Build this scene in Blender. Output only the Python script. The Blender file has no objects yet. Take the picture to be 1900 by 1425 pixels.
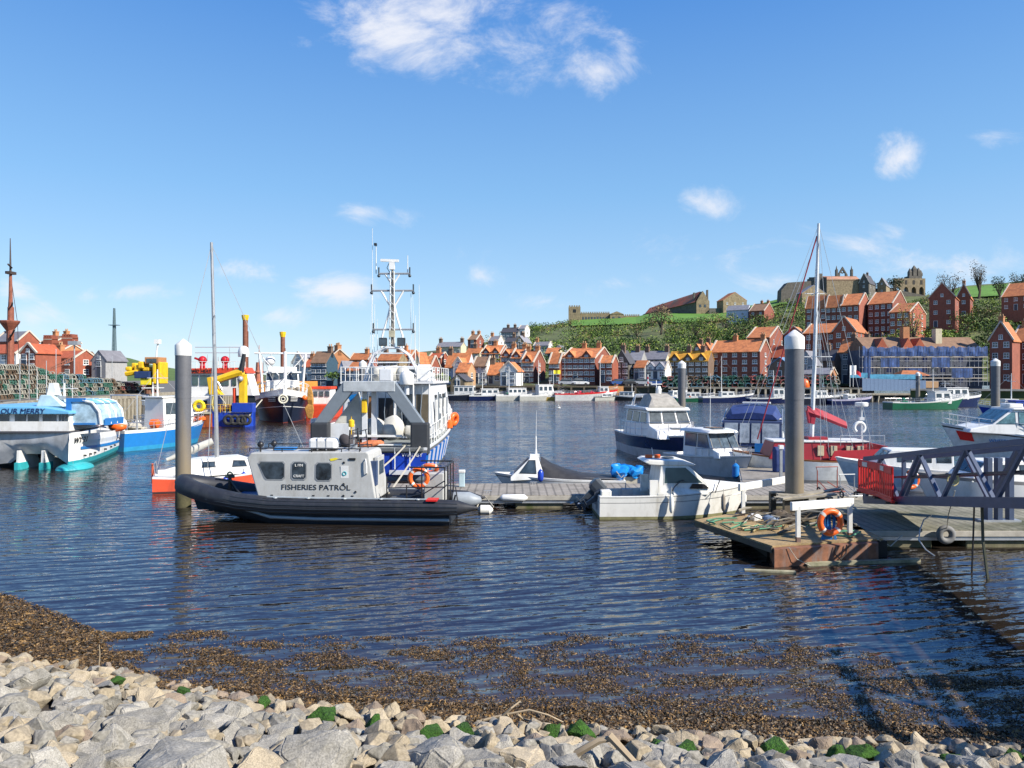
import bpy, math, random
from mathutils import Vector, Matrix
random.seed(7)
R = math.radians
SC = bpy.context.scene
COL = SC.collection
# ---------------------------------------------------------------- camera
F = 1350.0; CH = 4.8; HY = 700.0; CX = 950.0
cd = bpy.data.cameras.new('camera'); cam = bpy.data.objects.new('camera', cd); COL.objects.link(cam)
cam.location = (0, 0, CH); cam.rotation_euler = (R(90), 0, 0)
cd.sensor_width = 36; cd.lens = 36 * F / 1900; cd.shift_y = -12.5 / 1900
cd.clip_start = 0.1; cd.clip_end = 9000
SC.camera = cam
# ---------------------------------------------------------------- sun and sky
SAZ = (0.875, -0.485); SEL = 37
sd = Vector((SAZ[0] * math.cos(R(SEL)), SAZ[1] * math.cos(R(SEL)), math.sin(R(SEL)))).normalized()
sl = bpy.data.lights.new('sun', 'SUN'); sl.energy = 4.3; sl.angle = R(0.53); sl.color = (1, .93, .82)
so = bpy.data.objects.new('sun', sl); COL.objects.link(so); so.rotation_euler = sd.to_track_quat('Z', 'Y').to_euler()
W = bpy.data.worlds.new('World'); SC.world = W; W.use_nodes = True
nt = W.node_tree; nt.nodes.clear(); N = nt.nodes.new; LK = nt.links.new
def nd(t, **k):
    n = N(t)
    for a, b in k.items():
        if a[0] == 'i' and a[1:].isdigit(): n.inputs[int(a[1:])].default_value = b
        else: setattr(n, a, b)
    return n
def mth(op, a, b=None, c=None, clamp=False):
    n = N('ShaderNodeMath'); n.operation = op; n.use_clamp = clamp
    for i, q in enumerate((a, b, c)):
        if q is None: continue
        if isinstance(q, (int, float)): n.inputs[i].default_value = q
        else: LK(q, n.inputs[i])
    return n.outputs[0]
out = N('ShaderNodeOutputWorld'); bg = N('ShaderNodeBackground'); LK(bg.outputs[0], out.inputs[0])
sky = nd('ShaderNodeTexSky', sky_type='NISHITA', sun_disc=False, sun_elevation=R(SEL), sun_rotation=math.atan2(SAZ[0], SAZ[1]), altitude=0, air_density=1.0, dust_density=0.05, ozone_density=3.5)
hsv = nd('ShaderNodeHueSaturation'); LK(sky.outputs[0], hsv.inputs['Color'])
hsv.inputs['Saturation'].default_value = 1.12
tc = N('ShaderNodeTexCoord'); sx = N('ShaderNodeSeparateXYZ'); LK(tc.outputs['Generated'], sx.inputs[0])
yy = mth('MAXIMUM', sx.outputs[1], .05)
u = mth('DIVIDE', sx.outputs[0], yy); v = mth('DIVIDE', sx.outputs[2], yy)
uv = N('ShaderNodeCombineXYZ'); LK(u, uv.inputs[0]); LK(v, uv.inputs[1])
nz = nd('ShaderNodeTexNoise'); nz.inputs['Scale'].default_value = 7; nz.inputs['Detail'].default_value = 9; nz.inputs['Roughness'].default_value = .66; nz.inputs['Distortion'].default_value = .5
mp = nd('ShaderNodeVectorMath', operation='MULTIPLY'); mp.inputs[1].default_value = (1, 1.7, 1); LK(uv.outputs[0], mp.inputs[0]); LK(mp.outputs[0], nz.inputs['Vector'])
CL = [(740, 60, 150, 85, .85), (850, 30, 230, 75, .75), (930, 80, 150, 75, .8), (1110, 132, 85, 48, .95), (1155, 85, 50, 30, .45), (1680, 292, 62, 40, .9), (1320, 382, 52, 34, .6),
      (555, 80, 30, 22, .4), (640, 536, 85, 34, 1.1), (1150, 526, 85, 34, .55), (895, 512, 50, 22, .5), (665, 396, 50, 24, .45), (755, 400, 30, 20, .35), (1595, 462, 60, 24, .35), (1780, 492, 190, 40, .5),
      (160, 552, 40, 22, .5), (60, 590, 60, 30, .55), (30, 540, 50, 26, .6), (1850, 250, 60, 18, .3), (1330, 480, 300, 30, .15), (340, 640, 200, 26, .3),
      (520, 590, 60, 22, .5), (240, 540, 70, 22, .45), (1010, 560, 60, 20, .4), (1450, 520, 80, 22, .45), (430, 500, 60, 20, .4), (1700, 430, 90, 20, .35)]
acc = None
for (px, py, rx, ry, a) in CL:
    s = nd('ShaderNodeVectorMath', operation='SUBTRACT'); LK(uv.outputs[0], s.inputs[0]); s.inputs[1].default_value = ((px - CX) / F, (HY - py) / F, 0)
    m = nd('ShaderNodeVectorMath', operation='MULTIPLY'); LK(s.outputs[0], m.inputs[0]); m.inputs[1].default_value = (F / rx, F / ry, 0)
    l = nd('ShaderNodeVectorMath', operation='LENGTH'); LK(m.outputs[0], l.inputs[0])
    q = mth('MULTIPLY', mth('SUBTRACT', 1.25, l.outputs['Value'], clamp=False), a)
    acc = q if acc is None else mth('MAXIMUM', acc, q)
cv = mth('ADD', mth('MAXIMUM', acc, -.6), mth('MULTIPLY', mth('SUBTRACT', nz.outputs[0], .54), 3.0))
mr = nd('ShaderNodeMapRange', interpolation_type='SMOOTHSTEP'); LK(cv, mr.inputs['Value']); mr.inputs['From Min'].default_value = 0; mr.inputs['From Max'].default_value = 1.15; mr.inputs['To Max'].default_value = .9
front = mth('GREATER_THAN', sx.outputs[1], .05)
cm = mth('MULTIPLY', mr.outputs[0], front)
rp = N('ShaderNodeValToRGB'); LK(sx.outputs[2], rp.inputs[0]); E = .15 * 2 ** .95
for i, (z, c) in enumerate(((0, (.50, .665, .84)), (.105, (.385, .60, .84)), (.24, (.235, .48, .81)), (.47, (.078, .27, .71)), (.87, (.02, .10, .46)))):
    e = rp.color_ramp.elements[i] if i < 2 else rp.color_ramp.elements.new(z)
    e.position = z; e.color = tuple(q * .25 for q in c) + (1,)
rs = nd('ShaderNodeVectorMath', operation='SCALE'); LK(rp.outputs[0], rs.inputs[0]); rs.inputs['Scale'].default_value = 4 / E
sm = nd('ShaderNodeMix', data_type='RGBA'); sm.inputs['Factor'].default_value = .85; LK(hsv.outputs[0], sm.inputs['A']); LK(rs.outputs[0], sm.inputs['B'])
mix = nd('ShaderNodeMix', data_type='RGBA'); LK(cm, mix.inputs['Factor']); LK(sm.outputs['Result'], mix.inputs['A']); mix.inputs['B'].default_value = (3.2, 3.25, 3.45, 1)
LK(mix.outputs['Result'], bg.inputs[0]); bg.inputs[1].default_value = 0.15
SC.view_settings.view_transform = 'Standard'; SC.view_settings.look = 'None'; SC.view_settings.exposure = 0.95; SC.view_settings.gamma = 1
SC.render.engine = 'CYCLES'
SC.cycles.max_bounces = 6; SC.cycles.glossy_bounces = 3; SC.cycles.diffuse_bounces = 2; SC.cycles.caustics_reflective = False; SC.cycles.caustics_refractive = False
# ---------------------------------------------------------------- helpers
def P(px, py, Y): return Vector(((px - CX) / F * Y, Y, CH + (HY - py) / F * Y))
def PX(px, Y): return (px - CX) / F * Y
def PZ(py, Y): return CH + (HY - py) / F * Y
def YW(py, z=0): return (CH - z) * F / (py - HY)
def lin(c):
    c = c / 255.; return c / 12.92 if c <= .04045 else ((c + .055) / 1.055) ** 2.4
def H(s): return tuple(lin(int(s[i:i + 2], 16)) for i in (0, 2, 4)) + (1,)
MATS = {}
def M(key, col=None, rough=.55, metal=0, var=.18, scale=3, bump=0, dirt=None, dscale=1.2, damt=.5, spec=.5, wave=None, objvar=0, fine=0):
    if key in MATS: return MATS[key]
    m = bpy.data.materials.new(key); m.use_nodes = True; t = m.node_tree; n = t.nodes; L = t.links.new
    b = n['Principled BSDF']; b.inputs['Roughness'].default_value = rough; b.inputs['Metallic'].default_value = metal; b.inputs['Specular IOR Level'].default_value = spec
    c = H(col) if isinstance(col, str) else tuple(col) + (1,)
    co = n.new('ShaderNodeTexCoord'); no = n.new('ShaderNodeTexNoise'); no.inputs['Scale'].default_value = scale; no.inputs['Detail'].default_value = 6; no.inputs['Roughness'].default_value = .65
    L(co.outputs['Object'], no.inputs['Vector'])
    mr = n.new('ShaderNodeMapRange'); L(no.outputs[0], mr.inputs['Value']); mr.inputs['From Min'].default_value = .3; mr.inputs['From Max'].default_value = .7
    mr.inputs['To Min'].default_value = 1 - var; mr.inputs['To Max'].default_value = 1 + var
    src = mr.outputs[0]
    if objvar:
        oi = n.new('ShaderNodeObjectInfo'); r2 = n.new('ShaderNodeMapRange'); L(oi.outputs['Random'], r2.inputs['Value']); r2.inputs['To Min'].default_value = 1 - objvar; r2.inputs['To Max'].default_value = 1 + objvar
        mm = n.new('ShaderNodeMath'); mm.operation = 'MULTIPLY'; L(src, mm.inputs[0]); L(r2.outputs[0], mm.inputs[1]); src = mm.outputs[0]
    if fine:
        n3 = n.new('ShaderNodeTexNoise'); n3.inputs['Scale'].default_value = scale * 14; n3.inputs['Detail'].default_value = 4; L(co.outputs['Object'], n3.inputs['Vector'])
        r3 = n.new('ShaderNodeMapRange'); L(n3.outputs[0], r3.inputs['Value']); r3.inputs['From Min'].default_value = .3; r3.inputs['From Max'].default_value = .7; r3.inputs['To Min'].default_value = 1 - fine; r3.inputs['To Max'].default_value = 1 + fine
        mm = n.new('ShaderNodeMath'); mm.operation = 'MULTIPLY'; L(src, mm.inputs[0]); L(r3.outputs[0], mm.inputs[1]); src = mm.outputs[0]
    vm = n.new('ShaderNodeVectorMath'); vm.operation = 'SCALE'; vm.inputs[0].default_value = c[:3]; L(src, vm.inputs['Scale'])
    colo = vm.outputs[0]
    if dirt:
        n2 = n.new('ShaderNodeTexNoise'); n2.inputs['Scale'].default_value = dscale; n2.inputs['Detail'].default_value = 8; n2.inputs['Roughness'].default_value = .7
        mp = n.new('ShaderNodeMapping'); mp.inputs['Scale'].default_value = (1.3, 1.3, .45); mp.inputs['Location'].default_value = (3.1, 1.7, .4); L(co.outputs['Object'], mp.inputs[0]); L(mp.outputs[0], n2.inputs['Vector'])
        cr = n.new('ShaderNodeMapRange'); L(n2.outputs[0], cr.inputs['Value']); cr.inputs['From Min'].default_value = .5; cr.inputs['From Max'].default_value = .68; cr.inputs['To Max'].default_value = damt
        mx = n.new('ShaderNodeMix'); mx.data_type = 'RGBA'; L(cr.outputs[0], mx.inputs['Factor']); L(colo, mx.inputs['A']); mx.inputs['B'].default_value = H(dirt); colo = mx.outputs['Result']
    if wave:  # (axis, scale, darkness) bands: planks, courses of tile or brick
        wv = n.new('ShaderNodeTexWave'); wv.bands_direction = wave[0]; wv.inputs['Scale'].default_value = wave[1]; wv.inputs['Distortion'].default_value = .25; L(co.outputs['Object'], wv.inputs['Vector'])
        rr = n.new('ShaderNodeMapRange'); L(wv.outputs['Fac'], rr.inputs['Value']); rr.inputs['From Max'].default_value = .22; rr.inputs['To Min'].default_value = 1 - wave[2]; rr.inputs['To Max'].default_value = 1
        v2 = n.new('ShaderNodeVectorMath'); v2.operation = 'SCALE'; L(colo, v2.inputs[0]); L(rr.outputs[0], v2.inputs['Scale']); colo = v2.outputs[0]
    L(colo, b.inputs['Base Color'])
    if bump:
        bp = n.new('ShaderNodeBump'); bp.inputs['Strength'].default_value = min(1, bump * 10); bp.inputs['Distance'].default_value = bump; L(no.outputs[0], bp.inputs['Height']); L(bp.outputs[0], b.inputs['Normal'])
    MATS[key] = m; return m
class MB:
    def __init__(s): s.v = []; s.f = []; s.m = []; s.c = 0
    def mat(s, i): s.c = i; return s
    def add(s, v, f):
        o = len(s.v); s.v.extend([tuple(q) for q in v]); s.f.extend([tuple(i + o for i in q) for q in f]); s.m.extend([s.c] * len(f)); return s
    def bx(s, x0, x1, y0, y1, z0, z1):
        return s.add([(x0, y0, z0), (x1, y0, z0), (x1, y1, z0), (x0, y1, z0), (x0, y0, z1), (x1, y0, z1), (x1, y1, z1), (x0, y1, z1)],
                     [(0, 3, 2, 1), (4, 5, 6, 7), (0, 1, 5, 4), (1, 2, 6, 5), (2, 3, 7, 6), (3, 0, 4, 7)])
    def cb(s, c, d): return s.bx(c[0] - d[0] / 2, c[0] + d[0] / 2, c[1] - d[1] / 2, c[1] + d[1] / 2, c[2] - d[2] / 2, c[2] + d[2] / 2)
    def bar(s, p, q, w, h=None, up=(0, 0, 1)):
        p = Vector(p); q = Vector(q); h = h or w; d = (q - p).normalized(); a = d.cross(Vector(up))
        if a.length < 1e-3: a = d.cross(Vector((0, 1, 0)))
        a.normalize(); b = a.cross(d); a *= w / 2; b *= h / 2
        return s.add([p - a - b, p + a - b, p + a + b, p - a + b, q - a - b, q + a - b, q + a + b, q - a + b],
                     [(0, 1, 2, 3), (7, 6, 5, 4), (4, 5, 1, 0), (5, 6, 2, 1), (6, 7, 3, 2), (7, 4, 0, 3)])
    def cyl(s, p, q, r, r2=None, n=8):
        r2 = r if r2 is None else r2; p = Vector(p); q = Vector(q); d = (q - p).normalized(); a = d.orthogonal().normalized(); b = d.cross(a)
        v = [p + (a * math.cos(t) + b * math.sin(t)) * r for t in [2 * math.pi * i / n for i in range(n)]] + [q + (a * math.cos(t) + b * math.sin(t)) * r2 for t in [2 * math.pi * i / n for i in range(n)]]
        return s.add(v, [(i, (i + 1) % n, n + (i + 1) % n, n + i) for i in range(n)] + [tuple(range(n - 1, -1, -1)), tuple(range(n, 2 * n))])
    def tube(s, pts, r, n=6, close=False):
        pts = [Vector(p) for p in pts]; k = len(pts); rg = []; pa = None
        for i, p in enumerate(pts):
            d = (pts[(i + 1) % k] - pts[i - 1]) if close else (pts[min(i + 1, k - 1)] - pts[max(i - 1, 0)])
            d.normalize(); a = (pa - d * pa.dot(d)) if pa is not None else d.orthogonal()
            if a.length < 1e-4: a = d.orthogonal()
            a.normalize(); pa = a; b = d.cross(a); rr = r[i] if isinstance(r, (list, tuple)) else r
            rg.append([p + (a * math.cos(2 * math.pi * j / n) + b * math.sin(2 * math.pi * j / n)) * rr for j in range(n)])
        return s.loft(rg, not close, close)
    def loft(s, rg, caps=True, wrap=False, ring=True):
        n = len(rg[0]); v = [p for r_ in rg for p in r_]; f = []
        for i in range(len(rg) if wrap else len(rg) - 1):
            a = i * n; b = ((i + 1) % len(rg)) * n
            for j in range(n if ring else n - 1): f.append((a + j, a + (j + 1) % n, b + (j + 1) % n, b + j))
        if caps: f += [tuple(range(n - 1, -1, -1)), tuple(range((len(rg) - 1) * n, len(rg) * n))]
        return s.add(v, f)
    def prism(s, poly, ax, a, b):
        g = {'x': lambda p, t: (t, p[0], p[1]), 'y': lambda p, t: (p[0], t, p[1]), 'z': lambda p, t: (p[0], p[1], t)}[ax]; n = len(poly)
        return s.add([g(p, a) for p in poly] + [g(p, b) for p in poly], [(i, (i + 1) % n, n + (i + 1) % n, n + i) for i in range(n)] + [tuple(range(n - 1, -1, -1)), tuple(range(n, 2 * n))])
    def lathe(s, pr, o=(0, 0, 0), n=16):
        return s.loft([[(o[0] + r * math.cos(2 * math.pi * j / n), o[1] + r * math.sin(2 * math.pi * j / n), o[2] + z) for j in range(n)] for r, z in pr])
    def sph(s, c, r, n=8, k=(1, 1, 1)):
        return s.loft([[(c[0] + k[0] * r * math.sin(math.pi * i / n) * math.cos(math.pi * j / n), c[1] + k[1] * r * math.sin(math.pi * i / n) * math.sin(math.pi * j / n), c[2] - k[2] * r * math.cos(math.pi * i / n)) for j in range(2 * n)] for i in range(n + 1) if True][0:n + 1], False)
    def tor(s, c, R_, r, ax='y', n=24, m=10, a0=0, a1=360):
        full = a1 - a0 >= 360; pts = []
        for i in range(n if full else n + 1):
            t = R(a0 + (a1 - a0) * i / n); e, f_ = R_ * math.cos(t), R_ * math.sin(t)
            pts.append({'y': (c[0] + e, c[1], c[2] + f_), 'x': (c[0], c[1] + e, c[2] + f_), 'z': (c[0] + e, c[1] + f_, c[2])}[ax])
        return s.tube(pts, r, m, full)
    def build(s, name, mats, parent=None, smooth=False, bevel=0, loc=None):
        me = bpy.data.meshes.new(name); me.from_pydata(s.v, [], s.f); me.polygons.foreach_set('material_index', s.m)
        for m in (mats if isinstance(mats, (list, tuple)) else [mats]): me.materials.append(m)
        me.validate(); me.update()
        import bmesh
        if len(s.f) < 6000:
            bm = bmesh.new(); bm.from_mesh(me); bmesh.ops.recalc_face_normals(bm, faces=bm.faces); bm.to_mesh(me); bm.free()
        if smooth:
            me.shade_smooth()
            try: me.set_sharp_from_angle(angle=R(40))
            except Exception: pass
        return link(name, me, parent, bevel, loc)
def link(name, me, parent=None, bevel=0, loc=None, rot=None):
    o = bpy.data.objects.new(name, me); COL.objects.link(o)
    if parent is not None: o.parent = parent
    if loc is not None: o.location = loc
    if rot is not None: o.rotation_euler = rot
    if bevel:
        b = o.modifiers.new('bevel', 'BEVEL'); b.width = bevel; b.segments = 2; b.limit_method = 'ANGLE'; b.angle_limit = R(35)
    return o
def tag(o, label=None, cat=None, group=None, kind=None):
    for k, q in (('label', label), ('category', cat), ('group', group), ('kind', kind)):
        if q: o[k] = q
    return o
def thing(name, label, cat, loc=(0, 0, 0), rz=0, group=None):
    o = bpy.data.objects.new(name, None); COL.objects.link(o); o.location = loc; o.rotation_euler = (0, 0, R(rz)); o.empty_display_size = .2
    return tag(o, label, cat, group)
def copy_tree(o, parent=None):
    c = o.copy(); COL.objects.link(c); c.parent = parent
    for ch in list(o.children): copy_tree(ch, c)
    return c
def text(name, s, size, mat, parent, loc, rot, shear=0, sx=1, ext=.004, align='CENTER'):
    cu = bpy.data.curves.new(name, 'FONT'); cu.body = s; cu.size = size; cu.extrude = ext; cu.align_x = align; cu.align_y = 'CENTER'; cu.shear = shear; cu.resolution_u = 3
    t = bpy.data.objects.new(name, cu); COL.objects.link(t); dg = bpy.context.evaluated_depsgraph_get(); dg.update()
    me = bpy.data.meshes.new_from_object(t.evaluated_get(dg)); bpy.data.objects.remove(t); me.name = name; me.materials.clear(); me.materials.append(mat)
    o = link(name, me, parent, 0, loc, rot); o.scale = (sx, 1, 1); return o
def lumpy(mb, amp, sc=3, seed=0):
    from mathutils import noise as nz_
    mb.v = [tuple(Vector(q) + nz_.noise_vector(Vector(q) * sc + Vector((seed, 3.3, 7.1))) * amp) for q in mb.v]; return mb
def smooth01(t): t = max(0, min(1, t)); return t * t * (3 - 2 * t)
def interp(tab, x):
    if x <= tab[0][0]: return tab[0][1]
    for (a, b), (c, d) in zip(tab, tab[1:]):
        if x <= c: return b + (d - b) * (x - a) / (c - a)
    return tab[-1][1]
# ---------------------------------------------------------------- materials
white = M('white_gloss', (.74, .74, .72), .3, var=.05, dirt='9a9484', damt=.35)
whited = M('white_worn', (.74, .73, .68), .45, var=.06, dirt='8f8770', damt=.45, dscale=1.6)
offw = M('cream_canvas', (.5, .49, .44), .8, var=.12, scale=5, bump=.03)
blackm = M('black_paint', (.018, .018, .02), .4, var=.2)
navy = M('navy_paint', (.008, .016, .07), .25, var=.15, dirt='26303c', damt=.3)
glass = M('dark_glass', (.035, .05, .065), .06, var=.7, scale=3, spec=.8)
glassg = M('green_glass', (.05, .09, .09), .08, var=.4, scale=1.5, spec=.8)
steel = M('galvanised', (.36, .38, .40), .42, .35, var=.12, scale=6, dirt='6a5a4a', damt=.25)
chrome = M('bright_rail', (.62, .62, .62), .25, .7, var=.06)
wood = M('deck_timber', (.27, .245, .21), .8, var=.22, scale=2, wave=('X', 1.05, .45), dirt='3f3a30', damt=.5, fine=.25)
woodd = M('wet_timber', (.10, .08, .055), .75, var=.35, scale=2, bump=.02, dirt='4f5a2a', damt=.4)
woodl = M('weathered_timber', (.30, .27, .21), .85, var=.3, scale=3, bump=.02, dirt='4a4636', damt=.5)
orange = M('orange_plastic', (.82, .13, .015), .4, var=.08, dirt='b05a30', damt=.3)
redp = M('red_plastic', (.62, .022, .02), .4, var=.12, dirt='7a3028', damt=.3)
rust = M('rusty_steel', (.20, .085, .045), .85, var=.45, scale=4, bump=.02, dirt='6f6a68', damt=.8, dscale=2)
rope = M('rope_fibre', (.42, .39, .32), .9, var=.2, scale=20)
bluep = M('blue_paint', (.015, .17, .48), .3, var=.08, dirt='3c6a86', damt=.3)
royal = M('royal_blue_paint', (.012, .05, .38), .3, var=.12, dirt='20304f', damt=.4)
skyb = M('sky_blue_paint', (.14, .42, .68), .35, var=.06, dirt='7da0b8', damt=.3)
teal = M('teal_antifouling', (.03, .34, .38), .5, var=.12)
yel = M('yellow_paint', (.75, .46, .015), .4, var=.1, dirt='80601a', damt=.35)
yelw = M('bright_yellow', (.80, .66, .03), .4, var=.1)
grnp = M('green_paint', (.012, .12, .06), .35, var=.12, dirt='263c30', damt=.4)
redh = M('red_hull_paint', (.72, .10, .045), .35, var=.1, dirt='7c4a40', damt=.35)
maroon = M('maroon_canvas', (.23, .012, .022), .7, var=.2, bump=.02)
# ---------------------------------------------------------------- water, land, shore
def water():
    m = bpy.data.materials.new('harbour_water'); m.use_nodes = True; t = m.node_tree; n = t.nodes; L = t.links.new
    b = n['Principled BSDF']; b.inputs['Base Color'].default_value = (.026, .018, .012, 1); b.inputs['Roughness'].default_value = .035; b.inputs['IOR'].default_value = 2.5
    tcd = n.new('ShaderNodeTexCoord'); h = None
    # wave slopes: a sum of stretched noise fields gives the surface normal directly, so that far ripples keep their slope
    for (sx_, sy_, rot, sc, det, wx, wy_) in ((.24, 1.0, -22, 3.6, 2, .12, .44), (.34, 1.0, -10, 9.5, 3, .14, .44), (.45, 1.0, -30, 26, 2, .12, .32), (.28, .6, 8, .7, 3, .08, .22)):
        mp = n.new('ShaderNodeMapping'); mp.inputs['Rotation'].default_value = (0, 0, R(rot)); mp.inputs['Scale'].default_value = (sx_, sy_, 1); L(tcd.outputs['Object'], mp.inputs[0])
        no = n.new('ShaderNodeTexNoise'); no.inputs['Scale'].default_value = sc; no.inputs['Detail'].default_value = det; no.inputs['Roughness'].default_value = .5; no.inputs['Distortion'].default_value = .3; L(mp.outputs[0], no.inputs['Vector'])
        a = n.new('ShaderNodeVectorMath'); a.operation = 'SUBTRACT'; a.inputs[1].default_value = (.5, .5, .5); L(no.outputs['Color'], a.inputs[0])
        m_ = n.new('ShaderNodeVectorMath'); m_.operation = 'MULTIPLY'; m_.inputs[1].default_value = (wx, wy_, 0); L(a.outputs[0], m_.inputs[0])
        if h is None: h = m_.outputs[0]
        else:
            c = n.new('ShaderNodeVectorMath'); c.operation = 'ADD'; L(h, c.inputs[0]); L(m_.outputs[0], c.inputs[1]); h = c.outputs[0]
    for (sc, rot, dist, ds, w) in ((.72, -24, 7, .9, .22), (1.35, -31, 6, 1.6, .18), (2.6, -16, 5, 2.5, .12)):   # wind ripples with long crests
        mp = n.new('ShaderNodeMapping'); mp.inputs['Rotation'].default_value = (0, 0, R(rot)); mp.inputs['Scale'].default_value = (.5, 1, 1); L(tcd.outputs['Object'], mp.inputs[0])
        wv = n.new('ShaderNodeTexWave'); wv.bands_direction = 'Y'; wv.inputs['Scale'].default_value = sc; wv.inputs['Distortion'].default_value = dist; wv.inputs['Detail'].default_value = 3; wv.inputs['Detail Scale'].default_value = ds; L(mp.outputs[0], wv.inputs['Vector'])
        a = n.new('ShaderNodeMath'); a.operation = 'MULTIPLY_ADD'; a.inputs[1].default_value = w; a.inputs[2].default_value = -w / 2; L(wv.outputs['Fac'], a.inputs[0])
        cx_ = n.new('ShaderNodeCombineXYZ'); L(a.outputs[0], cx_.inputs[1]); c = n.new('ShaderNodeVectorMath'); c.operation = 'ADD'; L(h, c.inputs[0]); L(cx_.outputs[0], c.inputs[1]); h = c.outputs[0]
    # weed lying just under the surface of the shallows
    sp = n.new('ShaderNodeSeparateXYZ'); L(tcd.outputs['Object'], sp.inputs[0]); gn = n.new('ShaderNodeTexNoise'); gn.inputs['Scale'].default_value = 1.6; gn.inputs['Detail'].default_value = 6; L(tcd.outputs['Object'], gn.inputs['Vector'])
    g1 = n.new('ShaderNodeMath'); g1.operation = 'MULTIPLY_ADD'; L(gn.outputs[0], g1.inputs[0]); g1.inputs[1].default_value = 5; L(sp.outputs[1], g1.inputs[2])
    g2 = n.new('ShaderNodeMapRange'); L(g1.outputs[0], g2.inputs['Value']); g2.inputs['From Min'].default_value = 15.6; g2.inputs['From Max'].default_value = 14.2; g2.inputs['To Max'].default_value = .8
    g3 = n.new('ShaderNodeMix'); g3.data_type = 'RGBA'; L(g2.outputs[0], g3.inputs['Factor']); g3.inputs['A'].default_value = (.019, .0145, .011, 1); g3.inputs['B'].default_value = (.055, .038, .014, 1); L(g3.outputs['Result'], b.inputs['Base Color'])
    pn = n.new('ShaderNodeTexNoise'); pn.inputs['Scale'].default_value = .09; pn.inputs['Detail'].default_value = 3; mp = n.new('ShaderNodeMapping'); mp.inputs['Scale'].default_value = (.45, 1, 1); L(tcd.outputs['Object'], mp.inputs[0]); L(mp.outputs[0], pn.inputs['Vector'])
    pr = n.new('ShaderNodeMapRange'); L(pn.outputs[0], pr.inputs['Value']); pr.inputs['From Min'].default_value = .35; pr.inputs['From Max'].default_value = .65; pr.inputs['To Min'].default_value = .55; pr.inputs['To Max'].default_value = 1.15
    v1 = n.new('ShaderNodeVectorMath'); v1.operation = 'SCALE'; L(h, v1.inputs[0]); L(pr.outputs[0], v1.inputs['Scale'])
    v2 = n.new('ShaderNodeVectorMath'); v2.operation = 'ADD'; L(v1.outputs[0], v2.inputs[0]); v2.inputs[1].default_value = (0, -.07, 1)
    v3 = n.new('ShaderNodeVectorMath'); v3.operation = 'NORMALIZE'; L(v2.outputs[0], v3.inputs[0]); L(v3.outputs[0], b.inputs['Normal'])
    mb = MB(); mb.add([(-4000, -20, 0), (4000, -20, 0), (4000, 5000, 0), (-4000, 5000, 0)], [(0, 1, 2, 3)])
    tag(mb.build('water', m), kind='structure')
water()
SHORE = [(-14, 17.2), (-11, 15.7), (-9.3, 14.6), (-7.6, 13.3), (-7.0, 12.3), (-5.5, 11.2), (-3, 10.7), (0, 10.35), (3, 10.1), (6, 9.7), (9, 9.4), (14, 9.2)]
TOE = [(-14, 13.2), (-8.3, 11.6), (-6, 11.0), (-3.4, 10.0), (0, 9.3), (3, 8.95), (6.1, 8.75), (10, 8.6), (14, 8.5)]
def gz(x, y):
    sh, to = interp(SHORE, x), interp(TOE, x)
    if y > sh: return -(y - sh) * .12 - .02
    if y > to: return .28 * (sh - y) / max(.2, sh - to) * (1 + 1.1 * smooth01((-x - 6.5) / 3) * (1 - (sh - y) / max(.2, sh - to)))
    return min(3.2, .28 + (to - y) * .27)
mud = M('shore_mud', (.055, .042, .028), .8, var=.4, scale=6, bump=.05)
mb = MB(); nx, ny = 90, 60
vs = [(-16 + 32 * i / nx, -3 + 24 * j / ny) for j in range(ny + 1) for i in range(nx + 1)]
mb.add([(x, y, gz(x, y) - .03) for x, y in vs], [(j * (nx + 1) + i, j * (nx + 1) + i + 1, (j + 1) * (nx + 1) + i + 1, (j + 1) * (nx + 1) + i) for j in range(ny) for i in range(nx)])
tag(mb.build('shore', mud, smooth=True), kind='structure')
# riprap
import bmesh
def rock_mesh(seed, npt=13, k=(1, .8, .55), rough=.05, cuts=3):
    rn = random.Random(seed); bm = bmesh.new()
    for i in range(npt):
        v = Vector((rn.gauss(0, 1), rn.gauss(0, 1), rn.gauss(0, 1))).normalized() * rn.uniform(.82, 1.05); bm.verts.new((v.x * k[0], v.y * k[1], v.z * k[2]))
    bmesh.ops.convex_hull(bm, input=bm.verts)
    bmesh.ops.delete(bm, geom=[v for v in bm.verts if not v.link_faces], context='VERTS')
    bmesh.ops.dissolve_limit(bm, angle_limit=R(14), verts=bm.verts, edges=bm.edges)
    bmesh.ops.bevel(bm, geom=list(bm.edges), offset=.035, segments=2, affect='EDGES', clamp_overlap=True)
    bmesh.ops.triangulate(bm, faces=bm.faces)
    bmesh.ops.subdivide_edges(bm, edges=[e for e in bm.edges if e.calc_length() > .3], cuts=1, use_grid_fill=False)
    bmesh.ops.triangulate(bm, faces=bm.faces)
    for _ in range(2):
        bmesh.ops.subdivide_edges(bm, edges=[e for e in bm.edges if e.calc_length() > .16], cuts=1); bmesh.ops.triangulate(bm, faces=bm.faces)
    from mathutils import noise as nz_
    for v in bm.verts:
        q = v.co * 2.3 + Vector((seed, 0, 0)); v.co += nz_.noise_vector(q) * .055 + nz_.noise_vector(v.co * 7 + Vector((seed, 5, 0))) * .028 + nz_.noise_vector(v.co * 17) * .010
    me = bpy.data.meshes.new('rock'); bm.to_mesh(me); bm.free(); me.shade_smooth()
    try: me.set_sharp_from_angle(angle=R(20))
    except Exception: pass
    return me
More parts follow.
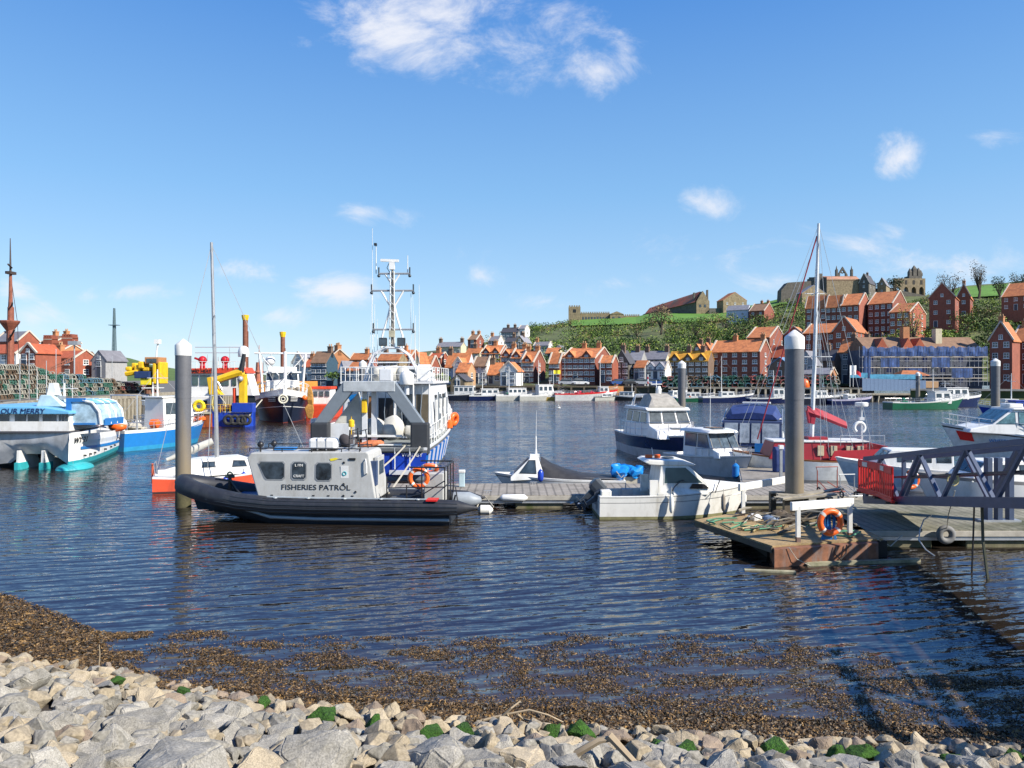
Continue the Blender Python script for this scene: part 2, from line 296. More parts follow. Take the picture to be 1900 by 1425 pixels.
RM = {'grey': M('grey_granite', (.275, .26, .225), .85, var=.22, scale=2.2, bump=.06, objvar=.2, fine=.34, dirt='5a5646', damt=.5, dscale=1.6),
      'beige': M('beige_sandstone', (.34, .285, .20), .88, var=.16, scale=2.2, bump=.05, objvar=.2, fine=.3, dirt='7a6c4c', damt=.5, dscale=1.6),
      'brown': M('brown_rock', (.22, .17, .125), .88, var=.2, scale=2.5, bump=.05, objvar=.2, fine=.25),
      'mossy': M('green_weed_rock', (.05, .15, .012), .9, var=.5, scale=7, bump=.12, dirt='2c4c0a', damt=.6, objvar=.15, fine=.4)}
def rockset(mk, n, k):
    out_ = []
    for i in range(n):
        me = rock_mesh(hash((mk, i)) % 9999 if False else (sum(map(ord, mk)) * 31 + i), 11 + i % 5, k); me.materials.append(RM[mk]); out_.append(me)
    return out_
RS = {'grey': rockset('grey', 12, (1, .8, .6)), 'beige': rockset('beige', 12, (1, .8, .6)), 'brown': rockset('brown', 4, (1, .75, .55)), 'mossy': rockset('mossy', 4, (1, .8, .7))}
placed = []
rr = random.Random(11)
def rock(kind, x, y, s, rz=None, tilt=None, z=None, label=None, group=None, i=None, kz=1):
    me = RS[kind][(i if i is not None else rr.randrange(99)) % len(RS[kind])]
    o = bpy.data.objects.new('boulder', me); COL.objects.link(o)
    o.location = (x, y, (gz(x, y) if z is None else z) + s * .12); o.scale = (s, s, s * kz)
    o.rotation_euler = tilt if tilt else (rr.gauss(0, .35), rr.gauss(0, .35), rr.uniform(0, 6.28) if rz is None else rz)
    tag(o, label, 'boulder', group); placed.append((x, y, s)); return o
# boulders one can point to
def pr(px, py, h=.25):   # ground point under a picture point
    y = 4.0
    for _ in range(60):
        x = PX(px, y); z = gz(x, y) + h; y2 = (CH - z) * F / (py - HY); y = .5 * y + .5 * y2
    return PX(px, y), y
SP = [('grey', 330, 1405, .62, 'large pointed grey boulder with a dark left face at the bottom edge', 3), ('grey', 250, 1330, .48, 'wide flat grey boulder above the pointed one', 5), ('brown', 115, 1340, .34, 'pinkish brown flat boulder left among grey ones', 0),
      ('grey', 70, 1400, .36, 'rounded speckled grey boulder in the bottom left corner', 7), ('beige', 138, 1240, .26, 'tall beige boulder standing up beside the dark weed bank', 2), ('grey', 600, 1395, .55, 'broad pale grey boulder at the bottom edge left of centre', 8),
      ('beige', 720, 1360, .3, 'beige wedge boulder with a shaded underside', 4), ('beige', 985, 1385, .46, 'long beige slab boulder tilted to the right', 1), ('grey', 1440, 1410, .42, 'grey slab boulder at the bottom right with mossy rocks behind', 9), ('beige', 1720, 1400, .26, 'square topped beige boulder at the lower right', 10),
      ('grey', 480, 1365, .26, 'grey boulder with a black hollow under it', 11), ('grey', 800, 1395, .5, 'split blue grey boulder at the bottom centre', 6)]
for (k, px, py, s, lb, i) in SP:
    x, y = pr(px, py); rock(k, x, y, s, label=lb, i=i)
for (px, py, s, lb) in ((215, 1262, .13, 'small green weeded stone furthest left'), (335, 1285, .15, 'green weeded stone by the left weed bank'), (485, 1302, .15, 'green weeded stone where the weed bank narrows'), (600, 1330, .22, 'large bright green stone left of centre'), (690, 1340, .16, 'flat yellow green stone left of centre'),
                        (800, 1358, .17, 'dark green weeded stone near the centre'), (860, 1352, .16, 'round green stone near the centre'), (1030, 1360, .2, 'olive topped stone beside the brightest green clump'), (1080, 1358, .24, 'brightest and tallest green clump at the toe of the bank'), (1215, 1380, .15, 'small green stone right of centre'),
                        (1275, 1388, .18, 'green stone beside a dark hollow'), (1440, 1390, .22, 'long green mossy stone at the right'), (1550, 1400, .2, 'round green mossy stone in front of dark weed'), (1600, 1400, .22, 'broad green stone among pale boulders at the right'), (1770, 1412, .18, 'dark green stone near the right corner'), (1885, 1405, .15, 'green stone at the right edge')):
    x, y = pr(px, py, .1); rock('mossy', x, y, s * 1.15, label=lb, kz=.95, z=gz(x, y) + .04)
tries = 0; cnt = 0
LB = {'grey': ('pale grey granite boulder packed among the others in the lower bank', 'grey boulders of the bank'), 'beige': ('sandy beige angular boulder of the upper rock edge near the weed', 'beige boulders of the bank'), 'brown': ('brownish boulder scattered in the rock bank', 'brown boulders of the bank')}
while cnt < 262 and tries < 30000:
    tries += 1
    y = 3.9 + 8.6 * rr.random(); x = rr.uniform(-.74, .74) * y; to = interp(TOE, x); d = to - y
    if d < -.05: continue
    pyv = HY + (CH - gz(x, y)) * F / y
    if pyv > 1490: continue
    near = d / 3.2; s = rr.uniform(.16, .23) + .24 * min(1, near) * rr.random() ** 1.6 + .05 * min(1, near)
    if any((x - a) ** 2 + (y - b) ** 2 < ((s + c) * .60) ** 2 for a, b, c in placed): continue
    k = 'grey' if rr.random() < smooth01((d - .4) / 1.3) * .92 else ('beige' if rr.random() < .85 else 'brown')
    rock(k, x, y, s * 1.12, label=LB[k][0], group=LB[k][1]); cnt += 1
# filler stones, too many to count
mb = MB()
def lowrock(seed):
    rn = random.Random(seed); bm = bmesh.new()
    for i in range(11): v = Vector((rn.gauss(0, 1), rn.gauss(0, 1), rn.gauss(0, 1))).normalized(); bm.verts.new((v.x, v.y * .8, v.z * .65))
    bmesh.ops.convex_hull(bm, input=bm.verts); bmesh.ops.delete(bm, geom=[v for v in bm.verts if not v.link_faces], context='VERTS'); bmesh.ops.bevel(bm, geom=list(bm.edges), offset=.05, segments=1, affect='EDGES', clamp_overlap=True)
    bm.verts.ensure_lookup_table(); r_ = ([v.co.copy() for v in bm.verts], [[v.index for v in f.verts] for f in bm.faces]); bm.free(); return r_
LR = [lowrock(i) for i in range(10)]
for i in range(2300):
    y = 3.9 + 8.8 * rr.random(); x = rr.uniform(-.76, .76) * y; to = interp(TOE, x)
    if to - y < -.15: continue
    s = rr.uniform(.05, .15) + (.09 * rr.random() if to - y > 1.2 else 0); a = Matrix.Rotation(rr.uniform(0, 6), 3, 'Z') @ Matrix.Rotation(rr.uniform(-.6, .6), 3, 'X'); vv, ff = rr.choice(LR); o = Vector((x, y, gz(x, y) + s * .5)); mb.mat(0 if rr.random() < .45 else 1)
    mb.add([a @ q * s + o for q in vv], ff)
tag(mb.build('rubble', [RM['beige'], RM['grey']]), 'small broken stones filling the gaps between boulders', 'stones', kind='stuff')
# seaweed
def weed(name, n, fn, mats, label, smin=.025, smax=.075, flat=.5):
    mb = MB(); r = random.Random(5)
    k = 0
    while k < n:
        q = fn(r)
        if q is None: continue
        x, y, z, h = q; k += 1; a = r.uniform(0, 6.28); l = r.uniform(smin, smax); w = l * r.uniform(.10, .26); u = Vector((math.cos(a), math.sin(a), r.gauss(0, .45 * flat))); p = Vector((-math.sin(a), math.cos(a), r.gauss(0, .6 * flat))) * w
        c = Vector((x, y, z + h * r.random())); mb.mat(r.choice((0, 0, 0, 1, 1, 2)))
        mb.add([c - u * l - p * .4, c + p, c + u * l * .3 + p * .6 + Vector((0, 0, l * .3)), c + u * l, c - p], [(0, 4, 1), (4, 3, 2, 1)])
    tag(mb.build(name, mats), label, 'seaweed', kind='stuff')
wm = [M('brown_wrack', (.085, .048, .016), .6, var=.35, scale=8), M('dark_wrack', (.03, .022, .011), .55, var=.3, scale=8), M('golden_wrack', (.22, .125, .035), .6, var=.3, scale=8)]
from mathutils import noise as NZ
def beach(r):
    x = r.uniform(-13, 9.5); sh, to = interp(SHORE, x), interp(TOE, x); y = r.uniform(to - .35, sh + .25)
    return x, y, max(0, gz(x, y)) - .01, .05
weed('washed_up_seaweed', 80000, beach, wm, 'thick bank of brown wrack along the waterline')
OUT = [(-9, 13.3), (-7.5, 13.2), (-5, 13.3), (-4, 13.0), (-1, 12.9), (1, 13.2), (3, 13.1), (5, 13.0), (6.5, 12.0), (8, 11.6), (10, 11.4)]
def afloat(r):
    x = r.uniform(-8.5, 9.5); sh = interp(SHORE, x); y = r.uniform(sh - .1, interp(OUT, x) + .5); t = (y - sh) / max(.5, interp(OUT, x) - sh)
    n_ = NZ.noise(Vector((x * 1.1, y * 2.4, 3))) + .5 * NZ.noise(Vector((x * 3.1, y * 6, 8))) + .35 * NZ.noise(Vector((x * 8, y * 14, 1)))
    th = -.04 + .20 * smooth01(t * .9) + (.15 if t > .95 else 0)
    if n_ + r.gauss(0, .24) < th: return None
    return x, y, .003, .014
weed('floating_seaweed', 62000, afloat, wm, 'patches of brown wrack floating on the shallow water', .014, .05, .3)
# driftwood twigs
def drift(px, py, pts, r, label, s=1):
    x, y = pr(px, py, .1); t = thing('driftwood_branch', label, 'driftwood', (x, y, gz(x, y) + .05)); mb = MB()
    for pl in pts: mb.tube([(a * s, b * s, c * s) for a, b, c in pl], [r * (1 - .6 * i / len(pl)) for i in range(len(pl))], 6)
    mb.build('branch', M('driftwood', (.33, .26, .17), .85, var=.25), t, True)
drift(960, 1335, [[(-.6, 0, .04), (-.2, .05, .12), (.2, 0, .22), (.5, -.05, .16), (.75, 0, .02)], [(-.25, .03, .1), (-.1, 0, .25), (.05, .1, .32)], [(0, 0, .15), (.1, .1, .02), (.35, .1, -.03)], [(-.15, .02, .13), (-.3, .1, .02)]], .018, 'pale forked twig lying on the brown weed at the water edge', .8)
drift(1130, 1415, [[(-.45, .1, .02), (-.1, 0, .28), (.05, 0, .3)], [(0, 0, .33), (.2, -.1, .15), (.38, -.2, 0)]], .045, 'dark bent log lying across the boulders', 1)
drift(183, 1235, [[(0, 0, 0), (.02, 0, .22), (.01, 0, .38)]], .01, 'thin pale stick standing up by the left weed bank')
# land on the left with its low far hill
grassm = M('rough_grass', (.075, .13, .022), .95, var=.35, scale=.08, dirt='3d3b1c', damt=.7, dscale=.05, fine=.3)
yard = M('quay_tarmac', (.13, .125, .115), .9, var=.2, scale=.5)
mb = MB(); mb.add([(-900, 50, 2.8), (-41.2, 50, 2.8), (-47.2, 104, 2.8), (-48, 140, 2.8), (-90, 420, 2.8), (-900, 420, 2.8)], [(0, 1, 2, 3, 4, 5)])
tag(mb.build('quayside_ground', yard), kind='structure')
mb = MB(); rows = []
for j in range(14):
    Y = 420 + 40 * j; rows.append([(PX(px, Y), Y, max(2.5, PZ(interp([(-400, 655), (0, 668), (215, 664), (250, 667), (300, 678), (340, 690), (420, 697), (700, 697)], px) + 3 * math.sin(px * .05), Y) * smooth01((j + 1) / 9))) for px in range(-500, 760, 14)])
mb.loft(rows, False, ring=False); tag(mb.build('far_hill', grassm, smooth=True), kind='structure')
# right bank terrain
SKY = [(330, 699), (480, 697), (560, 692), (640, 686), (700, 668), (760, 655), (830, 648), (880, 640), (930, 628), (985, 606), (1060, 599), (1180, 592), (1215, 584), (1330, 580), (1400, 570), (1450, 558), (1560, 552), (1720, 548), (1790, 530), (1850, 526), (2100, 500), (2400, 480)]
SY = [(166, 0), (172, .02), (185, .12), (200, .25), (240, .5), (300, .72), (360, .88), (430, 1), (900, .86)]
def tzz(px, Y):
    py = 715.5 + (interp(SKY, px) - 715.5) * interp(SY, Y); return PZ(py, Y)
YR = [166.5, 170, 178, 186, 194, 203, 214, 226, 240, 256, 274, 292, 312, 334, 358, 384, 408, 430, 460, 520, 640, 900]
mb = MB(); rows = []
for Y in YR:
    rows.append([(PX(px, Y), Y, (2.9 if Y < 168 else tzz(px, Y)) + (NZ.noise(Vector((px * .03, Y * .05, 0))) * 1.2 * smooth01((Y - 190) / 60) * (1 if Y < 400 else .2) * smooth01((px - 820) / 150))) for px in range(430, 2420, 12)])
mb.loft(rows, False, ring=False)
hillm = M('hillside', (.085, .105, .03), .95, var=.3, scale=.05, dirt='4a4526', damt=.8, dscale=.035, fine=.35)
tag(mb.build('hillside', hillm, smooth=True), kind='structure')
# the mown green below the church and the long hall
mb = MB(); rows = []
for k in range(9):
    row = []
    for i in range(41):
        px = 1060 + 400 * i / 40; f = i / 40; Yl = interp([(0, 384), (.3, 372), (.5, 350), (.7, 352), (1, 396)], f) + 9 * NZ.noise(Vector((i * .35, 2, 1))); Y = Yl + (436 - Yl) * k / 8
        row.append((PX(px, Y), Y, tzz(px, Y) + 1.0 + .5 * k / 8))
    rows.append(row)
mb.loft(rows, False, ring=False); tag(mb.build('meadow', M('mown_grass', (.085, .20, .02), .95, var=.2, scale=.08, fine=.2)), kind='structure')
mb = MB(); rows = []
for k in range(7):
    rows.append([(PX(1765 + 110 * i / 16, Y), Y, tzz(1765 + 110 * i / 16, Y) + 1.1) for i in range(17) for Y in [352 + 10 * k]])
mb.loft(rows, False, ring=False); tag(mb.build('meadow', M('mown_grass')), kind='structure')
# ---------------------------------------------------------------- vegetation
leafm = [M('dark_leaves', (.022, .05, .010), .8, var=.35, scale=.3), M('mid_leaves', (.085, .15, .02), .8, var=.35, scale=.3), M('light_leaves', (.20, .27, .035), .8, var=.3, scale=.3), M('dry_twigs', (.25, .185, .09), .9, var=.3, scale=.3), M('bare_twigs', (.11, .085, .06), .9, var=.25, scale=.3)]
bark = M('bark', (.09, .07, .05), .9, var=.3)
def clump(mb, c, rx, rz, n, size, r, mi):
    for _ in range(n):
        d = Vector((r.gauss(0, 1), r.gauss(0, 1), r.gauss(0, 1))).normalized() * (r.random() ** .35); p = Vector(c) + Vector((d.x * rx, d.y * rx, abs(d.z) * rz if rz < 0 else d.z * rz))
        a = Vector((r.gauss(0, 1), r.gauss(0, 1), r.gauss(0, .8))).normalized(); b = a.cross(Vector((r.gauss(0, 1), r.gauss(0, 1), r.gauss(0, 1)))).normalized(); s = size * r.uniform(.6, 1.4)
        mb.mat(r.choice(mi)); mb.add([p - a * s, p - b * s * .5, p + a * s, p + b * s * .6], [(0, 1, 2, 3)])
mb = MB(); r = random.Random(3)
for i in range(2100):
    px = r.uniform(905, 1935); Y = r.uniform(200, 424) if r.random() < .9 else r.uniform(186, 230)
    if 1060 < px < 1440 and Y > 362: continue
    if px > 1440 and Y > 395: continue
    pf = NZ.noise(Vector((px * .012, Y * .03, 4)))
    if pf < -.28 or 1760 < px < 1880 and Y > 340: continue
    s = r.uniform(1.2, 2.8) if r.random() < .86 else r.uniform(3.2, 5.2); z = tzz(px, Y); kind = NZ.noise(Vector((px * .02, Y * .04, 9)))
    mi = [0, 0, 1] if kind < -.12 else ([1, 1, 2, 0] if kind < .18 else [3, 1, 4, 3, 2])
    clump(mb, (PX(px, Y), Y, z + s * .25), s * 1.35, s * .85, int(24 + s * s * 12), .36, r, mi)
tag(mb.build('hillside_scrub', leafm), 'tangled green and brown scrub covering the hillside', 'scrub', kind='stuff')
def tree(loc, h, w, mi, label, group=None, n=420, bare=False, leaf=.36, trunk=.3, seed=0):
    r = random.Random(seed + int(loc[0] * 7)); t = thing('hillside_tree' if not bare else 'bare_tree', label, 'tree', loc, 0, group); mb = MB()
    mb.tube([(0, 0, -1), (.05 * h, 0, h * trunk), (.02 * h, .02 * h, h * .55)], [.035 * h, .025 * h, .012 * h], 6)
    tips = []
    for k in range(7 if not bare else 14):
        a = k * 2.4; q = Vector((math.cos(a) * w * r.uniform(.4, .75), math.sin(a) * w * r.uniform(.4, .75), h * r.uniform(.55, .92))); tips.append(q)
        mb.tube([(.04 * h, 0, h * trunk * r.uniform(.7, 1)), q * .6 + Vector((0, 0, h * .15)), q], [.016 * h, .01 * h, .004 * h], 4)
    mb.build('trunk', bark, t); mb = MB()
    for q in tips + [Vector((0, 0, h * .8)), Vector((w * .2, -w * .3, h * .65))]:
        clump(mb, q, w * .42, h * .2, int(n / 9), leaf, r, mi)
    mb.build('crown', leafm, t); return t
def on(px, Y, dz=0): return (PX(px, Y), Y, tzz(px, Y) + dz)
TR = [(1225, 300, 14, 9, [3, 4, 4], 'tall brown leafless thicket tree left of the green bushes', 900, 0), (1180, 292, 8, 7, [1, 3, 0], 'low olive bush on the brown bank', 420, 0), (1290, 276, 9, 8, [0, 1], 'dark green bush above the grey cottages', 520, 0), (1325, 262, 8, 8, [0, 1, 2], 'deep green bush behind the yellow roofed house', 500, 0),
      (1345, 300, 9, 9, [1, 3, 2], 'mixed green tree below the white cottage', 500, 0), (1410, 290, 8, 8, [0, 1], 'dark tree below the tan gable house', 400, 0), (1460, 285, 6, 6, [0, 3], 'brownish bush left of the red doored terrace', 300, 0), (1375, 262, 7, 7, [1, 0, 3], 'green bush right behind the brick quay house', 350, 0),
      (1655, 208, 8.5, 7, [1, 2, 3], 'pale green budding tree left of the scaffolded building', 700, 0), (1685, 213, 8, 7, [1, 2, 2], 'light green tree above the scaffold', 600, 0), (1712, 226, 8, 6.5, [0, 1], 'dark green tree above the blue netting', 500, 0), (1745, 214, 8, 7, [2, 2, 1], 'brightest yellow green tree on the right hillside', 650, 0),
      (1755, 262, 9, 8, [4, 3, 3], 'grey brown twiggy tree below the dark gabled house', 700, 0), (1790, 240, 9, 8, [0, 1, 1], 'large dark green tree right of the bright one', 600, 0), (1820, 262, 8, 8, [3, 1, 2], 'olive tree on the right hillside', 500, 0), (1838, 224, 8, 6, [0, 0, 1], 'darkest tree beside the tall brick house', 500, 0),
      (1835, 300, 7, 7, [2, 1], 'yellowish bush below the hilltop meadow', 350, 0), (1800, 282, 8, 7, [0, 1], 'dark round bush left of the yellowish bush', 350, 0), (1870, 275, 6, 6, [4, 1], 'low scrubby bush at the right edge', 300, 0),
      (1600, 300, 6, 5, [0, 1], 'small dark tree under the ruined arches', 250, 0)]
for (px, Y, h, w, mi, lb, n, _) in TR: tree(on(px, Y, -1), h, w * .62, mi, lb, n=n, leaf=.3, seed=px)
for (px, Y, h, w, mi, lb) in ((1762, 330, 17, 11, [4], 'broad leafless tree on the skyline left of the twin roofed house'), (1815, 350, 19, 6, [4], 'narrow dark leafless tree on the skyline'), (1853, 340, 12, 5, [0], 'small round dark evergreen on the skyline'), (1890, 345, 13, 7, [0, 4], 'dark tree on the skyline at the right edge')):
    tree(on(px, Y, -1), h, w * .6, mi, lb, n=420, bare=True, leaf=.28, seed=px)
tree(on(1690, 196, 0), 17, 3.6, [3, 2], 'thin spring tree standing in front of the upper brick terrace', n=300, bare=True, leaf=.22, seed=5)
tree((PX(617, 160), 160, 3), 3, 2.5, [0, 1], 'round green bush between the navy house and the blue cottage', n=160)
tree((PX(818, 150), 150, 2.6), 3, 2.4, [1, 2], 'green bush on the bank beside the blue vessel wheelhouse', n=160)
# ---------------------------------------------------------------- houses
WC = {'brick': M('red_brick', (.28, .08, .045), .85, objvar=.2, var=.15, scale=1.2, dirt='5a3a30', damt=.4), 'dbrick': M('dark_brick', (.24, .078, .05), .85, objvar=.2, var=.15, scale=1.2, dirt='3a2a26', damt=.4), 'obrick': M('orange_brick', (.42, .19, .085), .85, var=.12, scale=1.2, dirt='8a5438', damt=.4),
      'brown': M('brown_brick', (.15, .10, .072), .85, var=.2, scale=1.2), 'white': M('white_render', (.72, .72, .68), .8, var=.06, dirt='a09a8a', damt=.3), 'cream': M('cream_render', (.55, .49, .34), .8, var=.08, dirt='8f8468', damt=.4),
      'grey': M('grey_render', (.30, .30, .30), .85, var=.12, dirt='5d5d5a', damt=.4), 'navy': M('navy_cladding', (.035, .075, .11), .6, var=.2), 'lblue': M('pale_blue_render', (.34, .44, .58), .8, var=.08), 'stone': M('tan_stone', (.25, .195, .12), .9, var=.35, scale=.9, bump=.1, dirt='4e4534', damt=.6),
      'dstone': M('dark_stone', (.11, .10, .085), .9, var=.35, scale=.9, bump=.1), 'tan': M('tan_brick', (.42, .26, .14), .85, var=.1), 'lwall': M('lilac_white_render', (.5, .54, .62), .8, var=.06)}
RC = {'orange': M('orange_pantiles', (.47, .165, .06), .8, objvar=.25, var=.28, scale=1.4, dirt='8a5238', damt=.8, dscale=.6, wave=('X', 1.4, .22)), 'red': M('red_pantiles', (.38, .09, .038), .8, objvar=.2, var=.2, scale=1.4, dirt='8a4030', damt=.5, wave=('X', 1.4, .22)), 'gold': M('lichen_gold_tiles', (.55, .28, .03), .85, var=.3, scale=.7, dirt='a0501c', damt=.6, wave=('X', 1.4, .2)),
      'slate': M('grey_slate', (.20, .20, .225), .7, objvar=.2, var=.2, scale=1.2, dirt='6a6870', damt=.4), 'dslate': M('dark_slate', (.06, .06, .072), .7, var=.2, scale=1.2), 'brown': M('brown_tiles', (.22, .13, .08), .85, var=.25, scale=1, wave=('X', 1.4, .2)), 'blue': M('blue_slate', (.12, .22, .36), .7, var=.15)}
trim = M('white_window_frame', (.75, .75, .73), .5, var=.03); cop = M('stone_coping', (.52, .46, .38), .85, var=.15); potm = M('chimney_pot', (.45, .26, .14), .85, var=.15)
pane = M('window_pane', (.05, .062, .075), .12, var=.5, scale=1.1, spec=.7)
WM_ = {}
def wmesh(w, h, nx=2, ny=2, key='w'):
    k = (round(w, 1), round(h, 1), nx, ny)
    if k in WM_: return WM_[k]
    w, h = k[0], k[1]; mb = MB(); fr = .09; mb.bx(-w / 2, w / 2, -.05, .03, 0, h); mb.bx(-w / 2 - .08, w / 2 + .08, -.12, .03, -.12, -.005); mb.mat(1)
    cw = (w - fr * (nx + 1)) / nx; ch = (h - fr * (ny + 1)) / ny
    for i in range(nx):
        for j in range(ny): x0 = -w / 2 + fr + i * (cw + fr); z0 = fr + j * (ch + fr); mb.bx(x0, x0 + cw, -.065, -.04, z0, z0 + ch)
    o = mb.build('window', [trim, pane]); WM_[k] = o.data; bpy.data.objects.remove(o); return WM_[k]
def addwin(par, x, y, z, w, h, rz=0, nx=2, ny=2): return link('window', wmesh(w, h, nx, ny), par, 0, (x, y, z), (0, 0, rz))
HN = 0
def house(px0, pxc, px1, base, eave, ridge, Y, wall, roof, fl, nc, sc_, ax, ch, label, a=None, cat='house', ww=1.0, wh=1.3, d=None, dorm=0, name='house', coping=True, door=True, skirt=4, trimw=None):
    """front wall spans px0..pxc, right side wall pxc..px1; front-right corner stands at depth Y"""
    a = R(-(20 + max(0, math.degrees(math.atan((pxc - 1000) / F)))) if a is None else a); c = P(pxc, 0, Y); ca, sa = math.cos(a), math.sin(a)
    t0 = (px0 - CX) / F; t1 = (px1 - CX) / F
    Wd = (c.x - t0 * Y) / max(.2, ca - t0 * sa) if True else 0     # front-left corner at corner - Wd*(ca, sa)
    Wd = abs(Wd)
    den = (-sa - t1 * ca)
    D = d if d else max(4.5, min(14, (t1 * Y - c.x) / den if abs(den) > .05 else 8))
    z0 = PZ(base, Y); ze = PZ(eave, Y) - z0; zr = PZ(ridge, Y + D * .4) - z0; zr = max(zr, ze + 1.2)
    t = thing(name, label, cat, (c.x, Y, z0), math.degrees(a)); mb = MB()
    if ax == 'x': mb.prism([(0, -skirt), (D, -skirt), (D, ze), (D / 2, zr), (0, ze)], 'x', -Wd, 0)
    else: mb.prism([(-Wd, -skirt), (0, -skirt), (0, ze), (-Wd / 2, zr), (-Wd, ze)], 'y', 0, D)
    mb.build('wall', WC[wall], t); mb = MB(); th = .18; e = .3
    if ax == 'x':
        sl_ = (zr - ze) / (D / 2)
        for s_ in (0, 1):
            y0, y1 = (-e, D / 2) if s_ == 0 else (D + e, D / 2); z_0 = ze - e * sl_
            mb.prism([(y0, z_0 + .02), (y0, z_0 + th + .02), (y1, zr + th + .02), (y1, zr + .02)], 'x', -Wd - .05, .05)
    else:
        sl_ = (zr - ze) / (Wd / 2)
        for s_ in (0, 1):
            x0, x1 = (-Wd - e, -Wd / 2) if s_ == 0 else (e, -Wd / 2); z_0 = ze - e * sl_
            mb.prism([(x0, z_0 + .02), (x0, z_0 + th + .02), (x1, zr + th + .02), (x1, zr + .02)], 'y', -.05, D + .05)
    rf = mb.build('roof', RC[roof], t)
    if coping:
        mb = MB()
        if ax == 'x':
            for x in (-Wd, 0):
                mb.bar((x, -.3, ze - .1), (x, D / 2, zr + .3), .35, .25); mb.bar((x, D + .3, ze - .1), (x, D / 2 + .03, zr + .3), .35, .25)
        else:
            for yv in (0,): mb.bar((-Wd - .3, yv, ze - .1), (-Wd / 2, yv, zr + .3), .3, .25, (0, 1, 0)); mb.bar((.3, yv, ze - .1), (-Wd / 2 + .02, yv, zr + .3), .3, .25, (0, 1, 0))
        mb.build('coping', cop, t)
    for u_ in ch:
        mb = MB()
        if ax == 'x': x, y = -Wd * u_, D / 2
        else: x, y = -Wd / 2, D * u_
        x = min(-.5, max(-Wd + .5, x)); mb.bx(x - .5, x + .5, y - .45, y + .45, zr - 1.3, zr + 1.3); mb.bx(x - .58, x + .58, y - .53, y + .53, zr + 1.1, zr + 1.3)
        k = mb.build('chimney', WC['obrick' if wall in ('brick', 'dbrick', 'obrick', 'white') else 'brown'], t); mb = MB()
        for q in (-.27, .27): mb.cyl((x + q, y, zr + 1.28), (x + q, y, zr + 1.85), .16, .12, 8)
        mb.build('chimney_pot', potm, k)
    fh = ze / max(1, fl)
    for f_ in range(fl):
        for i in range(nc):
            x = -Wd * (i + .5) / nc
            if f_ == 0 and door and i == nc // 2:
                mb = MB(); mb.bx(x - .5, x + .5, -.06, .02, 0, 2.1); mb.mat(1); mb.bx(x - .6, x + .6, -.04, .02, -.02, 2.2); mb.build('door', [navy if f_ else M('door_paint', (.03, .05, .08), .4), trim], t); continue
            addwin(t, x, -.001, f_ * fh + fh * .32, min(ww, Wd / nc * .8), min(wh, fh * .55), 0)
        for i in range(sc_): addwin(t, .001, D * (i + .5) / sc_, f_ * fh + fh * .32, ww, min(wh, fh * .55), R(90))
    if ax == 'y' and nc: addwin(t, -Wd / 2, -.001, ze + .15, .8, min(1, (zr - ze) * .4), 0)
    for i in range(dorm):   # small gabled dormers over the eave
        x = -Wd * (i + .5) / dorm; w = .95; mb = MB(); mb.prism([(x - w, ze - .1), (x + w, ze - .1), (x + w, ze + .5), (x, ze + 1.6), (x - w, ze + .5)], 'y', -.12, D * .3)
        dm = mb.build('dormer', WC[trimw or wall], t); mb = MB(); mb.prism([(x - w - .25, ze + .28), (x - w - .25, ze + .42), (x, ze + 1.8), (x, ze + 1.64)], 'y', -.3, D * .34); mb.prism([(x + w + .25, ze + .28), (x + w + .25, ze + .42), (x + .01, ze + 1.8), (x + .01, ze + 1.64)], 'y', -.3, D * .34); mb.build('dormer_roof', RC[roof], dm)
        addwin(dm, x, -.121, ze, .8, .7)
    return t
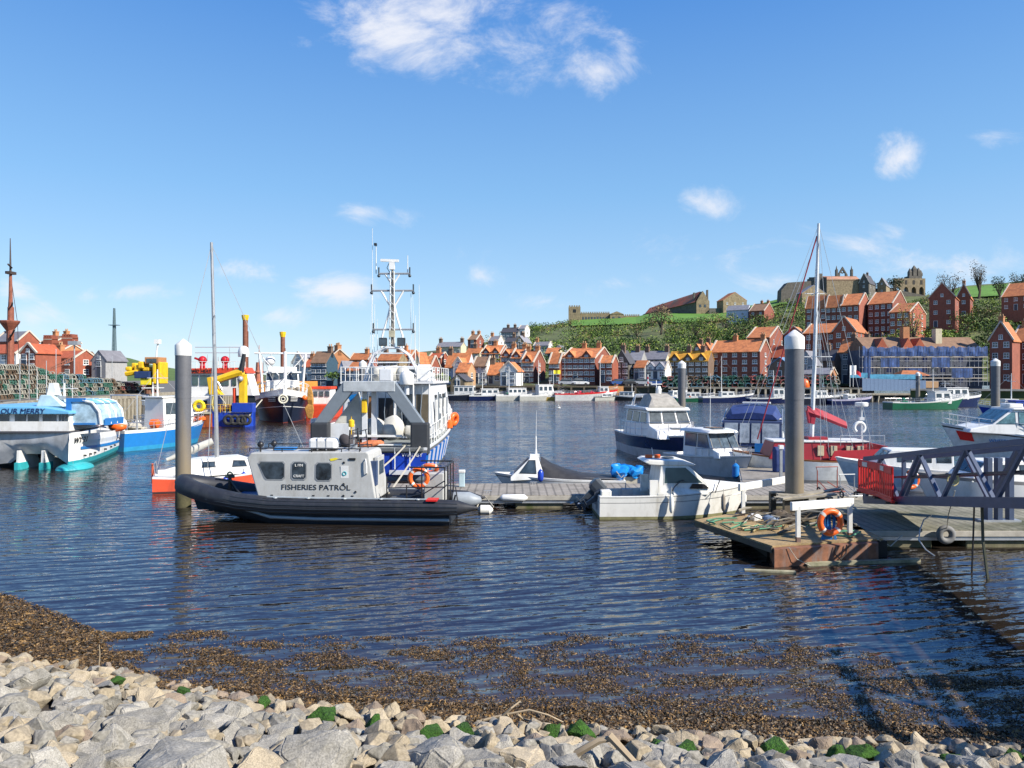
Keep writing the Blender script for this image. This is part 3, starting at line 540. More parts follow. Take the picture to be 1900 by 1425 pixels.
A = [
 (577, 606, 612, 719, 672, 653, 165, 'navy', 'brown', 4, 3, 0, 'x', (.1,), 'tall navy blue house with white windows beside the orange gable'),
 (606, 612, 648, 716, 664, 650, 172, 'obrick', 'red', 0, 0, 0, 'x', (0, .5, 1), 'big plain orange brick house with three tall chimneys', -64),
 (627, 640, 650, 717, 690, 671, 160, 'lblue', 'slate', 2, 2, 0, 'y', (), 'pale blue gabled cottage behind the grey gantry'),
 (644, 668, 671, 718, 687, 673, 157, 'grey', 'orange', 2, 2, 0, 'x', (), 'small grey rendered house with a bright orange roof'),
 (543, 562, 577, 712, 672, 655, 175, 'white', 'slate', 2, 1, 0, 'y', (), 'white gabled house behind the black fishing boat'),
 (562, 578, 582, 714, 680, 666, 172, 'white', 'red', 3, 2, 0, 'x', (.5,), 'narrow white house left of the navy house'),
 (648, 684, 697, 700, 667, 656, 195, 'brick', 'orange', 2, 3, 0, 'x', (.3,), 'low brick house with an orange roof left of the blue vessel mast'),
 (668, 680, 690, 715, 690, 677, 165, 'white', 'slate', 2, 1, 0, 'y', (), 'narrow white gabled house seen left of the arch'),
 (700, 740, 748, 712, 668, 655, 180, 'stone', 'orange', 3, 3, 0, 'x', (.2, .8), 'house with an orange roof framed by the left of the radar arch'),
 (742, 764, 770, 712, 660, 650, 186, 'brick', 'orange', 3, 2, 1, 'x', (.9,), 'brick house with a broad orange gable framed by the arch'),
 (766, 782, 795, 715, 684, 655, 160, 'cream', 'orange', 2, 1, 1, 'y', (), 'cream gabled house right behind the radar arch'),
 (782, 800, 812, 712, 680, 662, 164, 'brick', 'orange', 3, 2, 2, 'x', (), 'brick house with steep orange roof beside the wheelhouse'),
 (795, 818, 828, 712, 664, 658, 176, 'brick', 'red', 3, 2, 1, 'x', (.5,), 'tall square brick house with a shallow red roof'),
 (810, 855, 858, 662, 643, 635, 235, 'cream', 'slate', 1, 5, 0, 'x', (0, 1), 'long cream house with slate roof standing high above the quay houses'),
 (826, 868, 876, 710, 680, 656, 172, 'lwall', 'orange', 2, 3, 1, 'x', (1,), 'white house under the broadest orange roof left of the grey roof'),
 (841, 858, 860, 700, 678, 665, 169, 'white', 'orange', 1, 1, 0, 'y', (), 'white gable with a round window in front of the broad orange roof'),
 (846, 868, 882, 722, 690, 674, 162, 'tan', 'orange', 2, 1, 1, 'x', (), 'small brick house with a pointed orange roof above the stone boathouse'),
 (836, 862, 868, 723, 706, 697, 157, 'stone', 'dslate', 1, 1, 0, 'y', (), 'low tan stone boathouse at the water edge'),
 (877, 903, 906, 712, 679, 663, 168, 'white', 'brown', 3, 2, 0, 'x', (), 'narrow white house with grey brown roof'),
 (905, 928, 931, 712, 694, 674, 167, 'cream', 'orange', 1, 2, 0, 'x', (1,), 'small cream house with an orange roof beside the white gable'),
 (928, 958, 964, 715, 688, 673, 163, 'white', 'orange', 2, 2, 0, 'y', (), 'bright white gabled cottage on the quay'),
 (868, 884, 898, 650, 630, 621, 260, 'dbrick', 'brown', 2, 1, 1, 'x', (0, 1), 'square brown brick house on the hill crest at the left'),
 (864, 890, 893, 668, 655, 646, 220, 'cream', 'orange', 1, 2, 0, 'x', (.5,), 'low house with orange roof under the brown brick house'),
 (906, 925, 935, 642, 632, 624, 262, 'white', 'slate', 1, 3, 1, 'x', (1,), 'small white cottage on the hill left of the grey terrace'),
 (930, 962, 966, 634, 616, 608, 300, 'grey', 'dslate', 2, 4, 0, 'x', (.3, .7), 'grey terrace climbing the hill'),
 (962, 974, 983, 624, 610, 604, 300, 'white', 'slate', 1, 1, 1, 'x', (), 'white end house at the top of the grey terrace'),
 (938, 962, 966, 650, 634, 626, 255, 'grey', 'dslate', 2, 3, 0, 'x', (.5,), 'grey slate roofed houses below the climbing terrace'),
 (955, 972, 986, 650, 634, 624, 245, 'stone', 'slate', 2, 2, 1, 'y', (.5,), 'tan stone cottage on the hill under the white end house'),
 (893, 928, 946, 680, 656, 641, 205, 'dbrick', 'orange', 2, 3, 1, 'x', (.5,), 'dark fronted brick house with two dormer gables and an orange roof', None, 2),
 (930, 948, 966, 706, 662, 647, 182, 'dbrick', 'orange', 4, 3, 0, 'x', (0,), 'first brick terrace house from the left with pointed dormer', None, 1),
 (948, 968, 986, 708, 664, 648, 178, 'dbrick', 'orange', 4, 3, 0, 'x', (0,), 'second brick terrace house with a chimney over its party wall', None, 1),
 (966, 990, 1012, 710, 672, 652, 174, 'dbrick', 'orange', 4, 3, 1, 'x', (0, 1), 'third brick terrace house standing forward on the quay', None, 1),
 (1018, 1038, 1050, 710, 674, 656, 170, 'dbrick', 'orange', 3, 3, 0, 'x', (), 'low dark brick wing left of the long quay building'),
 (990, 1018, 1022, 652, 641, 635, 240, 'white', 'slate', 1, 4, 0, 'x', (1,), 'long white house with a pale slate roof above the terrace'),
 (1030, 1044, 1052, 660, 650, 642, 225, 'white', 'slate', 1, 1, 0, 'y', (), 'white gable peeping over the orange roofs'),
 (1012, 1036, 1040, 668, 655, 646, 215, 'cream', 'orange', 1, 2, 0, 'x', (), 'orange roof tucked between the white houses'),
 (1042, 1104, 1136, 711, 664, 646, 168, 'dbrick', 'orange', 4, 6, 0, 'x', (.15, .6), 'longest dark brick quay building with orange end gable', None, 2),
 (1112, 1136, 1146, 710, 673, 661, 163, 'brick', 'orange', 3, 2, 0, 'x', (), 'red brick wing projecting from the long quay building'),
 (1140, 1166, 1178, 710, 672, 651, 166, 'dstone', 'dslate', 3, 2, 1, 'y', (.3,), 'dark stone gabled building with a white balcony'),
 (1166, 1190, 1196, 706, 668, 652, 172, 'grey', 'slate', 2, 2, 0, 'x', (.5,), 'grey cottage with a slate roof next to the dark gable'),
 (1176, 1196, 1204, 704, 682, 670, 165, 'grey', 'orange', 2, 2, 0, 'x', (), 'small grey cottage with an orange dormer roof'),
 (1192, 1236, 1240, 690, 666, 652, 178, 'cream', 'slate', 2, 4, 0, 'x', (0, 1), 'long pale house under a lilac slate roof'),
 (1198, 1234, 1240, 706, 686, 672, 164, 'white', 'slate', 1, 3, 0, 'x', (), 'low white cottage with attic windows on the quay', None, 2),
 (1240, 1314, 1320, 706, 669, 652, 168, 'brown', 'gold', 3, 6, 0, 'x', (.2, .55), 'long grey brick house with a golden lichened roof', None, 3),
 (1318, 1410, 1430, 706, 652, 631, 166, 'dbrick', 'orange', 4, 5, 1, 'x', (0, .6), 'tall four storey dark red brick quay house', None, 0),
 (1286, 1300, 1318, 668, 650, 640, 192, 'brown', 'orange', 1, 1, 0, 'y', (.4,), 'left one of two small gables above the golden roof'),
 (1302, 1317, 1330, 664, 648, 637, 196, 'brown', 'orange', 1, 1, 0, 'y', (.4,), 'right one of two small gables above the golden roof'),
 (1386, 1428, 1458, 660, 626, 607, 198, 'dbrick', 'orange', 2, 3, 2, 'x', (), 'brick house behind and above the tall quay house'),
 (1416, 1462, 1472, 704, 662, 642, 172, 'brown', 'red', 2, 3, 0, 'x', (.1,), 'house with a red roof full of skylights left of the big pile'),
 (1424, 1468, 1474, 706, 680, 664, 160, 'brown', 'blue', 1, 3, 0, 'y', (), 'low building with a blue slate roof left of the big pile'),
 (1490, 1552, 1580, 668, 617, 600, 196, 'brick', 'orange', 3, 3, 2, 'x', (), 'brick terrace right behind the red masted boat'),
 (1455, 1490, 1500, 664, 620, 607, 204, 'brick', 'orange', 2, 2, 0, 'y', (), 'brick gabled house seen just right of the big pile'),
 (1546, 1586, 1627, 668, 613, 591, 188, 'brick', 'orange', 3, 2, 3, 'y', (), 'brick house with a dark left gable and sunlit balcony side', -38),
 (1494, 1534, 1540, 620, 569, 548, 240, 'dbrick', 'orange', 4, 3, 0, 'x', (), 'left house of the upper brick terrace with a red door'),
 (1532, 1562, 1566, 624, 568, 548, 236, 'dbrick', 'orange', 4, 3, 0, 'x', (), 'middle house of the upper brick terrace'),
 (1560, 1594, 1616, 628, 565, 545, 232, 'dbrick', 'orange', 4, 3, 0, 'x', (), 'right house of the upper brick terrace with white boxed windows'),
 (1610, 1656, 1693, 630, 562, 541, 230, 'dbrick', 'orange', 5, 4, 0, 'x', (), 'tallest upper brick house with a large sunlit gable'),
 (1650, 1688, 1718, 622, 578, 563, 216, 'brick', 'orange', 3, 3, 2, 'x', (), 'lower brick wing with a tall chimney stack beside the thin tree'),
 (1724, 1772, 1800, 606, 550, 528, 240, 'dbrick', 'orange', 3, 2, 1, 'y', (), 'dark brick gabled house on posts at the right hillside', -36),
 (1776, 1800, 1822, 588, 550, 530, 262, 'brick', 'orange', 2, 1, 2, 'y', (.1,), 'paired brick house with a tall dark chimney at the right hillside', -36),
 (1858, 1912, 1960, 574, 547, 524, 250, 'dbrick', 'orange', 2, 3, 1, 'x', (), 'dark brick house with a broad orange roof at the top right edge'),
 (1836, 1878, 1890, 712, 630, 598, 158, 'dbrick', 'orange', 4, 2, 0, 'y', (.1,), 'four storey brick house with a steep front gable at the right edge'),
 (1876, 1930, 1960, 712, 632, 604, 160, 'dbrick', 'orange', 4, 3, 0, 'x', (.8,), 'brick house with a big chimney at the far right edge'),
 (1348, 1388, 1392, 606, 574, 566, 330, 'lwall', 'slate', 2, 2, 0, 'x', (), 'white cottage on the slope left of the tan gable'),
 (1390, 1418, 1443, 610, 576, 563, 322, 'dbrick', 'brown', 3, 2, 0, 'x', (0, .5), 'dark house with a blank tan gable on the slope'),
 (1556, 1606, 1622, 712, 652, 630, 168, 'grey', 'orange', 3, 2, 1, 'x', (.1, .6), 'grey house with two tall chimneys left of the scaffold'),
 (1478, 1512, 1520, 712, 676, 652, 164, 'grey', 'slate', 2, 2, 0, 'y', (), 'grey gabled building right behind the red boat mast'),
 (1514, 1548, 1556, 712, 668, 650, 168, 'brown', 'dslate', 2, 2, 0, 'x', (.5,), 'brown house with dark slate roof among the rigging'),
 (1484, 1540, 1546, 716, 694, 684, 160, 'obrick', 'slate', 1, 2, 0, 'x', (), 'low orange brick shed with a white sign'),
 # left bank
 (-10, 34, 52, 690, 632, 616, 150, 'brick', 'slate', 2, 4, 1, 'x', (.8,), 'brick house with a grey slate roof behind the tall ship mast'),
 (-30, 30, 34, 692, 655, 640, 125, 'white', 'red', 2, 4, 0, 'x', (), 'white building behind the lobster pots at the left edge'),
 (38, 66, 86, 690, 654, 640, 118, 'brick', 'red', 2, 2, 0, 'y', (), 'orange brick gabled house above the lobster pots', -20),
 (76, 102, 150, 668, 634, 624, 170, 'brick', 'brown', 2, 1, 2, 'x', (0, .9), 'large red brick block with chimneys'),
 (66, 112, 160, 676, 652, 641, 150, 'obrick', 'red', 1, 2, 2, 'x', (), 'long low red roofed range beside the brick towers'),
 (86, 138, 152, 700, 664, 654, 128, 'brick', 'red', 2, 2, 1, 'x', (.9,), 'brick range with a pale band of windows'),
 (126, 152, 178, 700, 676, 654, 140, 'grey', 'brown', 1, 0, 0, 'x', (), 'shed with a broad brown roof left of the grey gable'),
 (170, 196, 204, 700, 668, 652, 128, 'grey', 'slate', 2, 1, 0, 'y', (), 'pale grey gabled warehouse'),
]
for q in A:
    lb = q[14]; a_ = q[15] if len(q) > 15 else None; dm = q[16] if len(q) > 16 else 0
    house(*q[:14], lb, a=a_, dorm=dm, name='warehouse' if 'warehouse' in lb else ('cottage' if 'cottage' in lb else 'house'), coping=(q[7] in ('brick', 'dbrick', 'obrick', 'white')), wh=1.25, ww=1.05)
# distinct brick towers on the left
t = thing('brick_tower', 'pair of square red brick towers with battlemented tops', 'tower', P(100, 668, 158))
mb = MB(); k = 158 / F
for (x0, x1, z1) in ((-20, -4, 42), (14, 34, 44)):
    mb.bx(x0 * k, x1 * k, 0, 2.2, -3, z1 * k)
    for i in range(4): xx = (x0 + (x1 - x0) * (i + .5) / 4) * k; mb.bx(xx - .17, xx + .17, 0, 2.2, z1 * k, z1 * k + .5)
mb.bx(-4 * k, 14 * k, .4, 2, -3, 32 * k); mb.build('wall', WC['brick'], t)
mb = MB(); mb.bx(-20 * k, -4 * k, -.06, 2.26, 38 * k, 39 * k); mb.bx(14 * k, 34 * k, -.06, 2.26, 40 * k, 41 * k); mb.build('coping', cop, t)
# church, hall, ruins on the hilltop
def battl(mb, x0, x1, y0, y1, z, n, h=.8, w=.5):
    for i in range(n): x = x0 + (x1 - x0) * (i + .5) / n; g = (x1 - x0) / n * .27; mb.bx(x - g, x + g, y0, y1, z, z + h)
Y = 430; k = Y / F
t = thing('church', 'stone church with a square battlemented tower on the hilltop', 'church', P(1055, 600, Y), -4); st = WC['stone']
mb = MB(); mb.bx(0, 22 * k, 0, 7, -3, 31 * k); battl(mb, 0, 22 * k, 0, 7, 31 * k, 5); mb.build('tower', st, t)
mb = MB(); mb.bx(11 * k - .9, 11 * k + .9, -.08, .1, 20 * k, 26 * k); mb.build('belfry_window', blackm, t)
mb = MB(); mb.bx(22 * k + .1, 76 * k, 1, 9, -2, 19 * k); battl(mb, 22 * k, 76 * k, .9, 1.3, 19 * k, 16); mb.bx(76 * k, 100 * k, -3, 9, -2, 16 * k); mb.prism([(75 * k, 16 * k), (100.4 * k, 16 * k), (88 * k, 21 * k)], 'y', -3.2, 9); mb.bx(100 * k, 131 * k, 1, 8, -2, 14 * k); battl(mb, 100 * k, 131 * k, .9, 1.3, 14 * k, 9); mb.build('nave', st, t)
for i in range(9):
    mb = MB(); x = (27 + 5.4 * i) * k; mb.bx(x - .5, x + .5, .92, 1.05, 6 * k, 12 * k); mb.build('church_window', pane, t)
for x in (82, 93): mb = MB(); mb.bx((x - 2) * k, (x + 2) * k, -3.08, -2.9, 3 * k, 11 * k); mb.build('church_window', pane, t)
# long hall
Y = 408; k = Y / F
t = thing('stone_hall', 'long dark stone range with patchy red roof ending in a tan gable', 'building', P(1292, 581, Y), 0); mb = MB()
L = 16; mb.add([(-77 * k, 30, -4), (0, 0, -6), (0, 0, 22 * k), (-77 * k, 30, 8 * k), (-77 * k, 38, -4), (22 * k, 10, -6), (22 * k, 10, 22 * k), (-77 * k, 38, 8 * k)], [(0, 1, 2, 3), (1, 5, 6, 2), (5, 4, 7, 6), (4, 0, 3, 7)]); mb.build('wall', WC['dstone'], t)
mb = MB(); mb.prism([(0, -5), (24 * k, -5), (24 * k, 22 * k), (12 * k, 41 * k), (0, 22 * k)], 'y', -.3, 8); mb.build('gable', st, t)
mb = MB(); mb.add([(-78 * k, 29.5, 7 * k), (-1, -.3, 20 * k), (11 * k, 4, 42 * k), (-66 * k, 33, 20 * k), (23.5 * k, 10, 21 * k), (-60 * k, 38.6, 7 * k)], [(0, 1, 2, 3), (3, 2, 4, 5)]); mb.build('roof', M('patchy_red_roof', (.36, .10, .06), .85, var=.3, scale=.15, dirt='6a6258', damt=1, dscale=.12), t)
for x, z in ((-2, 33), (22.5, 38)): mb = MB(); mb.bx((x - 1.5) * k, (x + 1.5) * k, 2, 3.4, 14 * k, (z + 6) * k); mb.build('chimney', WC['dstone'], t)
for x in (7, 16): mb = MB(); mb.bx((x - 2) * k, (x + 2) * k, -.4, -.2, 11 * k, 16 * k); mb.build('hall_window', pane, t)
t = thing('stone_wall', 'dark stone garden wall between the tan gable and the orange roofed barn', 'wall', P(1316, 586, 404)); mb = MB(); mb.bx(0, 26 * k, 0, 1, -5, 14 * k); mb.build('stonework', WC['dstone'], t)
house(1330, 1342, 1388, 580, 557, 544, 402, 'stone', 'orange', 2, 0, 3, 'x', (), 'tan stone barn with a bright orange roof on the hilltop', a=-80, name='barn', cat='barn', coping=False, door=False)
# headland buildings and abbey
Y = 400; k = Y / F
t = thing('ruined_hall', 'tall tan stone hall with a flat reddish top on the headland', 'ruin', P(1520, 548, Y), 0); mb = MB(); mb.bx(14 * k, 76 * k, 0, 10, -6, 30 * k); mb.build('wall', st, t)
mb = MB(); mb.add([(14 * k, -.2, 28 * k), (77 * k, -.2, 28 * k), (75 * k, 4, 37 * k), (12 * k, 4, 37 * k)], [(0, 1, 2, 3)]); mb.bx(12 * k, 75 * k, 3.6, 4.4, 30 * k, 37.2 * k); mb.build('roof', M('weathered_red_roof', (.38, .2, .13), .9, var=.3, scale=.3), t)
mb = MB(); mb.add([(14 * k, 0, -5), (0, 14, -5), (0, 14, 40 * k), (14 * k, 0, 34 * k)], [(0, 1, 2, 3)]); mb.bx(-1, 13 * k, 3, 14, -5, 36 * k); mb.bx(5 * k, 10 * k, 3, 5, 36 * k, 42 * k); mb.build('end_wall', WC['dstone'], t)
t = thing('fortified_wall', 'long dark stone curtain wall sloping down the headland', 'wall', P(1448, 552, 404), 0); mb = MB()
mb.add([(0, 0, -6), (74 * k, 0, -4), (74 * k, 0, 32 * k), (14 * k, 0, 28 * k), (2 * k, 0, 14 * k), (0, 6, -6), (74 * k, 6, -4), (74 * k, 6, 32 * k), (14 * k, 6, 28 * k), (2 * k, 6, 14 * k)], [(0, 1, 2, 3, 4), (9, 8, 7, 6, 5), (0, 5, 6, 1), (1, 6, 7, 2), (2, 7, 8, 3), (3, 8, 9, 4), (4, 9, 5, 0)]); mb.build('stonework', WC['dstone'], t)
house(1478, 1488, 1545, 556, 544, 531, 380, 'stone', 'slate', 0, 0, 0, 'x', (), 'low stone building with a grey slate roof under the curtain wall', a=-80, name='outbuilding', cat='building', coping=False, door=False)
house(1594, 1612, 1652, 550, 524, 510, 396, 'dstone', 'dslate', 2, 1, 2, 'y', (.5,), 'dark slate roofed priory house with a pale gable', a=-40, name='priory', cat='building', coping=True, door=False)
house(1628, 1644, 1664, 548, 528, 517, 404, 'stone', 'slate', 1, 1, 1, 'y', (), 'smaller stone gabled house right of the priory', a=-35, name='priory', cat='building', coping=False, door=False)
def archwall(mb, w, h, n, th, ah, x0=0):
    g = w / n
    for i in range(n):
        c = x0 + g * (i + .5); r_ = g * .3; pts = [(c - g / 2, 0), (c - r_, 0), (c - r_, ah * .6)] + [(c - r_ * math.cos(q), ah * .6 + ah * .4 * math.sin(q)) for q in [math.pi * j / 8 for j in range(1, 8)]] + [(c + r_, ah * .6), (c + r_, 0), (c + g / 2, 0), (c + g / 2, h), (c - g / 2, h)]
        mb.prism(pts, 'y', 0, th)
Y = 440; k = Y / F
t = thing('abbey_ruin', 'roofless stone abbey ruin with open arches and broken spires on the skyline', 'ruin', P(1660, 549, Y), 0); t.scale = (1.14, 1, 1.12); mb = MB(); archwall(mb, 50 * k, 29 * k, 4, 2, 15 * k); mb.build('arcade', WC['stone'], t)
for i in range(4): MB().bx((4.5 + 12.5 * i) * k, (8 + 12.5 * i) * k, -.1, .1, 19 * k, 26 * k).build('upper_window', M('dark_opening', (.05, .045, .04), .9), t)
mb = MB(); mb.bx(27 * k, 48 * k, 2.2, 8, -1, 34 * k); mb.build('wall', WC['dstone'], t)
for x, h_, w_ in ((30, 47, 2), (37, 52, 3), (44, 48, 2.4), (48, 44, 1.4)):
    mb = MB(); mb.bx((x - w_) * k, (x + w_) * k, 2.4, 5, 34 * k, (h_ - 6) * k); mb.loft([[((x - w_) * k, 2.4, (h_ - 6) * k), ((x + w_) * k, 2.4, (h_ - 6) * k), ((x + w_) * k, 5, (h_ - 6) * k), ((x - w_) * k, 5, (h_ - 6) * k)], [((x - .3) * k, 3.5, h_ * k), ((x + .3) * k, 3.5, h_ * k), ((x + .3) * k, 3.9, h_ * k), ((x - .3) * k, 3.9, h_ * k)]]); mb.build('spire', WC['dstone'], t)
t = thing('abbey_gable', 'pair of dark pinnacles and a pointed gable with a round hole behind the stone hall', 'ruin', P(1550, 520, 450), 0); mb = MB(); k = 450 / F
mb.tor((13 * k, 0, 16 * k), 2.6 * k, 1.2 * k, 'y', 14, 6); mb.prism([(4 * k, 0), (8 * k, 0), (8 * k, 12 * k), (13 * k, 20 * k), (18 * k, 12 * k), (18 * k, 0), (22 * k, 0), (22 * k, 10 * k), (13 * k, 25 * k), (4 * k, 10 * k)], 'y', -.6, .6); mb.build('gable', WC['dstone'], t)
for x in (2, 30): mb = MB(); mb.bx((x - 1.5) * k, (x + 1.5) * k, -1, 1, 0, 20 * k); mb.cyl((x * k, 0, 20 * k), (x * k, 0, 27 * k), 1.5 * k, .2 * k, 6); mb.build('pinnacle', WC['dstone'], t)
# scaffolded building
Y = 158; k = Y / F; zq = 2.95
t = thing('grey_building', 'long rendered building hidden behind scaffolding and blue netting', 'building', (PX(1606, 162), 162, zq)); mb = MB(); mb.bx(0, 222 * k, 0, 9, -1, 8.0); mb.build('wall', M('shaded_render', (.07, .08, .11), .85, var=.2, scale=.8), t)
for f_ in range(3):
    for i in range(13): MB().bx((i + .6) * 2.0 - .5, (i + .6) * 2.0 + .5, -.03, .02, .7 + 2.3 * f_, 2.0 + 2.3 * f_).build('window', (navy, pane)[i % 2], t)
mb = MB(); mb.prism([(-.3, 8), (9.3, 8), (4.5, 11)], 'x', 0, 222 * k); mb.build('roof', RC['brown'], t)
for x, h_ in ((6, 13.2), (1.5, 12), (14, 12), (18, 13)):
    pass
for x in (10.2, 17.5): mb = MB(); mb.bx(x - .7, x + .7, 2, 3.6, 8.5, 13.2 - (x > 12) * .4); mb.build('chimney', WC['obrick' if x < 15 else 'cream'], t)
for x0, nm in ((2.2, 1), (8, 1), (10.6, 1)): mb = MB(); mb.prism([(x0, 8), (x0 + 3, 8), (x0 + 1.5, 10.6)], 'y', -.1, 5); mb.build('roof_gable', RC['red'], t)
t = thing('scaffolding', 'steel scaffold frame with three board lifts wrapped round the long building', 'scaffolding', (PX(1600, Y), Y, zq)); mb = MB(); Lw = 232 * k
for i in range(15):
    for yv in (0, 1.4): mb.cyl((Lw * i / 14, yv, 0), (Lw * i / 14, yv, 8.6), .05, n=5)
for z in (1.0, 2.4, 4.0, 5.4, 6.9, 8.2): mb.cyl((0, 0, z), (Lw, 0, z), .04, n=5)
mb.build('pole', M('dull_pole', (.28, .30, .34), .5), t)
for z in (1.6, 3.9, 6.2): mb = MB(); mb.bx(0, Lw, -.05, 1.35, z, z + .15); mb.build('board', cop, t)
netm = M('blue_netting', (.018, .055, .17), .7, var=.6, scale=1.2, dirt='4a6aa8', damt=.8, dscale=.9, wave=('X', .5, .5))
mb = MB(); rn = random.Random(2); g = []
for i in range(61): x = Lw * i / 60; g.append([(x, -.12 + .06 * math.sin(i), 6.45), (x, -.2 + .12 * math.sin(i * 1.3), 7.4), (x, -.1, 8.15 + rn.uniform(-.15, .5) + .5 * math.exp(-((x - 13) / 1.5) ** 2))])
mb.loft(g, False, ring=False); mb.build('netting', netm, t)
for (x0, x1, z0, z1) in ((.2, 1.8, 1.7, 6.4), (4, 8, 4.05, 6), (15, 19, 4.0, 6.2), (10, 13, 1.75, 3.8), (19.4, 24, 1.75, 3.8)):
    mb = MB(); mb.loft([[(x0 + (x1 - x0) * i / 6, -.09 + .05 * math.sin(i * 2.1 + z0), z) for z in (z0, z1)] for i in range(7)], False, ring=False); mb.build('netting', netm, t)
# hip roofed kiosk, fence and jetty on the far bank
Y = 150; k = Y / F
t = thing('kiosk', 'small kiosk with a spreading orange hipped roof on the far jetty', 'kiosk', (PX(1695, Y), Y, 2.9)); mb = MB(); mb.bx(-14 * k, 10 * k, 0, 3, 0, 21 * k); mb.build('wall', M('blue_cladding', (.05, .17, .30), .6, var=.2), t)
mb = MB(); mb.loft([[(-28 * k, -.8, 20 * k), (28 * k, -.8, 20 * k), (28 * k, 4, 20 * k), (-28 * k, 4, 20 * k)], [(-1.5, 1.4, 30 * k), (1.5, 1.4, 30 * k), (1.5, 1.8, 30 * k), (-1.5, 1.8, 30 * k)]]); mb.build('roof', RC['orange'], t)
t = thing('shop_row', 'low tan wall beside the kiosk', 'wall', (PX(1700, Y), Y + 2, 2.6)); mb = MB(); mb.bx(0, 52 * k, 0, 3, 0, 12 * k); mb.build('wall', WC['tan'], t)
t = thing('blue_fence', 'long blue grey hoarding along the jetty below the scaffold', 'fence', (PX(1600, 146), 146, 2.1)); mb = MB()
for i in range(16): mb.bx(i * .8, i * .8 + .77, 0, .08, 0, 2.5 - .03 * i)
mb.build('panel', M('blue_hoarding', (.13, .20, .32), .6, var=.12), t)
mb = MB(); mb.bx(-2, 1.5, .9, 1.1, 2.6, 3.6); mb.bx(2, 12.5, .9, 1.1, 2.3, 3.3); mb.build('upper_panel', M('turquoise_panel', (.06, .27, .42), .6, var=.4, scale=1.5), t)
# far harbour wall with posts and fenders
def quay(name, label, pts, top, n_posts, wallm, postm, deck=.35, low=-1, pw=.4):
    t = thing(name, label, 'quay', (0, 0, 0)); mb = MB()
    for (a, b) in zip(pts, pts[1:]):
        a = Vector(a); b = Vector(b); q = (b - a).normalized(); o = Vector((-q.y, q.x)) * .8
        mb.add([(a.x, a.y, low), (b.x, b.y, low), (b.x, b.y, top - deck), (a.x, a.y, top - deck), (a.x + o.x, a.y + o.y, low), (b.x + o.x, b.y + o.y, low), (b.x + o.x, b.y + o.y, top), (a.x + o.x, a.y + o.y, top)], [(0, 1, 2, 3), (3, 2, 6, 7), (4, 7, 6, 5)])
    mb.build('wall', wallm, t); mb = MB()
    for (a, b) in zip(pts, pts[1:]): mb.bar((a[0], a[1], top - deck / 2), (b[0], b[1], top - deck / 2), .7, deck)
    mb.build('kerb_beam', postm, t); L = [(Vector(b) - Vector(a)).length for a, b in zip(pts, pts[1:])]; tot = sum(L)
    for i in range(n_posts):
        s = tot * (i + .5) / n_posts; j = 0
        while s > L[j]: s -= L[j]; j += 1
        a = Vector(pts[j]); b = Vector(pts[j + 1]); p = a.lerp(b, s / L[j]); q = (b - a).normalized(); o = Vector((q.y, -q.x)) * .3
        mb = MB(); h_ = rr.uniform(-.1, .1); mb.bx(-pw / 2, pw / 2, -pw / 2, pw / 2, low, top - deck + h_); mb.build('post', postm, t, loc=(p.x + o.x, p.y + o.y, 0))
    return t
mossq = M('weedy_quay_wall', (.10, .085, .06), .9, var=.45, scale=.8, dirt='3c4a14', damt=.8, dscale=.35)
quay('harbour_wall', 'low harbour wall under the far quay houses', [(PX(540, 166), 166.3), (PX(830, 163), 163), (PX(1150, 161), 161), (PX(1240, 158), 158)], 2.9, 30, mossq, woodd)
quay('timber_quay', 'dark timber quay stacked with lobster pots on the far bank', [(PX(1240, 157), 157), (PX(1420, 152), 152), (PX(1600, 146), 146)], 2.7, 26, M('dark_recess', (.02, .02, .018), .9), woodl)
quay('weedy_wall', 'green weeded stone wall below the tall brick house at the right', [(PX(1690, 141), 141), (PX(1960, 132), 132)], 2.6, 0, M('green_quay_wall', (.09, .10, .03), .9, var=.5, scale=.5, dirt='4d4434', damt=.8, dscale=.4), cop)
t = thing('jetty', 'open timber jetty with raking posts at the far bank', 'jetty', (PX(1560, 144), 144, 0)); mb = MB(); mb.bx(0, 14, 0, 2, 1.25, 1.6); mb.build('deck', woodl, t)
for i in range(9):
    mb = MB(); mb.bar((i * .9, 0, -1), (i * .9 + .5 * (i % 3 - 1), .2, 1.4), .22); mb.build('post', woodl, t)
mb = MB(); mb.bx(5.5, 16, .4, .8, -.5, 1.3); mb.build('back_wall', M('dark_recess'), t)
# low bank under the right houses and the sloping stony foreshore
mb = MB(); mb.loft([[(PX(px, 128), 128, -.3), (PX(px, 131), 131, .5 + .3 * math.sin(px * .1)), (PX(px, 133), 133, .9)] for px in range(1700, 1980, 10)], False, ring=False); tag(mb.build('foreshore', M('green_quay_wall')), kind='structure')
# left quay of vertical timbers
quay('fish_quay', 'long timber faced quay on the left under the lobster pots', [(-36, 50), (-41.2, 60), (-46.8, 100), (-47.8, 138)], 2.8, 78, M('quay_shadow_wall', (.10, .09, .07), .9, var=.3), woodl, .45)
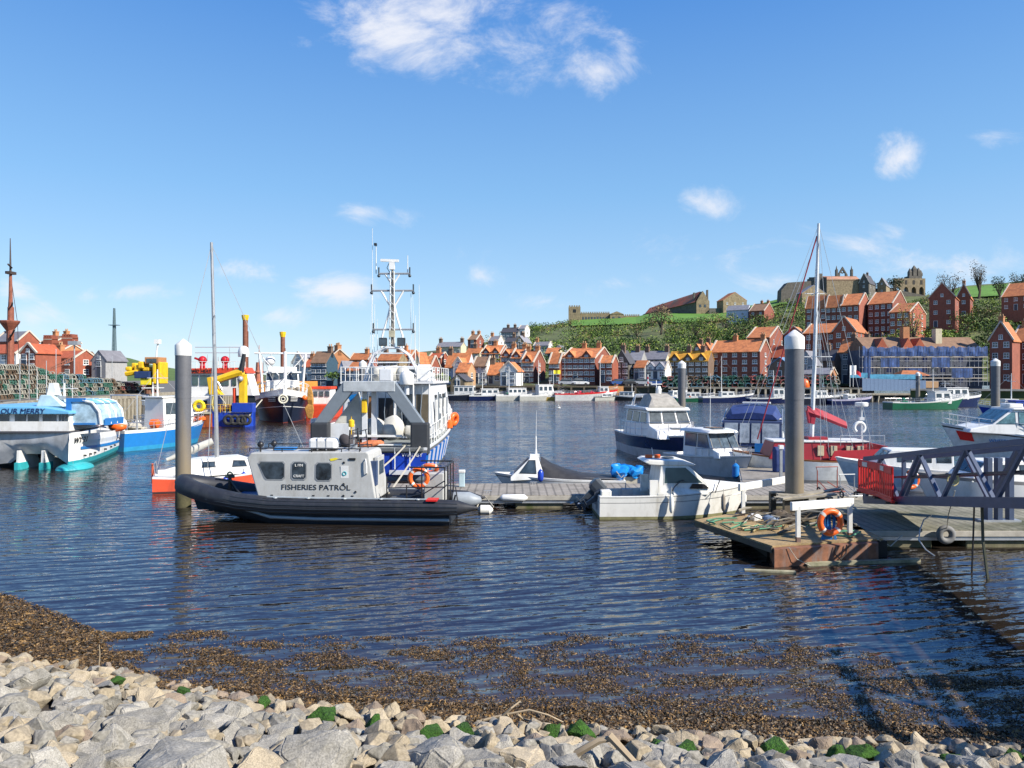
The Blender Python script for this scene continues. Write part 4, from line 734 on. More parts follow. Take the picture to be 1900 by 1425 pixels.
# lattice mast
t = thing('lattice_mast', 'thin steel lattice tower behind the warehouses', 'tower', P(212, 690, 220)); mb = MB(); hh = 118 * 220 / F
def leg(z, s): w = (5.5 - 3.6 * z / hh) * 220 / F / 2 * 1.1; return (s[0] * w, s[1] * w, z)
for s in ((-1, -1), (1, -1), (1, 1), (-1, 1)): mb.cyl(leg(0, s), leg(hh, s), .2, .1, 5)
for i in range(13):
    z0, z1 = hh * i / 13, hh * (i + 1) / 13; mb.cyl(leg(z0, (-1, -1)), leg(z1, (1, -1)), .1, n=4); mb.cyl(leg(z0, (1, -1)), leg(z1, (-1, -1)), .1, n=4); mb.cyl(leg(z1, (-1, -1)), leg(z1, (1, -1)), .1, n=4)
mb.build('lattice', M('grey_green_steel', (.10, .16, .18), .6), t); mb = MB(); mb.bx(-1.4, 1.4, -.8, .8, hh * .73, hh * .74); mb.build('platform', M('grey_green_steel'), t)

t = thing('boundary_wall', 'long low stone wall linking the priory houses and the abbey ruin', 'wall', P(1586, 552, 425)); k = 425 / F; mb = MB(); mb.add([(0, 0, -8), (130 * k, 0, -8), (130 * k, 0, 4 * k), (90 * k, 0, 12 * k), (66 * k, 0, 18 * k), (0, 0, 16 * k), (0, 1, -8), (130 * k, 1, -8), (130 * k, 1, 4 * k), (90 * k, 1, 12 * k), (66 * k, 1, 18 * k), (0, 1, 16 * k)], [(0, 1, 2, 3, 4, 5), (11, 10, 9, 8, 7, 6), (5, 4, 10, 11), (4, 3, 9, 10), (3, 2, 8, 9)]); mb.build('stonework', WC['dstone'], t)
for px, Y, h, lb in ((1660, 418, 13, 'dark rounded tree left of the abbey ruin'), (1628, 412, 11, 'dark tree between the priory house and the abbey')): tree(on(px, Y, -1), h, h * .4, [0, 0, 4], lb, n=400, leaf=.5, seed=px)
# ---------------------------------------------------------------- boats: shared builders
def hull(par, L, B, zb, zs, zm, mats, bands, sf=.85, s0=.4, p=2.2, rake=.8, flare=.3, dk=-.25, deckm=None, draft=.35, gw=.07, n=16, name='hull', smooth=True):
    def zg(s): return zs * (1 - s) * (1 - s / .45) / 1 + zm * s * (1 - s) / (.45 * .55) + zb * s * (s - .45) / .55
    def b(s): return max(.015, B / 2 * (sf + (1 - sf) * smooth01(s / .4)) * (1 - max(0, (s - s0) / (1 - s0)) ** p))
    def pt(s, t, sg):
        z = zg(s) * t if t >= 0 else -draft; tt = max(0, t); g = .2 + .8 * s * s
        return (-L / 2 + L * s - rake * (1 - tt) * s ** 3 - (rake * .4 * s ** 3 if t < 0 else 0), sg * b(s) * (1 - flare * (1 - tt) * g) * (.75 if t < 0 else 1), z)
    mb = MB(); lv = [(-1, bands[0][1]), (0, bands[0][1])] + list(bands)
    S = [i / n for i in range(n + 1)]
    for sg in (1, -1):
        for (t0, _), (t1, m) in zip(lv, lv[1:]):
            mb.mat(m); mb.loft([[pt(s, t0, sg), pt(s, t1, sg)] for s in S], False, ring=False)
    for (t0, _), (t1, m) in zip(lv, lv[1:]): mb.mat(m); mb.add([pt(0, t0, 1), pt(0, t0, -1), pt(0, t1, -1), pt(0, t1, 1)], [(0, 1, 2, 3)])
    mb.mat(bands[-1][1])
    for sg in (1, -1):
        rg = []
        for s in S:
            x, y, z = pt(s, 1, sg); yi = sg * max(.008, abs(y) - gw); xi = max(x, -L / 2 + gw) if s == 0 else min(x, L / 2 - gw * 2); rg.append([(x, y, z), (xi, yi, z + .01), (xi, yi, z + dk)])
        mb.loft(rg, False, ring=False)
    x, y, z = pt(0, 1, 1); mb.add([(x, y, z), (x, -y, z), (x + gw, -y + gw, z + .01), (x + gw, y - gw, z + .01), (x + gw, y - gw, z + dk), (x + gw, -y + gw, z + dk)], [(0, 1, 2, 3), (3, 2, 5, 4)])
    h = mb.build(name, mats, par, smooth)
    mb = MB(); mb.loft([[(pt(s, 1, 1)[0] + (gw if s == 0 else 0) - (gw * 2 if s == 1 else 0), sg * max(.005, b(s) - gw), zg(s) + dk) for sg in (1, -1)] for s in S], False, ring=False)
    mb.build('deck', deckm or white, par)
    return zg, b, pt
def cabin(par, prof, w0, w1, mat, name='cabin', bevel=.03):
    z0 = min(p[1] for p in prof); z1 = max(p[1] for p in prof); wy = lambda z: w0 + (w1 - w0) * (z - z0) / (z1 - z0)
    mb = MB(); mb.loft([[(x, sg * wy(z), z) for x, z in prof] for sg in (1, -1)]); mb.build(name, mat, par, bevel=bevel); return wy
def _scale(poly, k): cx = sum(p[0] for p in poly) / len(poly); cz = sum(p[1] for p in poly) / len(poly); return [(cx + (x - cx) + (k if x > cx else -k), cz + (z - cz) + (k if z > cz else -k)) for x, z in poly]
def sidewin(par, polys, wy, mats=None, sides=(1, -1), fr=.03, name='window'):
    for sg in sides:
        for po in polys:
            mb = MB(); f2 = _scale(po, fr)
            for q, o0, o1, mi in ((f2, -.01, .012, 0), (po, .0, .018, 1)):
                mb.mat(mi); mb.loft([[(x, sg * (wy(z) + o), z) for x, z in q] for o in (o0, o1)])
            mb.build(name, mats or [blackm, glass], par)
def facewin(par, a, b, wy, cells, mats=None, fr=.03, name='windscreen', flip=1):
    (x0, z0), (x1, z1) = a, b; n = Vector((z1 - z0, 0, -(x1 - x0))).normalized() * flip
    for (u0, u1, v0, v1) in cells:
        mb = MB(); Lz = math.hypot(x1 - x0, z1 - z0)
        for k, o, mi in ((fr, .012, 0), (0, .018, 1)):
            P4 = []
            for uu, vv in ((u0, v0), (u1, v0), (u1, v1), (u0, v1)):
                z = z0 + (z1 - z0) * vv; x = x0 + (x1 - x0) * vv; w = wy(z); dv = k / Lz * (1 if vv == v1 else -1); du = k * (1 if uu == u1 else -1)
                P4.append((Vector((x + (x1 - x0) * dv, w * uu + du, z + (z1 - z0) * dv)), n))
            mb.mat(mi); mb.loft([[p - n_ * .01 for p, n_ in P4], [p + n_ * o for p, n_ in P4]])
        mb.build(name, mats or [blackm, glass], par)
def rails(par, pts, h, r=.016, mat=None, step=1, mid=True, name='guard_rail'):
    mb = MB(); up = [(p[0], p[1], p[2] + h) for p in pts]; mb.tube(up, r, 5)
    if mid: mb.tube([(p[0], p[1], p[2] + h * .5) for p in pts], r * .7, 4)
    for i in range(0, len(pts), step): mb.cyl(pts[i], up[i], r, n=5)
    return mb.build(name, mat or chrome, par)
def hrail(par, pt, s0, s1, n, h, inset=.08, both=True, **k):
    L_ = []
    for i in range(n + 1):
        s = s0 + (s1 - s0) * i / n; x, y, z = pt(s, 1, 1); L_.append((x - (.1 if s > .97 else 0), max(.02, y - inset), z))
    if both and s1 > .97: L_ = L_ + [(x, -y, z) for x, y, z in reversed(L_[:-1])]; rails(par, L_, h, **k)
    elif both: rails(par, L_, h, **k); rails(par, [(x, -y, z) for x, y, z in L_], h, **k)
    else: rails(par, L_, h, **k)
def lifebuoy(label, c, Rr, r, rz=0, tape=True, group=None, arc=(0, 360), mat=None, tilt=0):
    t = thing('lifebuoy', label, 'lifebuoy', c, rz, group); t.rotation_euler[0] = R(tilt); mb = MB(); mb.tor((0, 0, 0), Rr, r, 'y', 32, 12, *arc); mb.build('ring', mat or orange, t, True)
    if tape and arc == (0, 360):
        for q in range(4): mb = MB(); mb.tor((0, 0, 0), Rr, r * 1.04, 'y', 3, 12, q * 90 + 38, q * 90 + 52); mb.build('reflective_band', M('pale_tape', (.62, .6, .55), .4), t, True)
    mb = MB()
    for q in range(4):
        a0 = R(q * 90 + 45); a1 = R(q * 90 + 135); mb.tube([((Rr + r) * math.cos(a0 + (a1 - a0) * j / 6) * (1 + .03 * math.sin(math.pi * j / 6)), -.0, (Rr + r) * math.sin(a0 + (a1 - a0) * j / 6) * (1 + .03 * math.sin(math.pi * j / 6))) for j in range(7)], .008, 4)
    if arc == (0, 360): mb.build('grab_line', rope, t)
    return t
def fender(label, c, L_=.5, r=.11, mat=None, axis='z', group=None, line=.5, rz=0):
    t = thing('fender', label, 'fender', c, rz, group); mb = MB(); pr_ = [(.02, -L_ / 2 - .04), (r * .5, -L_ / 2 - .02), (r, -L_ / 2 + .07), (r, L_ / 2 - .07), (r * .5, L_ / 2 + .02), (.02, L_ / 2 + .06)]
    if axis == 'z': mb.lathe(pr_, n=12)
    else: mb.loft([[(z, q * math.cos(a), q * math.sin(a)) for a in [2 * math.pi * j / 12 for j in range(12)]] for q, z in pr_])
    mb.build('float', mat or whited, t, True)
    if line: mb = MB(); mb.tube([(0, 0, L_ / 2 if axis == 'z' else r), (.01, .0, L_ / 2 + line)], .01, 4); mb.build('line', rope, t)
    return t
def outboard(par_label, c, rz, s=1, up=55, mat=None):
    t = thing('outboard_motor', par_label, 'outboard', c, rz); mm = mat or M('outboard_grey', (.045, .055, .07), .35, var=.15)
    # local: x aft; tilted up by 'up' degrees about the bracket
    e = Matrix.Rotation(R(-up), 4, 'Y')
    def T(mb): mb.v = [tuple(e @ (Vector(q) * s)) for q in mb.v]; return mb
    T(MB().loft([[(x0, -w, z), (x1, -w, z), (x1, w, z), (x0, w, z)] for x0, x1, w, z in ((.0, .36, .13, .05), (-.06, .46, .17, .2), (-.06, .46, .17, .42), (.0, .38, .12, .56))])).build('cowl', mm, t, bevel=.03)
    T(MB().loft([[(x0, -w, z), (x1, -w, z), (x1, w, z), (x0, w, z)] for x0, x1, w, z in ((.06, .30, .08, .06), (.08, .26, .05, -.45), (.06, .32, .06, -.62))])).build('leg', mm, t, bevel=.015)
    T(MB().bx(.0, .42, -.14, .14, -.5, -.47).cyl((-.02, 0, -.66), (.34, 0, -.66), .06, .03, 10)).build('gearcase', mm, t)
    mb = MB()
    for k in range(3): a = k * 2.09; mb.add([(.36, 0, -.66), (.34, .05 * math.cos(a + .6), -.66 + .05 * math.sin(a + .6)), (.38, .17 * math.cos(a + .3), -.66 + .17 * math.sin(a + .3)), (.41, .15 * math.cos(a - .3), -.66 + .15 * math.sin(a - .3))], [(0, 1, 2, 3)])
    T(mb).build('propeller', steel, t); MB().bx(-.12, .02, -.12, .12, -.25, .1).build('bracket', steel, t)
    return t
def line(label, pts, r=.015, mat=None, name='mooring_line', sag=0):
    a, b = Vector(pts[0]), Vector(pts[-1])
    if sag: pts = [a.lerp(b, i / 10) - Vector((0, 0, sag * 4 * (i / 10) * (1 - i / 10))) for i in range(11)]
    mb = MB(); mb.tube(pts, r, 5); o = mb.build(name, mat or rope, None, True); tag(o, label, 'rope'); return o
def pile(label, x, y, r, ztop, mat=None, cap=.38):
    t = thing('mooring_pile', label, 'pile', (x, y, 0), 0, 'white capped mooring piles'); m_ = mat or pilem
    mb = MB(); mb.lathe([(r, -1.5), (r, ztop - cap * 1.6 - 1.6), (r * 1.03, ztop - cap * 1.6 - 1.6), (r * 1.03, ztop - cap * 1.6)], n=32); mb.build('shaft', m_, t, True)
    mb = MB(); mb.lathe([(r * 1.08, ztop - cap * 1.62), (r * 1.08, ztop - cap * .62), (r * .95, ztop - cap * .5), (r * .12, ztop), (.005, ztop)], n=32); mb.build('cap', white, t, True)
    MB().lathe([(r * 1.02, -.3), (r * 1.035, 0), (r * 1.03, .45), (r * 1.005, .6)], n=32).build('weed_band', M('tidal_weed', (.06, .055, .025), .8, var=.5, scale=4, bump=.03), t, True)
    return t
pilem = M('pile_sleeve', (.115, .118, .13), .5, var=.15, scale=1.5, dirt='6a6454', damt=.6, dscale=.7, fine=.1)
_t = pilem.node_tree; _n = _t.nodes; _b = _n['Principled BSDF']; _src = _b.inputs['Base Color'].links[0].from_socket; _c = _n.new('ShaderNodeTexCoord'); _x = _n.new('ShaderNodeSeparateXYZ'); _t.links.new(_c.outputs['Object'], _x.inputs[0])
_w = _n.new('ShaderNodeTexNoise'); _w.inputs['Scale'].default_value = 1.2; _m = _n.new('ShaderNodeMapping'); _m.inputs['Scale'].default_value = (4, 4, .3); _t.links.new(_c.outputs['Object'], _m.inputs[0]); _t.links.new(_m.outputs[0], _w.inputs['Vector'])
_a = _n.new('ShaderNodeMath'); _a.operation = 'MULTIPLY_ADD'; _t.links.new(_w.outputs[0], _a.inputs[0]); _a.inputs[1].default_value = -4.5; _t.links.new(_x.outputs[2], _a.inputs[2])
_r = _n.new('ShaderNodeMapRange'); _t.links.new(_a.outputs[0], _r.inputs['Value']); _r.inputs['From Min'].default_value = 1.6; _r.inputs['From Max'].default_value = -1.4; _r.inputs['To Max'].default_value = .75
_k = _n.new('ShaderNodeMix'); _k.data_type = 'RGBA'; _t.links.new(_r.outputs[0], _k.inputs['Factor']); _t.links.new(_src, _k.inputs['A']); _k.inputs['B'].default_value = (.23, .18, .105, 1); _t.links.new(_k.outputs['Result'], _b.inputs['Base Color'])
pile('tall grey mooring pile with white cone cap left of the patrol inflatable', PX(340, 27), 27, .27, PZ(629, 27))
pile('nearest and thickest white capped pile rising from the rusty float', PX(1474, 23), 23, .28, PZ(612, 23))
pile('white capped pile behind the blue hulled cruiser', PX(1265, 58), 58, .3, PZ(669, 58))
pile('white capped pile at the right edge beyond the gangway', PX(1847, 58), 58, .31, PZ(665, 58))
pile('thin distant pile beside the green fishing boat', PX(1703, 112), 112, .3, PZ(690, 112))
pile('distant white capped pile behind the blue patrol vessel', PX(673, 60), 60, .28, PZ(668, 60))
# ---------------------------------------------------------------- pontoons
floatm = M('mossy_float', (.17, .15, .09), .85, var=.35, scale=2, dirt='3f4a14', damt=.8)
def pontoon(label, cx, cy, L_, W_, rz, z=.5, nf=6, name='pontoon', deckm=None):
    t = thing(name, label, 'pontoon', (cx, cy, 0), rz); mb = MB(); mb.bx(-L_ / 2, L_ / 2, -W_ / 2, W_ / 2, z - .06, z); mb.build('deck', deckm or wood, t)
    mb = MB()
    for s_ in (-1, 1): mb.bar((-L_ / 2, s_ * (W_ / 2 + .03), z - .1), (L_ / 2, s_ * (W_ / 2 + .03), z - .1), .055, .15)
    for s_ in (-1, 1): mb.bar((s_ * (L_ / 2 + .03), -W_ / 2 - .055, z - .1), (s_ * (L_ / 2 + .03), W_ / 2 + .055, z - .1), .055, .15)
    mb.build('edge_board', M('pale_edge_board', (.42, .39, .33), .8, var=.2, dirt='6a6450', damt=.5), t)
    mb = MB()
    for s_ in (-1, 1): mb.bar((-L_ / 2, s_ * (W_ / 2 - .02), z - .24), (L_ / 2, s_ * (W_ / 2 - .02), z - .24), .08, .1)
    mb.build('waling', steel, t)
    for i in range(nf):
        x = -L_ / 2 + L_ * (i + .5) / nf; mb = MB(); mb.bx(x - L_ / nf * .32, x + L_ / nf * .32, -W_ / 2 + .06, W_ / 2 - .06, -.25, z - .29); mb.build('float', floatm, t, bevel=.04)
    return t
pontoon('long timber pontoon running across behind the patrol inflatable', 1.0, 28.0, 24.8, 2.9, 0, nf=9)
pontoon('finger pontoon leading back between the white cruisers and the red boat', 11.6, 33.7, 8.2, 2.0, 74, nf=4)
pontoon('wide mossy landing pontoon under the gangway', 15.0, 23.0, 10.6, 5.0, 0, z=.5, nf=4, name='landing_pontoon', deckm=M('mossy_shaded_deck', (.20, .19, .14), .85, var=.3, scale=1.2, wave=('X', 1.05, .35), dirt='343a14', damt=.85, dscale=.5, fine=.25))  # darker deck colour holds real moss plus painted-in shade
t = thing('service_pedestal', 'pale blue power pedestal standing on the long pontoon', 'pedestal', (PX(857, 28.6), 28.6, .5)); MB().bx(-.11, .11, -.09, .09, 0, .55).build('post', M('pale_blue_post', (.45, .58, .62), .5), t, bevel=.02); MB().bx(-.13, .13, -.11, .11, .55, .66).build('cap', white, t, bevel=.02)
for px, yy_, rr_ in ((905, 27, .03), (990, 29.2, .03), (1120, 26.8, .03)):
    t = thing('cleat', 'small metal cleat on the long pontoon', 'cleat', (PX(px, yy_), yy_, .5), 0, 'pontoon cleats'); MB().cyl((-.15, 0, .09), (.15, 0, .09), .02, n=6).cyl((-.05, 0, 0), (-.05, 0, .09), .02, n=6).cyl((.05, 0, 0), (.05, 0, .09), .02, n=6).build('horn', steel, t)
fender('white fender lying lengthwise on the pontoon edge', (PX(953, 26.3), 26.42, .42), .9, .13, white, 'x', line=0)
fender('cream fender floating off the stern of the inflatable', (PX(900, 25.7), 25.7, .12), .45, .17, whited, 'x', line=0)
line('rope loop from pontoon to the cream fender', [(PX(885, 25.8), 25.8, .2), (PX(897, 26.5), 26.5, .52), (PX(916, 25.8), 25.8, .2)], .02)
# ---------------------------------------------------------------- fisheries patrol inflatable
def rib():
    t = thing('patrol_boat', 'grey cabin patrol inflatable lettered FISHERIES PATROL', 'patrol boat', (-6.35, 24.75, 0), 176)
    tubm = M('dark_rubber_tube', (.019, .022, .03), .55, var=.25, scale=5, dirt='5c5c58', damt=.25); hm = M('dark_hull', (.02, .026, .035), .4, var=.3, dirt='4a4a44', damt=.4); lg = M('light_grey_paint', (.44, .445, .43), .45, var=.07, dirt='8a857a', damt=.45)
    pale = M('pale_strake', (.34, .38, .41), .5, var=.12)
    A_ = [(-5.35, 1.02, .60), (-4.7, 1.02, .60), (-4.0, 1.03, .60), (-2, 1.04, .6), (0, 1.04, .6), (1.5, 1.02, .62), (2.6, .92, .70), (3.5, .78, .84), (4.3, .55, 1.0), (4.85, .25, 1.12), (4.98, 0, 1.16)]
    rad = [.03, .24, .27, .27, .27, .27, .28, .29, .3, .31, .31]
    path = A_ + [(x, -y, z) for x, y, z in reversed(A_[:-1])]; MB().tube(path, rad + rad[-2::-1], 16).build('inflatable_tube', tubm, t, True)
    for dz, o in ((.17, .20), (.06, .26), (-.06, .26), (-.17, .2)):
        for sg in (1, -1):
            pts = []
            for (x, y, z), r_ in zip(A_[1:], rad[1:]):
                nx_ = smooth01((x - 2.2) / 2.2); k = r_ / .27; pts.append((x + o * k * nx_ * 1.04, sg * (y + o * k * math.sqrt(max(0, 1 - nx_ * nx_)) * 1.04), z + dz * k))
            MB().tube(pts, .016, 5).build('rubbing_strake', hm, t, True)
    # hull
    st = [(-4.4, .95), (-2, 1.0), (0, 1.0), (1.5, .97), (2.8, .84), (3.6, .62), (4.3, .32), (4.8, .02)]
    mb = MB()
    for sg in (1, -1):
        rg = []
        for i, (x, b) in enumerate(st): rise = .62 * smooth01((x - 1.2) / 3.2) ; rg.append([(x - rise * .5, sg * b * .35, -.3 + rise * .9), (x - rise * .3, sg * b * .92, -.04 + rise * 1.05), (x, sg * (b + .06), .30 + rise * .85), (x, sg * b, .42 + rise * .85)])
        mb.loft(rg, False, ring=False)
    mb.add([(-4.4, .95, .45), (-4.4, -.95, .45), (-4.4, -.9, -.3), (-4.4, .9, -.3)], [(0, 1, 2, 3)]); mb.build('hull', hm, t, True)
    for sg in (1, -1):
        MB().tube([(x - .62 * smooth01((x - 1.2) / 3.2) * .15, sg * (b + .05), .19 + .66 * smooth01((x - 1.0) / 3.4)) for x, b in st], [.055] * 7 + [.03], 6).build('spray_rail', pale, t, True)
    MB().prism([(-4.05, -.98), (-4.05, .98), (1.5, .98), (2.8, .8), (3.8, .4), (4.1, 0), (3.8, -.4), (2.8, -.8), (1.5, -.98)], 'z', .58, .62).build('deck', M('grey_deck_rubber', (.06, .065, .075), .8), t)
    for sg in (1, -1):
        MB().tube([(-3.9, sg * 1.06, .86), (0, sg * 1.08, .87), (1.6, sg * 1.05, .89)], .03, 5).build('tube_pad', pale, t)
        pts = [(-3.9 + 5.6 * i / 56, sg * 1.16, .80 + .05 * abs(math.cos(math.pi * i / 8))) for i in range(57)]; MB().tube(pts, .013, 4).build('grab_line', blackm, t)
    for x in (-3.4, -2.2, -1.0, .2, 1.3): MB().tor((x, 1.12, .87), .055, .02, 'z', 10, 6).cyl((x, 1.12, .84), (x, 1.12, .9), .03, n=8).build('tube_fitting', pale, t)
    pf = [(1.95, .78), (2.38, 2.12), (2.25, 2.3), (-1.62, 2.36), (-1.72, 2.3), (-1.98, .78)]
    wy = cabin(t, pf, .90, .82, lg, bevel=.04)
    def rr4(x0, x1, z0, z1, c=.07, sl=0): return [(x0 + c, z0), (x1 - c, z0), (x1, z0 + c), (x1 + sl, z1 - c), (x1 + sl - c, z1), (x0 + c, z1), (x0, z1 - c), (x0, z0 + c)]
    rubber = [M('pale_rubber_seal', (.25, .26, .27), .6), glass]
    sidewin(t, [rr4(1.10, 1.74, 1.45, 2.0, .07, .22), rr4(.37, .83, 1.45, 2.0), rr4(-.48, .02, 1.43, 1.98)], wy, rubber, fr=.035)
    facewin(t, (1.95, .78), (2.38, 2.12), wy, [(-.85, -.05, .5, .93), (.05, .85, .5, .93)], rubber, flip=1)
    for s_ in (1, -1): pass
    text('lettering', 'FISHERIES PATROL', .245, blackm, t, (.03, .888, 1.18), (R(87), 0, R(180)), sx=1.16, ext=.005)
    text('window_lettering', 'L FIN', .12, white, t, (.6, .865, 1.90), (R(87), 0, R(180)), ext=.012)
    text('window_lettering', 'CRAFT', .12, white, t, (.6, .88, 1.55), (R(87), 0, R(180)), ext=.012)
    def pl(x, z, w, h, m, n_): MB().bx(x - w / 2, x + w / 2, .86, wy(z) + .012, z - h / 2, z + h / 2).build(n_, m, t)
    pl(-.93, 1.70, .26, .40, white, 'notice_plate'); pl(-.93, 1.80, .22, .12, teal, 'notice_emblem'); 
    MB().tor((-.93, wy(1.63) + .015, 1.65), .06, .014, 'y', 14, 5).build('notice_emblem', teal, t)
    MB().prism([(-.42, 2.12), (-.62, 2.16), (-.72, 2.13), (-.62, 2.08), (-.46, 2.05)], 'y', .84, wy(2.1) + .014).build('arrow_sticker', yelw, t); MB().bar((-.7, wy(2.1) + .006, 2.12), (-.84, wy(2.1) + .006, 2.12), .012).build('arrow_sticker', blackm, t)
    pl(-1.18, 2.12, .22, .07, blackm, 'name_plate')
    for x, z in ((-.9, 2.0), (-.9, 1.3), (-.9, .92), (-1.3, 1.05)): MB().tor((x, wy(z) + .012, z), .03, .012, 'y', 10, 5).build('fitting', blackm, t)
    for x in (1.5, .1, -1.2, -.4): MB().cb((x, wy(.95) + .005, .92), (.08, .02, .03)).build('vent_slot', blackm, t)
    # aft door and handle
    MB().bx(-1.93, -1.80, -.42, .42, .85, 2.15).build('door', M('light_grey_paint'), t, bevel=.02); MB().bx(-1.945, -1.85, -.28, .28, 1.55, 2.0).build('door_window', glass, t)
    MB().bx(-1.96, -1.75, .55, .75, 1.25, 2.05).build('aft_window', M('tinted_blue_glass', (.05, .08, .16), .1), t)
    MB().tube([(-1.62, .84, 2.12), (-1.64, .9, 2.1), (-1.68, .93, 1.9), (-1.68, .93, 1.68), (-1.66, .86, 1.64)], .022, 6).build('grab_handle', white, t, True)
    # roof gear
    for sg in (1, -1): rails(t, [(x, sg * .78, 2.33) for x in (2.3, 1.2, .2, -.8, -1.4)], .12, .018, blackm, mid=False, name='roof_rail')
    MB().bx(-.52, .42, .08, .52, 2.38, 2.76).build('liferaft_canister', white, t, bevel=.09)
    for x in (.1, -.2): MB().bx(x - .012, x + .012, .07, .53, 2.37, 2.77).build('canister_strap', steel, t)
    MB().bx(-.5, .4, .15, .5, 2.33, 2.37).build('canister_cradle', blackm, t)
    for x, y in ((2.05, .5), (1.75, .1)): MB().sph((x, y, 2.55), .11, 6).cyl((x, y, 2.3), (x, y, 2.5), .03, n=6).build('search_light', blackm, t, True)
    MB().bx(1.0, 1.7, -.1, .25, 2.33, 2.42).build('hatch', bluep, t, bevel=.02); MB().cyl((-.9, -.3, 2.3), (-.9, -.3, 2.75), .02, n=6).bx(-1.0, -.8, -.4, -.2, 2.35, 2.5).build('antenna_mount', steel, t)
    # aft roll bars and ladder rack
    mb = MB()
    for y in (-.5, .45): mb.tube([(-.95, y, 2.33), (-.98, y, 3.05)], .022, 6); mb.tube([(-1.35, y, 2.33), (-1.25, y, 3.0)], .022, 6)
    for z in (2.5, 2.75, 3.0): mb.tube([(-.97, -.5, z), (-.97, .45, z)], .018, 5); mb.tube([(-1.3, -.5, z), (-1.3, .45, z)], .018, 5)
    mb.build('radar_frame', blackm, t)
    MB().cyl((-1.05, .5, 2.9), (-1.05, .5, 3.5), .015, n=6).lathe([(.09, 3.15), (.1, 3.2), (.1, 3.36), (.04, 3.4)], (-1.05, .5, 0), 10).build('strobe_lamp', yel, t)
    # bow fittings
    mb = MB(); mb.cyl((3.25, .2, .6), (3.25, .2, 1.5), .06, n=10); mb.tube([(3.25, .2, 1.25), (2.9, .3, .9), (2.5, .35, .62)], .04, 6); mb.tube([(3.25, .2, 1.35), (2.75, .6, .95), (2.3, .7, .72)], .035, 6); mb.tube([(3.25, .2, 1.28), (3.8, .1, 1.32)], .035, 6); mb.build('towing_post', blackm, t, True); MB().tor((3.25, .2, 1.48), .09, .03, 'y', 12, 6).cyl((3.1, .2, 1.42), (3.4, .2, 1.42), .05, n=8).build('winch', M('dark_green_winch', (.03, .06, .05), .5), t, True)
    MB().bx(2.05, 3.1, -.55, .55, .62, .8).build('fore_locker', M('blue_locker', (.03, .09, .22), .5, var=.2), t, bevel=.03); MB().sph((4.62, .15, .82), .12, 6, (1.2, .8, .8)).build('bow_fender', white, t, True)
    # stern rail, console, fuel box
    mb = MB(); x0, x1, yy0, yy1, zt = -2.35, -4.25, .93, -.9, 1.88
    for x, y in ((x0, yy0), (-3.0, yy0), (-3.5, yy0), (x1, yy0), (x1, .3), (x1, -.3), (x1, yy1), (-3.3, yy1)): mb.cyl((x, y, .62), (x, y, zt if x < -3.0 else 1.3), .024, n=6)
    mb.tube([(x0, yy0, .75), (x0, yy0, 1.55)], .024, 6); mb.tube([(-3.1, yy0, zt), (x1, yy0, zt), (x1, yy1, zt), (-3.1, yy1, zt)], .026, 6); mb.tube([(x0, yy0, 1.2), (x1, yy0, 1.25), (x1, yy1, 1.25)], .02, 6); mb.tube([(-3.0, yy0, .9), (-3.6, yy0, 1.05), (x1, yy0, 1.45)], .02, 6)
    mb.tube([(x1, yy0, .7), (-4.5, yy0, .65), (-4.6, yy0, 1.0)], .03, 6); mb.tube([(-4.6, .9, 1.25), (-4.7, .9, .6), (-5.0, .9, .45)], .02, 5); mb.build('stern_rail', blackm, t, True)
    MB().bx(-4.12, -3.45, -.35, .35, .62, 1.62).build('aft_locker', M('light_grey_paint'), t, bevel=.04); MB().bx(-2.9, -2.2, -.6, .6, .62, .72).build('engine_hatch', M('grey_deck_rubber'), t, bevel=.03)
    MB().bx(-4.05, -3.7, .85, 1.3, .84, .89).build('danger_label', redp, t)
    mb = MB(); mb.loft([[(x, -.4 + r_ * math.cos(a), .62 + r_ * math.sin(a)) for a in [2 * math.pi * j / 12 for j in range(12)]] for x, r_ in ((-4.3, .05), (-4.35, .27), (-4.9, .27), (-5.25, .12), (-5.3, .03))]); mb.build('stern_buoy', M('grey_buoy', (.25, .28, .31), .5), t, True)
rib()
lifebuoy('bright orange lifebuoy hung on the stern rail of the patrol inflatable', (PX(778, 23.85), 23.72, 1.52), .28, .075, 4)
lifebuoy('second orange lifebuoy lying behind the first on the stern rail', (PX(797, 24.6), 24.5, 1.72), .26, .065, 8, tilt=55)
